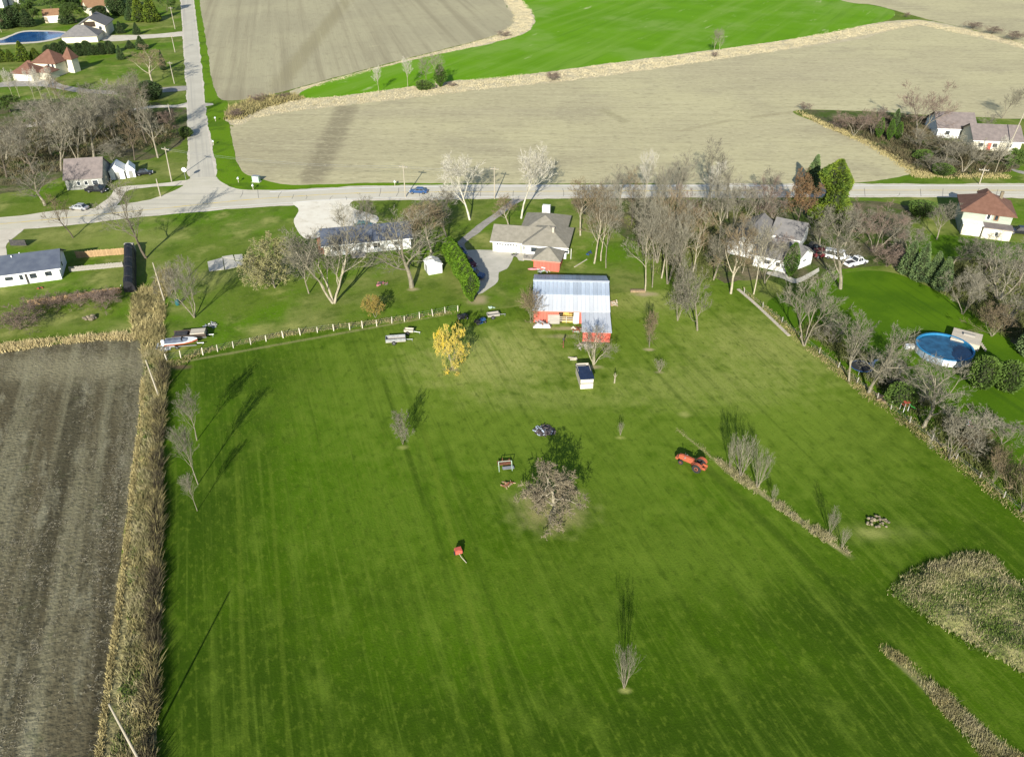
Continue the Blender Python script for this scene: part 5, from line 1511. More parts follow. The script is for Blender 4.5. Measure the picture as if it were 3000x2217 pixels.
for k, x, y, t, w, q in [
    ('oakB', 1990, 600, 440, 130, 'grey roadside tree left of the largest crown'), ('elmA', 1770, 640, 520, 120, 'grey tree behind the white house roof, right side'),
    ('oakA', 2130, 640, 480, 150, 'wide grey crown right of the largest one'), ('darkA', 2250, 610, 500, 120, 'dark roadside crown left of the russet tree'),
    ('elmA', 1925, 770, 590, 130, 'grey stems in the middle of the near grove'), ('mapleA', 2000, 850, 650, 130, 'leaning grey tree between grove and lowest tree'),
    ('mapleA', 2090, 820, 640, 130, 'bare tree above the start of the lot line path'), ('tallB', 2175, 800, 620, 110, 'bare tree before the wing of the grove house'),
    ('elmA', 2240, 830, 690, 130, 'twiggy tree over the grove house front'), ('darkA', 1870, 720, 560, 120, 'dark tree left in the back of the grove'),
    ('oakB', 2400, 720, 600, 120, 'bare crown between pine and large spreading tree'), ('redA', 2520, 680, 590, 150, 'brownish roadside crown right of the pine'),
    ('shrubC', 2660, 740, 660, 140, 'grey green brush above the spruce row'), ('darkA', 2880, 800, 690, 150, 'olive grey tree below the two storey house'), ('elmA', 2820, 920, 800, 140, 'brushy tree between spruce row and pool'),
    ('oakB', 2960, 960, 830, 170, 'grey tree above the pool at the right edge'), ('shrubC', 2430, 1010, 930, 130, 'low brush behind the lot line left of the trampoline'), ('shrubC', 2600, 1130, 1040, 150, 'grey brush behind the large lot line tree'),
    ('shrubC', 2700, 1180, 1090, 140, 'grey brush below the pool wall'), ('shrubA', 2850, 1330, 1250, 140, 'olive brush right of the wide lot line tree')]:
    tree(k, x, y, t, w, q)
tree('russet', 2335, 660, 492, 150, 'russet leaved tree left of the big pine')
tree('pine', 2425, 650, 468, 135, 'big bright green pine beside the road')
tree('spruce', 2375, 560, 452, 60, 'blue green spruce tip behind the big pine')
tree('cypress', 2312, 812, 712, 46, 'narrow green cypress in front of the grove garage')
tree('oakA', 2462, 846, 590, 290, 'large spreading bare tree right of the grove garage')
tree('mapleA', 2475, 720, 585, 120, 'bare tree behind the white van')
tree('redA', 2560, 740, 600, 160, 'brownish bare tree left of the spruce row')
tree('shrubC', 2620, 700, 620, 150, 'grey brush by the road left of the two storey house', name='bare_shrub')
tree('shrubB', 2600, 780, 710, 120, 'low russet brush left of the spruce row', name='bare_shrub')
tree('slimA', 2744, 702, 588, 110, 'bare tree in front of the two storey house')
tree('bush', 2700, 630, 592, 90, 'green bush beside the two storey house')
for (x, y, t), q in zip([(2656, 800, 704), (2690, 818, 711), (2728, 826, 735), (2754, 846, 752)], ['first', 'second', 'third', 'last and nearest']):
    tree('spruce', x, y, t, 62, q + ' spruce of the row below the two storey house', group='spruce row')
tree('elmB', 2925, 880, 720, 220, 'large bare tree at the right edge above the pool')
tree('darkA', 2985, 850, 700, 180, 'grey crown at the right edge below the two storey house')
tree('shrubC', 2850, 880, 790, 150, 'olive brush below the spruce row', name='bare_shrub')
tree('shrubA', 2905, 985, 890, 170, 'tan brush above the pool at the right', name='bare_shrub')
tree('mapleA', 2790, 780, 690, 100, 'bare tree right of the spruce row')
tree('spruce', 3020, 1040, 905, 90, 'blue green spruce cut by the right edge')

# --- trees along the right lot line
tree('elmA', 2356, 1013, 800, 170, 'grey bushy tree on the lot line below the grove garage')
tree('oakA', 2544, 1152, 915, 270, 'large pale limbed tree on the lot line left of the pool')
tree('mapleA', 2487, 1117, 935, 140, 'slimmer bare tree left of the large lot line tree')
tree('oakB', 2706, 1252, 1045, 230, 'forked bare tree on the lot line below the pool')
tree('shrubC', 2782, 1345, 1180, 240, 'wide many stemmed bare tree right of the forked lot line tree', name='bare_tree', cat='tree')
tree('shrubA', 2908, 1415, 1305, 110, 'tan feathery shrub on the lot line')
tree('shrubA', 2990, 1500, 1340, 150, 'brown feathery shrub at the right edge of the lot line')
tree('shrubC', 2935, 1300, 1230, 150, 'dark brush behind the tan feathery shrub', name='bare_shrub')
tree('bush', 2870, 1130, 1048, 84, 'left of two dark green bushes below the pool deck')
tree('bush', 2945, 1140, 1062, 88, 'right of two dark green bushes below the pool deck')
tree('bush', 2640, 1180, 1130, 90, 'dark green bush left of the toy slide')
tree('bush', 2590, 1100, 1060, 70, 'dark green bush left of the pool')

# --- thicket and field trees, upper right
tree('redA', 2685, 405, 228, 195, 'big red tinged crown over the thicket')
tree('mapleA', 2935, 348, 248, 88, 'round grey tree at the field edge, far right')
tree('redA', 2500, 398, 318, 110, 'reddish tree at the left of the thicket', group='thicket trees')
tree('redA', 2555, 400, 312, 110, 'reddish tree next to the green columns in the thicket', group='thicket trees')
tree('shrubB', 2460, 380, 330, 70, 'low dark bush at the left tip of the thicket', name='bare_shrub')
for x, y, t, q in [(2572, 408, 345, 'leftmost'), (2602, 414, 350, 'middle'), (2628, 410, 358, 'rightmost')]:
    tree('cypress', x, y, t, 22, q + ' of three small green columns in the thicket', group='thicket columns')
tree('spruce', 2618, 380, 318, 34, 'pale green conifer behind the thicket columns')
for i, (k, x, y, t, w, q) in enumerate([('darkA', 2690, 460, 375, 110, 'dark tree at the field side of the lower thicket'), ('oakB', 2760, 490, 385, 130, 'grey tree in front of the pale thicket house'), ('elmA', 2820, 505, 400, 120, 'many stemmed tree by the road in the thicket'), ('shrubC', 2730, 505, 450, 130, 'olive brush at the roadside end of the thicket'), ('oakA', 2880, 500, 410, 130, 'grey crown in front of the long mauve roof'), ('slimB', 2915, 505, 395, 60, 'pale leaning stems left of the right edge house'), ('leafy', 2960, 500, 440, 70, 'green leafy tree at the right end of the thicket'), ('darkB', 2680, 430, 360, 90, 'dark tree below the big red crown'), ('shrubC', 2800, 455, 400, 110, 'grey brush between the two thicket houses'), ('bush', 2705, 468, 440, 50, 'small bright green bush inside the thicket'), ('bush', 2755, 512, 480, 60, 'green bush beside the road below the thicket'), ('mapleA', 2890, 395, 330, 70, 'small bare tree behind the mauve roofs')]):
    tree(k, x, y, t, w, q)
tree('shrubB', 2357, 325, 300, 50, 'small dark bush on the stubble left of the thicket')

# --- trees standing in the waterway
tree('slimB', 1110, 274, 192, 36, 'thin pale tree at the left of the waterway')
tree('slimB', 1195, 256, 165, 40, 'tall thin pale tree in the middle of the waterway')
tree('tallB', 1250, 258, 160, 62, 'grey stem in the clump at the waterway')
tree('tallA', 1275, 256, 150, 60, 'tallest stem of the clump at the waterway')
tree('cypress', 1290, 256, 190, 40, 'dark green conifer within the waterway clump')
tree('bush', 1240, 262, 235, 50, 'green bush at the foot of the waterway clump')
tree('tallA', 2090, 166, 82, 28, 'left stem of the pair on the far waterway')
tree('tallA', 2106, 164, 82, 26, 'right stem of the pair on the far waterway')
for x, y, t, w, q in [(1625, 236, 210, 66, 'round dark brush in the middle of the pale band'), (1478, 108, 88, 60, 'reddish brush at the curve of the pale band'), (1325, 253, 240, 42, 'small red brush right of the waterway clump'), (2095, 168, 152, 30, 'small dark bush under the pair of stems'), (2655, 52, 36, 24, 'small dark bush at the corner of the wheat'), (2850, 85, 64, 70, 'dark brush left in the row at the upper right'), (2905, 100, 78, 70, 'dark brush in the middle of the row at the upper right'), (2965, 118, 92, 80, 'dark brush right in the row at the upper right'), (760, 302, 275, 70, 'brown brush at the west end of the wheat'), (690, 345, 318, 60, 'dark brush beside the side road verge'), (830, 288, 270, 50, 'brown brush at the wheat tip')]:
    tree('shrubB', x, y, t, w, q)

# --- woods, upper left
for k, x, y, t, w, q in [
    ('oakA', 463, 463, 290, 150, 'bare tree by the side road left verge beside the tall pole'),
    ('darkA', 430, 420, 205, 120, 'dark narrow crown standing above the corner woods'),
    ('oakA', 275, 462, 262, 210, 'largest crown in the middle of the corner woods'),
    ('elmA', 228, 470, 285, 170, 'many stemmed tree behind the grey building'),
    ('oakB', 150, 455, 310, 170, 'broad tree left of the grey building'),
    ('oakA', 60, 430, 320, 180, 'broad tree at the left edge of the corner woods'),
    ('darkA', 100, 510, 380, 170, 'tree above the roadside at the left of the corner woods'),
    ('elmA', 340, 430, 290, 150, 'grey tree right of the largest woods crown'),
    ('darkB', 395, 470, 330, 130, 'tree behind the white sheds'),
    ('oakB', 210, 385, 260, 170, 'tree at the back of the corner woods'),
    ('mapleA', 310, 375, 240, 150, 'tall crown at the back of the corner woods'),
    ('darkA', 20, 520, 400, 150, 'dark tree at the left edge above the road'),
    ('elmA', 385, 385, 265, 120, 'grey tree at the woods edge near the side road'),
    ('shrubC', 330, 470, 410, 150, 'low brush in the middle of the corner woods'),
    ('shrubB', 500, 372, 320, 70, 'reddish brush beside the side road'),
    ('leafy', 30, 330, 280, 90, 'dark leafy bush at the left edge of the woods'),
    ('oakB', 110, 370, 290, 130, 'tree by the wood drive'),
    ('mapleB', 447, 246, 135, 112, 'pale bare tree on the lawn beside the side road'),
    ('darkA', 395, 290, 210, 90, 'dark crown where the blue grey drive meets the woods'),
    ('oakA', 180, 500, 330, 170, 'grey crown hanging over the grey building'), ('oakB', 250, 420, 280, 170, 'grey crown behind the largest woods crown'), ('darkA', 330, 400, 260, 140, 'dark crown right of centre in the corner woods'),
    ('oakA', 20, 470, 350, 160, 'grey crown at the left edge of the corner woods'), ('elmA', 80, 480, 350, 150, 'grey stems left in the corner woods'), ('oakB', 360, 340, 235, 130, 'crown at the drive end of the corner woods'), ('darkA', 140, 410, 290, 150, 'dark crown left of the largest woods crown'),
    ('darkB', 425, 360, 250, 110, 'brown crown nearest the side road in the woods'), ('oakA', 290, 330, 230, 130, 'crown between the two upper drives'),
    ('darkB', 190, 320, 215, 110, 'bare tree below the brown roofed house drive'),
]:
    tree(k, x, y, t, w, q)
tree('blob', 440, 292, 238, 70, 'dark round evergreen beside the blue grey drive')
tree('bush', 375, 278, 250, 70, 'green bush above the corner woods')
tree('bush', 545, 400, 372, 40, 'green bush at the side road edge by the woods')
for x, y, t, q in [(40, 292, 200, 'first'), (58, 287, 205, 'second'), (104, 300, 200, 'third'), (127, 303, 195, 'fourth'), (152, 299, 205, 'fifth'), (164, 292, 190, 'sixth')]:
    tree('slimB', x, y, t, 34, q + ' slim tree from the left below the brown roofed house', group='slim trees below the brown roofed house')
# hedge of evergreens above the lawn, pond house
HQ = ['left end', 'second', 'third', 'fourth', 'fifth', 'sixth', 'seventh', 'eighth', 'right end']
for i in range(9):
    x = 148 + i * 22
    tree('blob', x, 170 - i * 1.5, 132 - (i % 3) * 6, 34, HQ[i] + ' evergreen of the hedge below the grey house', group='evergreen hedge below the grey house')
for x, y, t, w, q in [(8, 180, 140, 40, 'leftmost'), (32, 180, 145, 36, 'second'), (70, 178, 120, 46, 'tall third'), (105, 172, 140, 36, 'last')]:
    tree('firB', x, y, t, w, q + ' conifer in the row above the brown roofed house', group='conifers above the brown roofed house')
for k, x, y, t, w, q in [
    ('fir', 354, 98, 62, 30, 'small fir on the lawn right of the grey house'),
    ('fir', 402, 102, 66, 26, 'small dark fir by the pond house drive'),
    ('fir', 415, 145, 105, 40, 'fir below the pond house drive'),
    ('fir', 382, 142, 118, 30, 'smaller fir left of the one below the drive'),
    ('fir', 480, 205, 145, 22, 'narrow dark fir beside the side road'),
    ('fir', 355, 175, 132, 24, 'narrow dark fir at the right end of the hedge'),
    ('firB', 412, 62, -10, 56, 'pair of tall firs at the top, left one'),
    ('firB', 448, 64, -14, 60, 'pair of tall firs at the top, right one'),
    ('fir', 385, 60, 15, 40, 'dark fir left of the tall pair'),
    ('blob', 352, 45, -20, 60, 'round blue green tree right of the orange roof'),
    ('leafy', 225, 68, 8, 80, 'leafy tree left of the orange roofed house'),
    ('blob', 300, 60, 18, 56, 'green tree in front of the orange roofed house'),
    ('fir', 198, 70, 15, 50, 'dark fir right of the tan shed'),
    ('leafy', 100, 72, 5, 80, 'leafy tree left of the tan shed'),
    ('fir', 82, 78, 25, 50, 'dark fir left of the tan shed'),
    ('blob', 45, 78, 20, 60, 'dark evergreen above the pond'),
    ('fir', 15, 84, 22, 50, 'dark fir at the left edge above the pond'),
    ('leafy', 150, 30, -25, 90, 'leafy tree behind the tan shed'),
    ('leafy', 80, 22, -30, 70, 'leafy tree at the top edge left of centre'),
    ('blob', 210, 22, -25, 60, 'dark tree behind the leafy trees at the top'),
    ('blob', 340, 12, -40, 60, 'dark tree at the top edge right of the orange roof'),
    ('fir', 390, 18, -35, 40, 'dark fir at the top edge by the side road'),
    ('leafy', 490, 35, -15, 56, 'leafy tree beside the tall firs and the side road'),
    ('mapleB', 5, 95, 40, 40, 'bare tree at the left edge by the pond'),
    ('leafy', 470, 5, -50, 60, 'leafy tree at the very top by the side road'),
]:
    tree(k, x, y, t, w, q)
# dead garden brush, left
for x, y, t, w, q in [(115, 915, 868, 110, 'left end'), (175, 905, 858, 100, 'middle'), (235, 900, 858, 90, 'right'), (300, 888, 850, 90, 'far right')]:
    tree('shrubB', x, y, t, w, q + ' brown bush of the dead garden row')

# --- cedar hedge beside the apron
hp = [(1318, 762), (1324, 774), (1330, 786), (1337, 799), (1344, 812), (1351, 826), (1358, 840), (1366, 855), (1374, 870), (1382, 886)]
hq = ['farthest', 'second farthest', 'third farthest', 'fourth farthest', 'fifth farthest', 'fifth nearest', 'fourth nearest', 'third nearest', 'second nearest', 'nearest']
for i, (x, y) in enumerate(hp):
    tree('cedar', x, y, y - 66 - 22 * math.sin(min(1, i / 7) * 1.57), 46, hq[i] + ' cedar of the bright green hedge beside the apron', group='cedar hedge beside the apron')

# ------------------------------------------------------------------ fences
def fence_posts(label, pts, h, m, rails=0, name='post_fence', r=.085):
    root = empty(name, P(*pts[0]), 0, label, 'fence')
    o0 = root.location
    pb = MB()
    pb.lathe([(r, 0), (r * .95, h * .9), (r * .6, h)], 7)
    me = pb.mesh('post', m)
    rg = random.Random(len(pts))
    ws = []
    for p in pts:
        o = bpy.data.objects.new('post', me)
        COL.objects.link(o)
        o.parent = root
        o.location = P(*p) - o0
        o.rotation_euler = (rg.uniform(-.08, .08), rg.uniform(-.08, .08), rg.uniform(0, 6))
        o.scale = (1, 1, rg.uniform(.85, 1.12))
        ws.append(P(*p) - o0)
    for k in range(rails):
        w = MB()
        w.tube([q + Vector((0, 0, h * (.35 + .28 * k))) for q in ws], .012, 3)
        w.build('wire', steel, root, fix=False)
    return root
fp = [(490, 1058), (530, 1048), (595, 1040), (638, 1030), (684, 1019), (735, 1009), (780, 1000), (830, 990), (880, 982), (930, 974), (978, 969), (1025, 966), (1062, 961), (1104, 956), (1148, 947), (1185, 942), (1229, 933), (1268, 926), (1304, 918), (1341, 912)]
fence_posts('row of whitewashed fence posts along the top of the pasture', fp, 1.35, post_m, 3)
fence_posts('weathered fence posts under the trees along the right lot line', [(2180, 858), (2235, 902), (2290, 945), (2345, 990), (2400, 1035), (2455, 1078), (2510, 1122), (2570, 1168), (2610, 1198), (2665, 1240), (2730, 1290), (2800, 1345), (2870, 1400), (2940, 1458), (3010, 1512)], 1.2, grey_wood, 2)

def board_fence(label, pa, pb, h, m, w=.28, name='board_fence'):
    a, rz, L = frame(pa, pb)
    root = empty(name, a, rz, label, 'fence')
    b = MB()
    b.box(0, w - .025, -.02, .02, .05, h)
    me = b.mesh('board', m)
    n = int(L / w)
    rg = random.Random(n)
    for i in range(n):
        o = bpy.data.objects.new('board', me)
        COL.objects.link(o)
        o.parent = root
        o.location = (i * w, rg.uniform(-.01, .01), rg.uniform(-.03, .03))
        o.scale = (1, 1, rg.uniform(.95, 1.03))
    for z in (.35, h - .35):
        bx('rail', m, root, 0, L, .03, .09, z, z + .1)
    for i in range(int(L / 2.5) + 1):
        bx('post', m, root, i * 2.5 - .05, i * 2.5 + .05, .095, .19, 0, h + .05)
    return root
board_fence('orange brown board fence behind the left edge house', (225, 757), (374, 745), 1.5, fence_wood)
board_fence('grey board fence running right from the left edge house', (205, 797), (362, 782), 1.1, grey_wood)
board_fence('reddish board fence above the dead garden row', (85, 898), (360, 858), 1.3, fence_wood)

# pale boardwalk edging along the lot line, upper part
root = empty('lot_line_rail', P(2165, 845), 0, 'pale low plank edging running down from the grove', 'edging')
lp = [P(2162, 848), P(2200, 880), P(2235, 912), P(2270, 945), (P(2312, 985))]
lp = smooth_loop(lp, 2.4, 0, 1, closed=False)
for i in range(len(lp) - 1):
    p, q = lp[i], lp[i + 1]
    dd = q - p
    o = bx('plank', pale_wood, root, .03, dd.length - .03, -.3, .3, .05, .16)
    o.location = p - root.location
    o.rotation_euler = (0, 0, math.atan2(dd.y, dd.x))

# black covered stack
a, rz, L = frame((367, 856), (396, 846))
q1 = P(378, 738)
bs = empty('covered_stack', a, 0, 'long black tarp covered stack at the right end of the yard fences', 'covered stack')
ax = (P(381, 735) - P(381, 850))
secs = []
for i in range(9):
    t = i / 8
    c = ax * t + Vector((1.0, 0, 0))
    hh = 2.3 + .12 * math.sin(i * 2.1)
    wv = 1.15 + .06 * math.sin(i * 1.7)
    secs.append([(c.x + wv * math.cos(3.1416 * j / 8) * (1 if j % 2 else 1.03), c.y, hh * max(0.0, math.sin(3.1416 * j / 8)) ** .6) for j in range(9)])
b = MB(); b.loft(secs); b.build('tarp', black_tarp, bs)
b = MB()
for i in range(1, 8, 2):
    s_ = secs[i]
    b.tube([Vector(p) * 1.012 for p in s_], .03, 4)
b.build('strap', dark_steel, bs)
bx('end_pallet', grey_wood, bs, ax.x + .1, ax.x + 2.0, ax.y - .02, ax.y + .6, 0, 2.0)

# old concrete slabs
cp = empty('concrete_slab_pad', P(610, 790), 0, 'old cracked concrete slabs on the lawn left of the olive tree', 'slabs')
sl_ = [[(608, 768), (652, 756), (657, 790), (613, 796)], [(654, 756), (686, 762), (700, 782), (660, 791)], [(650, 753), (682, 748), (687, 760), (653, 755)], [(686, 748), (710, 746), (712, 762), (690, 764)], [(690, 767), (712, 764), (714, 776), (702, 780)]]
for q in sl_:
    pts = [P(*p) - cp.location for p in q]
    b = MB()
    b.loft([[(p.x, p.y, .03) for p in pts], [(p.x, p.y, .12) for p in pts]])
    b.build('slab', concrete_m, cp)

# ------------------------------------------------------------------ poles and wires
def pole(bp, top, label, arm=True, lean=(0, 0), r=.15):
    h = HT(bp[0], bp[1], top)
    o = empty('utility_pole', P(*bp), 0, label, 'pole', 'utility poles')
    o.rotation_euler = (lean[0], lean[1], R(-19))
    b = MB(); b.tube([(0, 0, 0), (0, 0, h * .5), (0, 0, h)], [r, r * .85, r * .65], 8); b.build('shaft', pole_wood, o)
    if arm:
        bx('crossarm', pole_wood, o, -1.1, 1.1, -.06, .06, h - .7, h - .56)
        for x in (-1, -.4, .4, 1):
            b = MB(); b.lathe([(.04, h - .56), (.07, h - .48), (.03, h - .36)], 6, Matrix.Translation((x, 0, 0))); b.build('insulator', steel, o)
    return o, h
pole((412, 2235), 2068, 'pale pole rising from the ditch at the bottom left corner', False, (0, R(-4)), .13)
pole((467, 1165), 1056, 'pole in the ditch just below the fence corner', False, (0, R(-4)), .13)
pole((481, 880), 770, 'pole at the head of the ditch by the black stack', False, (0, R(-2)), .14)
pole((503, 532), 430, 'tall pole left of the road junction', True, (0, R(3)))
pole((471, 577), 524, 'shorter pole on the grass island at the junction', False)
pole((511, 246), 180, 'pole beside the side road opposite the blue grey drive')
pole((513, 154), 103, 'pole beside the side road below the pond house drive')
pole((513, 86), 20, 'pole with crossarm beside the side road above the pond house drive')
pole((503, 352), 305, 'thin pole in the trees by the wood drive', False)
pA, hA = pole((1188, 578), 482, 'pole on the road edge behind the blue car', True)
pB, hB = pole((1449, 583), 488, 'pole on the road edge between the two sycamores', True)
pC, hC = pole((2869, 540), 492, 'pole beyond the road left of the two storey house roof', True)
pole((2948, 448), 296, 'tall leaning pole in front of the right edge house', False, (0, R(5)), .16)
def wire(label, a, c, sag):
    b = MB()
    pts = [a.lerp(c, t / 10) - Vector((0, 0, sag * 4 * (t / 10) * (1 - t / 10))) for t in range(11)]
    b.tube(pts, .022, 3, cap=False)
    tag(b.build('overhead_wire', steel, fix=False), label, 'wire')
for k, dz in enumerate((-.4, -.8)):
    up = Vector((0, 0, dz))
    wire(('upper', 'lower')[k] + ' overhead wire from the junction to the pole by the blue car', P(503, 532) + Vector((0, 0, HT(503, 532, 430))) + up, P(1188, 578) + Vector((0, 0, hA)) + up, 1.2)
    wire(('upper', 'lower')[k] + ' overhead wire between the blue car pole and the sycamores', P(1188, 578) + Vector((0, 0, hA)) + up, P(1449, 583) + Vector((0, 0, hB)) + up, .5)

# ------------------------------------------------------------------ vehicles
def wheel(parent, x, y, r, w, rim=steel):
    """wheel with its axle along y"""
    M = Matrix.Translation((x, y, r)) @ Matrix.Rotation(R(90), 4, 'X')
    b = MB(); b.lathe([(r * .6, -w / 2), (r * .93, -w / 2), (r, -w * .3), (r, w * .3), (r * .93, w / 2), (r * .6, w / 2)], 16, M)
    o = b.build('wheel', tyre_m, parent)
    b = MB(); b.lathe([(r * .58, -w * .42), (r * .3, -w * .55), (r * .3, w * .55), (r * .58, w * .42)], 12, M)
    b.build('rim', rim, o)
    return o
def car(name, label, cat, pxy, rz, m, L=4.5, Wd=1.75, kind='sedan', group=None):
    o = empty(name, P(*pxy), rz, label, cat, group)
    h0, hb = .32, .82 if kind != 'suv' else .98
    ht_ = {'sedan': 1.42, 'suv': 1.75, 'pickup': 1.75, 'van': 1.9}[kind]
    l2, w2 = L / 2, Wd / 2
    def ring(x, z0, z1, w):
        return [(x, -w, z0 + .06), (x, -w, z1 - .1), (x, -w * .9, z1), (x, w * .9, z1), (x, w, z1 - .1), (x, w, z0 + .06), (x, w * .9, z0), (x, -w * .9, z0)]
    b = MB()
    b.loft([ring(-l2, h0 + .08, hb - .1, w2 * .86), ring(-l2 + .15, h0, hb, w2 * .96), ring(-l2 * .5, h0, hb + .04, w2), ring(l2 * .4, h0, hb + .02, w2), ring(l2 - .35, h0, hb - .1, w2 * .95), ring(l2, h0 + .1, hb - .28, w2 * .82)])
    b.build('body', m, o, smooth=False)
    xs_ = {'sedan': (-l2 + .5, -l2 + 1.1, .35, 1.05), 'suv': (-l2 + .12, -l2 + .4, .4, 1.0), 'pickup': (-.35, -.15, .9, 1.4), 'van': (-l2 + .1, -l2 + .25, 1.2, 1.75)}[kind]
    cw = w2 * .92
    def cring(x, z, w):
        return [(x, -w, z), (x, w, z)]
    b = MB()
    x0, x1_, x2_, x3_ = xs_
    zb = hb - .02
    pts = [(x0, zb, cw), (x1_, ht_, cw * .8), (x2_, ht_, cw * .8), (x3_, zb, cw)]
    b.loft([[(x, -w, z) for x, z, w in pts], [(x, w, z) for x, z, w in pts]])
    cab = b.build('cabin', m, o)
    for s in (-1, 1):                                   # side windows
        q = MB()
        def sp(t, f):
            xb, xt = x0 + (x3_ - x0) * t, x1_ + (x2_ - x1_) * t
            return (xb + (xt - xb) * f, s * (cw + (cw * .8 - cw) * f + .012), zb + (ht_ - zb) * f)
        for t0, t1 in ((.08, .48), (.53, .92)):
            q = MB()
            q.poly([sp(t0, .2), sp(t1, .2), sp(t1, .88), sp(t0, .88)])
            q.build('side_window', glass, cab, fix=False)
    for nm, xa, xb_, dx in (('windscreen', x3_, x2_, .014), ('rear_window', x0, x1_, -.014)):
        q = MB()
        q.poly([(xa + (xb_ - xa) * f + dx, y * (cw + (cw * .8 - cw) * f) * .9, zb + (ht_ - zb) * f + .012) for y, f in ((-1, .12), (1, .12), (1, .9), (-1, .9))])
        q.build(nm, glass, cab, fix=False)
    if kind == 'pickup':
        bx('bed_floor', dark_steel, o, -l2 + .12, -.45, -w2 * .8, w2 * .8, hb + .045, hb + .06)
        for s in (-1, 1):
            bx('bed_side', m, o, -l2 + .1, -.4, s * w2 * .82, s * w2 * .95, hb, hb + .3)
    r = .33 if kind == 'sedan' else .38
    for x in (-L * .3, L * .31):
        for s in (-1, 1):
            wheel(o, x, s * (w2 - .1), r, .24)
    for s in (-1, 1):
        bx('headlight', white_paint, o, l2 - .16, l2 - .02, s * w2 * .62 - .16, s * w2 * .62 + .16, .52, .64)
        bx('tail_light', red_p, o, -l2 - .015, -l2 + .1, s * w2 * .66 - .14, s * w2 * .66 + .14, .6, .74)
    return o
car('blue_car', 'blue car driving on the main road', 'car', (1226, 566), R(180 - 4), blue_p, 4.5)
car('dark_pickup', 'dark pickup parked in front of the grey building', 'pickup', (285, 562), R(-4), black_p, 5.4, 1.9, 'pickup')
car('dark_car', 'black car beside the small white sheds', 'car', (424, 512), R(20), black_p, 4.3)
car('silver_car', 'pale car at the roadside below the grey building', 'car', (234, 614), R(170), silver_p, 4.3)
car('dark_suv', 'dark car parked right of the two storey house', 'car', (2985, 685), R(165), black_p, 4.6, 1.8, 'suv')
car('teal_car', 'teal car parked behind the slate roofed house', 'car', (1066, 667), R(5), teal_p, 4.5)
car('dark_car', 'dark car in the shade of the cedar hedge, upper one', 'car', (1345, 742), R(-52), blue_p, 4.4)
car('dark_car', 'dark car in the shade of the cedar hedge, middle one', 'car', (1372, 775), R(-50), maroon_p, 4.4)
car('dark_suv', 'dark car in the shade of the cedar hedge, nearest one', 'car', (1388, 812), R(-20), blue_p, 4.6, 1.8, 'suv')
car('maroon_van', 'maroon car in the shade behind the grove garage', 'car', (2408, 752), R(10), maroon_p, 4.5, 1.8, 'suv')
car('black_pickup', 'dark pickup parked left of the maroon car', 'pickup', (2375, 735), R(15), black_p, 5.2, 1.85, 'pickup')
car('white_van', 'white van parked behind the large spreading tree', 'van', (2452, 758), R(-25), white_p, 5.6, 2.0, 'van')
car('white_pickup', 'white pickup parked right of the white van', 'pickup', (2505, 775), R(25), white_p, 5.4, 1.95, 'pickup')
car('far_car', 'dark car in the top left corner, left one', 'car', (38, 10), R(0), black_p, 4.8)
car('far_car', 'dark blue car in the top left corner, right one', 'car', (56, 9), R(0), blue_p, 4.8)

# --- orange tractor
tr = empty('orange_tractor', P(2026, 1366), R(143), 'faded orange farm tractor parked on the right pasture', 'tractor')
b = MB()
b.loft([[(x, -w, z0), (x, -w * .9, z1 - .08), (x, -w * .5, z1), (x, w * .5, z1), (x, w * .9, z1 - .08), (x, w, z0)] for x, w, z0, z1 in ((-.2, .3, .75, 1.4), (.7, .32, .72, 1.42), (1.6, .3, .7, 1.4), (1.95, .26, .72, 1.3))])
b.build('hood', orange_p, tr)
bx('grille', dark_steel, tr, 1.96, 2.02, -.22, .22, .78, 1.25)
b = MB(); b.tube([(-1.5, 0, .72), (-.2, 0, .72), (1.4, 0, .62)], [.28, .26, .18], 8); b.build('chassis', orange_p, tr)
for s in (-1, 1):
    wheel(tr, -1.05, s * .78, .68, .38, orange_p)
    wheel(tr, 1.45, s * .55, .38, .2, orange_p)
    b = MB()
    arc = [(-1.05 + .8 * math.cos(a), .68 + .8 * math.sin(a)) for a in [R(d_) for d_ in range(20, 176, 20)]]
    for i in range(len(arc) - 1):
        (xa, za), (xb_, zb) = arc[i], arc[i + 1]
        b.loft([[(xa, s * .55, za), (xa, s * 1.02, za), (xb_, s * 1.02, zb), (xb_, s * .55, zb)], [(xa, s * .55, za + .05), (xa, s * 1.02, za + .05), (xb_, s * 1.02, zb + .05), (xb_, s * .55, zb + .05)]])
    b.build('fender', orange_p, tr)
    bx('headlight', steel, tr, .9, 1.05, s * .34 - .08, s * .34 + .08, 1.2, 1.36)
bx('platform', dark_steel, tr, -1.6, -.3, -.5, .5, .62, .7)
b = MB(); b.loft([[(-1.3, -.25, 1.02), (-.85, -.25, 1.0), (-.85, .25, 1.0), (-1.3, .25, 1.02)], [(-1.32, -.25, 1.1), (-.85, -.25, 1.06), (-.85, .25, 1.06), (-1.32, .25, 1.1)]])
b.box(-1.4, -1.32, -.24, .24, 1.05, 1.4); b.build('seat', tyre_m, tr)
b = MB(); b.lathe([(.2, 0), (.23, .015), (.2, .03), (.17, .015)], 14, Matrix.Translation((-.5, 0, 1.5)) @ Matrix.Rotation(-.6, 4, 'Y'), closed=True); b.build('steering_wheel', tyre_m, tr)
b = MB(); b.tube([(-.2, 0, 1.35), (-.48, 0, 1.5)], .025, 6); b.build('steering_column', dark_steel, tr)
b = MB(); b.lathe([(.04, 1.4), (.04, 2.0), (.055, 2.0), (.055, 1.75)], 8, Matrix.Translation((1.1, .12, 0))); b.build('exhaust_pipe', dark_steel, tr)
bx('front_weight', orange_p, tr, 1.98, 2.35, -.4, .4, .5, .85)
bx('drawbar', orange_p, tr, -2.1, -1.5, -.3, .3, .5, .62)
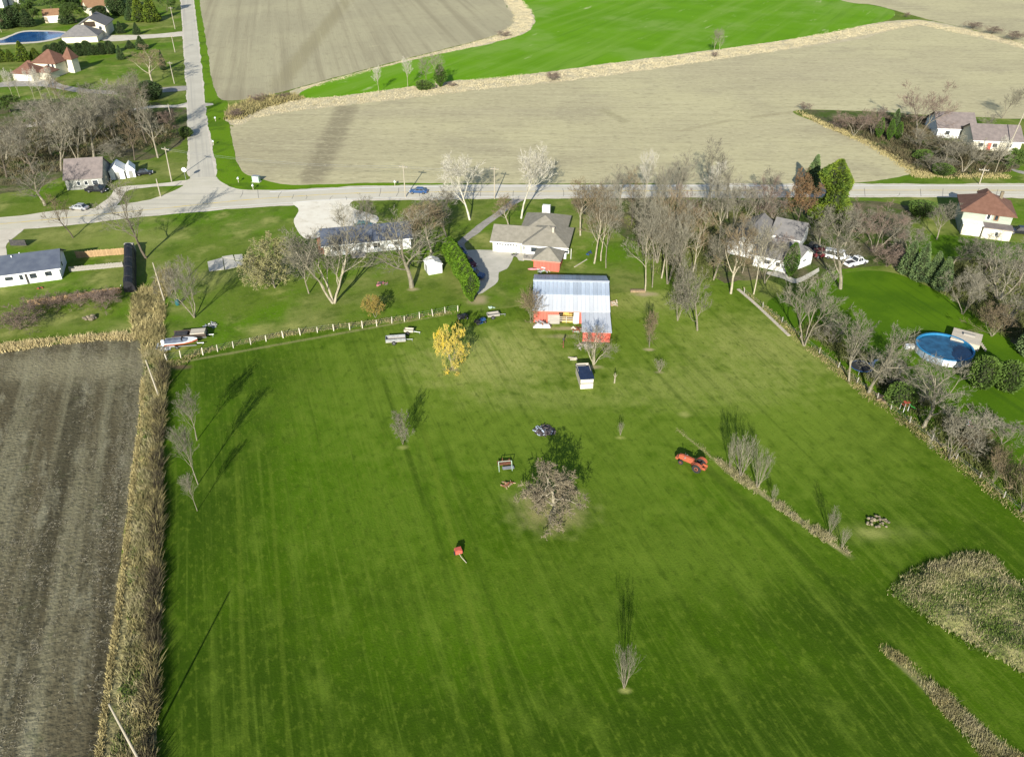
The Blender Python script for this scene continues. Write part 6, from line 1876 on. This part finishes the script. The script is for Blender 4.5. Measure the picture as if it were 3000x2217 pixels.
for s in (-1, 1):
    bx('lift_arm', orange_p, tr, -2.1, -1.4, s * .42 - .05, s * .42 + .05, .62, .95)

# --- boats / trailers at the ditch head
def trailer_base(o, L, w, z=.5):
    for s in (-1, 1):
        bx('side_rail', steel, o, -L / 2, L / 2, s * w / 2 - .05, s * w / 2 + .05, z - .1, z)
        wheel(o, -L * .12, s * (w / 2 + .14), .3, .18)
    b = MB(); b.tube([(L / 2, 0, z - .05), (L / 2 + 1.1, 0, z - .08)], .06, 5); b.tube([(L / 2 + .9, 0, 0), (L / 2 + .9, 0, z)], .04, 5); b.build('tongue', steel, o)
bo = empty('motor_boat', P(533, 1015), R(9), 'orange and white motorboat on a trailer beside the ditch', 'boat')
trailer_base(bo, 5.2, 1.3, .5)
def hull(x, w, zk, zg):
    return [(x, -w, zg), (x, -w * .92, zg - .3), (x, -w * .5, zk + .08), (x, 0, zk), (x, w * .5, zk + .08), (x, w * .92, zg - .3), (x, w, zg)]
b = MB(); b.loft([hull(-2.6, .95, .52, 1.2), hull(-1, 1.0, .52, 1.22), hull(.8, .95, .55, 1.26), hull(2.0, .6, .7, 1.32), hull(2.8, .08, 1.0, 1.38)]); b.build('hull', orange_p, bo)
b = MB()
b.loft([[(x, -w, z), (x, -w, z + .1), (x, w, z + .1), (x, w, z)] for x, w, z in ((-2.6, 1.0, 1.16), (-1, 1.04, 1.18), (.8, 1.0, 1.22), (2.0, .66, 1.28), (2.8, .12, 1.35))]); b.build('deck', white_p, bo)
b = MB(); b.loft([[(x, -w, 1.29), (x, 0, z), (x, w, 1.29)] for x, w, z in ((-2.5, .9, 1.34), (-1.2, .94, 1.5), (.3, .9, 1.62), (1.2, .75, 1.45))]); b.build('cover', mat('grey_blue_canvas', (0.16, 0.18, 0.22), (0.10, 0.12, 0.16), scale=2, rough=0.8), bo)
b = MB(); b.poly([(.5, -.75, 1.35), (.5, .75, 1.35), (.25, .65, 1.8), (.25, -.65, 1.8)]); b.build('windscreen', glass, bo, fix=False)
bx('outboard_motor', white_p, bo, -3.15, -2.65, -.22, .22, .5, 1.5)
ut = empty('flat_trailer', P(560, 992), R(9), 'dark long trailer with pale load behind the motorboat', 'trailer')
trailer_base(ut, 5.6, 1.7, .6)
bx('deck', dark_steel, ut, -2.8, 2.8, -.95, .95, .62, .72)
bx('side_board', mat('dark_brown_board', (0.06, 0.045, 0.035), rough=.8), ut, -2.8, 2.8, -.98, -.9, .73, 1.3)
bx('side_board', mat('dark_brown_board', (0.06, 0.045, 0.035), rough=.8), ut, -2.8, 2.8, .9, .98, .73, 1.3)
bx('canvas_load', pale_wood, ut, .2, 2.6, -.85, .85, .73, 1.45)
bx('tool_box', dark_steel, ut, -2.5, -.4, -.8, .8, .73, 1.2)
sc = heap('white_scrap', 'pale scrap and engine parts left of the motorboat', 'scrap heap', (482, 1018), 1.6, 12, (white_p, steel, tin_old), 21, .7, (.15, .6))
sc = heap('white_scrap', 'grey scrap behind the long dark trailer', 'scrap heap', (615, 955), 1.2, 10, (steel, grey_wall), 22, .3, (.15, .5))

def cart(name, label, pxy, rz, L, w, h, bm_, sm, cat='trailer'):
    o = empty(name, P(*pxy), rz, label, cat)
    bx('floor', bm_, o, -L / 2, L / 2, -w / 2, w / 2, .5, .58)
    for y in (-w / 2, w / 2 - .06):
        bx('side_board', sm, o, -L / 2, L / 2, y, y + .06, .59, .59 + h)
    for x in (-L / 2, L / 2 - .06):
        bx('end_board', sm, o, x, x + .06, -w / 2 + .065, w / 2 - .065, .59, .59 + h)
    for s in (-1, 1):
        wheel(o, -L * .1, s * (w / 2 + .12), .36, .2)
    b = MB(); b.tube([(L / 2, 0, .5), (L / 2 + 1.2, 0, .4)], .05, 5); b.tube([(L / 2 + 1.1, 0, 0), (L / 2 + 1.1, 0, .42)], .035, 5); b.build('drawbar', steel, o)
    return o
cart('grey_wagon', 'pale grey box wagon on the pasture below the fence', (1160, 1003), R(8), 3.4, 1.5, .5, pale_wood, steel)
cart('small_cart', 'small tan cart right behind the grey wagon', (1199, 977), R(-8), 1.6, .9, .35, pale_wood, pale_wood, 'cart')
cart('grey_cart', 'grey two wheeled cart near the hedge end', (1445, 930), R(15), 2.2, 1.2, .3, grey_wood, grey_wood, 'cart')
# garden tractors in the shade near the yellow tree
def mower(label, pxy, rz, m):
    o = empty('riding_mower', P(*pxy), rz, label, 'mower')
    b = MB(); b.loft([[(x, -w, .4), (x, -w, z - .08), (x, -w * .6, z), (x, w * .6, z), (x, w, z - .08), (x, w, .4)] for x, w, z in ((-.1, .3, .85), (.6, .32, .9), (1.0, .28, .8))]); b.build('hood', m, o)
    bx('mower_deck', m, o, -.6, .3, -.6, .6, .15, .32)
    bx('rear_body', dark_steel, o, -1.0, -.1, -.42, .42, .38, .6)
    bx('seat', tyre_m, o, -.85, -.4, -.25, .25, .61, .72)
    bx('seat_back', tyre_m, o, -.93, -.86, -.25, .25, .65, 1.05)
    b = MB(); b.lathe([(.15, 0), (.17, .012), (.15, .024), (.13, .012)], 12, Matrix.Translation((-.12, 0, 1.0)) @ Matrix.Rotation(-.5, 4, 'Y'), closed=True); b.build('steering_wheel', tyre_m, o)
    for x, r, w in ((-.7, .3, .25), (.75, .22, .16)):
        for s in (-1, 1):
            wheel(o, x, s * .5, r, w)
    return o
mower('dark riding mower at the end of the fence by the hedge', (1356, 932), R(10), black_p)
mower('blue riding mower in the shadow of the yellow tree', (1407, 946), R(30), blue_p)
heap('round_tub', 'pale tub beside the grey cart', 'tub', (1441, 902), .5, 6, (pale_green,), 30, .3, (.2, .35))

# kayak and wagons by the red shed
ky = empty('pink_kayak', P(1568, 791), R(4), 'faded pink kayak lying beside the red shed', 'kayak')
b = MB(); b.loft([[(x, w * math.cos(a), .25 + .22 * math.sin(a) * (1 if w > .1 else .4)) for a in [R(q) for q in range(0, 360, 45)]] for x, w in ((-1.5, .04), (-1.0, .28), (0, .4), (1.0, .28), (1.5, .04))]); b.build('hull', pink_p, ky)
bx('cockpit', dark_steel, ky, -.4, .3, -.2, .2, .44, .49)
# red implement with pale pole
im = empty('red_implement', P(1343, 1622), R(20), 'small red implement with a long pale drawbar on the lower pasture', 'farm implement')
im.scale = (.78, .78, .85)
b = MB(); b.loft([[(x, -.45, z0), (x, .45, z0), (x, .4, z1), (x, -.4, z1)] for x, z0, z1 in ((-.55, .35, .85), (0, .3, 1.05), (.55, .35, .85))]); b.build('hopper', red_p, im)
bx('lid', red_p, im, -.5, .5, -.36, .36, 1.02, 1.07)
for s in (-1, 1):
    M_ = Matrix.Translation((s * .62, 0, .32)) @ Matrix.Rotation(R(90), 4, 'Y')
    b = MB(); b.lathe([(.16, -.06), (.32, -.05), (.32, .05), (.16, .06)], 12, M_); w_ = b.build('wheel', tyre_m, im)
b = MB(); b.tube([(0, -.3, .45), (.15, -1.2, .35), (.6, -2.3, .12)], .055, 6); b.build('drawbar', pale_wood, im)

# ------------------------------------------------------------------ small yard things
ash = heap('ash_heap', 'round blackened burn heap above the spreading fruit tree', 'burn heap', (1595, 1262), 2.0, 16, (ash_m, dark_steel, tin_old), 40, .7, (.15, .6))
ash.scale = (.8, .72, .9)
b = MB()
for k in range(24):
    a_ = 6.283 * k / 24
    q_ = 1.9 + .5 * noise.noise((math.cos(a_) * 1.3, math.sin(a_) * 1.3, 4))
    b.v += [(q_ * math.cos(a_), q_ * math.sin(a_), .03), (q_ * .6 * math.cos(a_ + .1), q_ * .6 * math.sin(a_ + .1), .3 + .15 * noise.noise((a_, 0, 1)))]
for k in range(24):
    j = (k + 1) % 24
    b.f.append((2 * k, 2 * j, 2 * j + 1, 2 * k + 1))
b.f.append(tuple(2 * k + 1 for k in range(24)))
b.build('ash_mound', ash_m, ash)
sw = empty('swing_frame', P(1480, 1372), R(8), 'pale green metal frame with rusty scrap left of the fruit tree', 'metal frame')
b = MB()
for x in (-.9, .9):
    b.tube([(x, -.6, 0), (x, 0, 1.3), (x, .6, 0)], .04, 5)
b.tube([(-.9, 0, 1.3), (.9, 0, 1.3)], .04, 5)
b.build('frame', pale_green, sw, fix=False)
bx('scrap_sheet', rust, sw, -1.0, .9, .2, 1.1, .5, .56)
bx('scrap_sheet', steel, sw, -.4, 1.2, -.5, .1, .25, .3)
b = MB()
b.tube([(-.3, .9, 0), (-.25, 1.0, 1.1)], .05, 5); b.tube([(.6, .9, 0), (.7, 1.0, .9)], .05, 5); b.build('scrap_upright', rust, sw)
heap('rust_patch', 'low rusty scrap lying below the pale green frame', 'scrap heap', (1490, 1422), .9, 8, (rust, log_m), 44, .15, (.15, .4))
def rocks(name, label, cat, pxy, n, r, m, seed, s=(.2, .5)):
    rg = random.Random(seed)
    o = empty(name, P(*pxy), 0, label, cat)
    for i in range(n):
        b = MB()
        q = rg.uniform(*s)
        b.lathe([(q * rg.uniform(.5, .8), 0), (q, q * .35), (q * rg.uniform(.6, .9), q * .8), (q * .25, q * 1.0)], 7)
        c = b.build({'stone pile': 'stone'}.get(cat, 'log'), m, o)
        a, d_ = rg.uniform(0, 6.28), r * math.sqrt(rg.random())
        c.location = (d_ * math.cos(a) * 1.3, d_ * math.sin(a) * .8, rg.uniform(0, .25))
        c.rotation_euler = (rg.uniform(-.4, .4), rg.uniform(-.4, .4), rg.uniform(0, 6))
    return o
rocks('stone_pile', 'small pile of pale stones alone on the right pasture', 'stone pile', (2566, 1530), 34, 1.25, stone_m, 3, (.1, .26))
rocks('brush_stones', 'pale stones at the left of the brush mound above the dark field', 'stone pile', (264, 935), 9, .9, stone_m, 4, (.25, .6))
tag(bx('half_buried_trough', log_m, None, -1.4, 1.4, -.35, .35, 0, .42), 'long brown trough on the bare dirt oval', 'trough').location = P(1868, 855)
# stump and little post at right of shelter
b = MB(); b.tube([(0, 0, 0), (.02, 0, .8), (0, .03, 1.9)], [.13, .1, .07], 7); b.tube([(.0, 0, .9), (.35, .1, 1.6)], [.06, .03], 5); b.tube([(0, 0, 1.1), (-.3, 0, 1.7)], [.05, .02], 5)
o = b.build('dead_stub', bark_pale, None); o.location = P(1800, 1122); tag(o, 'short dead tree stub right of the navy roofed shelter', 'dead tree')
# pool
pc = P(2762, 1034)
pl = empty('swimming_pool', pc, 0, 'round blue above ground pool at the right', 'pool')
rp_ = 4.45
b = MB(); b.lathe([(rp_, 0), (rp_, 1.25), (rp_ - .06, 1.25), (rp_ - .06, 0)], 40, closed=True); b.build('wall', mat('pale_pool_wall', (0.22, 0.27, 0.33), (0.30, 0.35, 0.40), scale=.6, rough=.5), pl)
b = MB(); b.lathe([(rp_ + .12, 1.25), (rp_ + .12, 1.33), (rp_ - .18, 1.33), (rp_ - .18, 1.25)], 40, closed=True); b.build('rim', pool_blue, pl)
b = MB(); b.lathe([(rp_ - .07, .05), (rp_ - .07, 1.24), (rp_ - .1, 1.24), (rp_ - .1, .05)], 40, closed=True); b.build('liner', pool_blue, pl)
b = MB(); b.lathe([(rp_ - .11, .5), (rp_ - .11, .98)], 40); b.build('water', pool_water_m, pl)
for k in range(14):
    a = 6.283 * k / 14
    M = Matrix.Translation((rp_ * 1.012 * math.cos(a), rp_ * 1.012 * math.sin(a), 0)) @ Matrix.Rotation(a, 4, 'Z')
    bx('upright', steel, pl, 0, .07, -.09, .09, 0, 1.24, M)
for k in range(4):
    a = R(-112 + 9.5 * k)
    M = Matrix.Translation((rp_ * 1.02 * math.cos(a), rp_ * 1.02 * math.sin(a), 0)) @ Matrix.Rotation(a, 4, 'Z')
    bx('wall_panel', white_p, pl, .02, .05, -.37, .37, .1, 1.2, M)
dk = empty('pool_deck', P(2826, 1004), R(-32), 'pale wooden deck at the far side of the pool', 'deck')
for k in range(14):
    bx('plank', pale_wood, dk, -2.3, 2.3, -2.0 + k * .3, -2.0 + k * .3 + .28, 1.2, 1.26)
for x in (-2.25, 2.15):
    for y in (-2.0, 2.1):
        bx('post', pale_wood, dk, x, x + .1, y, y + .1, 0, 1.19)
bx('skirt', pale_wood, dk, -2.28, 2.28, -2.06, -2.01, .1, 1.18)
bx('bench', grey_wood, dk, -.6, 1.2, .2, .7, 1.27, 1.6)
for k in range(4):
    bx('step', pale_wood, dk, 2.35 + .28 * k, 2.6 + .28 * k, -1.4, -.4, .95 - .28 * k, 1.0 - .28 * k)
tp = empty('trampoline', P(2520, 1085), 0, 'dark round trampoline behind the large lot line tree', 'trampoline')
b = MB(); b.lathe([(1.7, .8), (1.8, .85), (1.7, .9), (1.6, .85)], 24, closed=True); b.build('frame_ring', blue_p, tp)
b = MB(); b.lathe([(1.58, .82), (1.58, .85)], 24); b.build('mat', tyre_m, tp)
for k in range(6):
    a = 1.047 * k
    b = MB(); b.tube([(1.7 * math.cos(a), 1.7 * math.sin(a), 0), (1.7 * math.cos(a), 1.7 * math.sin(a), .84)], .04, 5); b.build('leg', steel, tp)
heap('white_tank', 'white tarp bundle between trampoline and pool', 'tarp', (2566, 1070), 1.2, 10, (white_p,), 50, .9, (.3, .7))
heap('grey_tarp', 'grey tarp on the grass left of the pool', 'tarp', (2618, 1078), 1.6, 8, (steel,), 51, .2, (.3, .8))
tag(bx('pump_box', white_p, None, -.8, .8, -.4, .4, 0, .7), 'white pump box left of the pool', 'box').location = P(2664, 1020)
sl_t = empty('toy_slide', P(2656, 1200), R(15), 'red and green toy slide under the lot line trees', 'toy slide')
b = MB(); b.loft([[(-.2, -.3, 1.1), (.2, -.3, 1.1), (1.5, -.3, .1), (1.3, -.3, .1)], [(-.2, .3, 1.1), (.2, .3, 1.1), (1.5, .3, .1), (1.3, .3, .1)]]); b.build('chute', green_p, sl_t)
bx('roof', red_p, sl_t, -1.0, -.1, -.5, .5, 1.6, 1.7)
for x in (-.95, -.2):
    for y in (-.45, .4):
        bx('post', white_p, sl_t, x, x + .06, y, y + .06, 0, 1.6)
bx('platform', red_p, sl_t, -.9, -.22, -.38, .38, 1.0, 1.08)
heap('pink_toys', 'scatter of pink toys under the wide bare tree', 'toys', (2838, 1240), .8, 7, (pink_p, white_p), 52, .2, (.1, .3))
heap('blue_grill', 'dark blue thing beside the leaning tree trunk', 'grill', (1727, 745), .6, 6, (blue_p, dark_steel), 53, .8, (.2, .4))
heap('log_pile', 'row of cut logs below the lot line trees', 'logs', (2590, 1170), 1.5, 10, (log_m,), 54, .3, (.3, .7))
# green barrel at the ditch head, utility cabinet, stop sign
b = MB(); b.lathe([(.35, 0), (.4, .3), (.4, .75), (.34, 1.0), (.0, 1.02)], 12); o = b.build('green_barrel', teal_p, None); o.location = P(521, 893); tag(o, 'dark green barrel at the head of the ditch', 'barrel')
uc = empty('utility_cabinet', P(752, 533), R(-10), 'pale green utility cabinet at the field corner', 'cabinet')
bx('case', pale_green, uc, -.9, .9, -.5, .5, .1, 1.5); bx('lid', steel, uc, -.95, .95, -.55, .55, 1.502, 1.6); bx('door', white_p, uc, -.4, .4, -.54, -.504, .2, 1.4); bx('plinth', concrete_m, uc, -1.1, 1.1, -.7, .7, 0.045, .098)
ss = empty('stop_sign', P(545, 527), 0, 'octagonal sign seen from behind at the junction', 'sign')
b = MB(); b.tube([(0, 0, 0), (0, 0, 2.9)], .045, 6); b.build('post', steel, ss)
b = MB(); b.loft([[(.62 * math.cos(R(22.5 + 45 * k)), y, 2.6 + .62 * math.sin(R(22.5 + 45 * k))) for k in range(8)] for y in (.06, .09)]); b.build('plate', white_p, ss)
for (x, y), q in zip([(626, 426), (632, 356), (699, 535), (742, 556), (1157, 545)], ['beside the side road near the junction', 'beside the side road below the brush', 'at the junction corner', 'on the verge right of the junction', 'beyond the road left of the blue car']):
    o = empty('mailbox', P(x, y), R(10), 'small white box on a post ' + q, 'mailbox')
    bx('post', pale_wood, o, -.05, .05, -.05, .05, 0, 1.0)
    b = MB(); b.prism([(-.2, 1.0), (.2, 1.0), (.2, 1.25), (.1, 1.35), (-.1, 1.35), (-.2, 1.25)], -.35, .35); b.build('box', white_p, o)
tag(bx('yard_sign_board', dark_steel, None, -1.7, 1.7, -.08, .08, .2, 1.5), 'dark low board on the lawn of the left edge house', 'board').location = P(56, 722)
heap('play_things', 'white litter on the grass before the left edge house', 'litter', (285, 850), 5.5, 5, (white_p,), 56, .05, (.1, .25))
heap('orange_mower', 'small orange thing in the shade of the left edge house', 'garden tool', (118, 845), .4, 4, (orange_p, dark_steel), 57, .4, (.15, .35))
b = heap('burn_barrel_ash', 'dark ring of ash left of the large spreading tree', 'ash ring', (1118, 833), 1.1, 10, (ash_m, pink_p), 58, .25, (.1, .4))
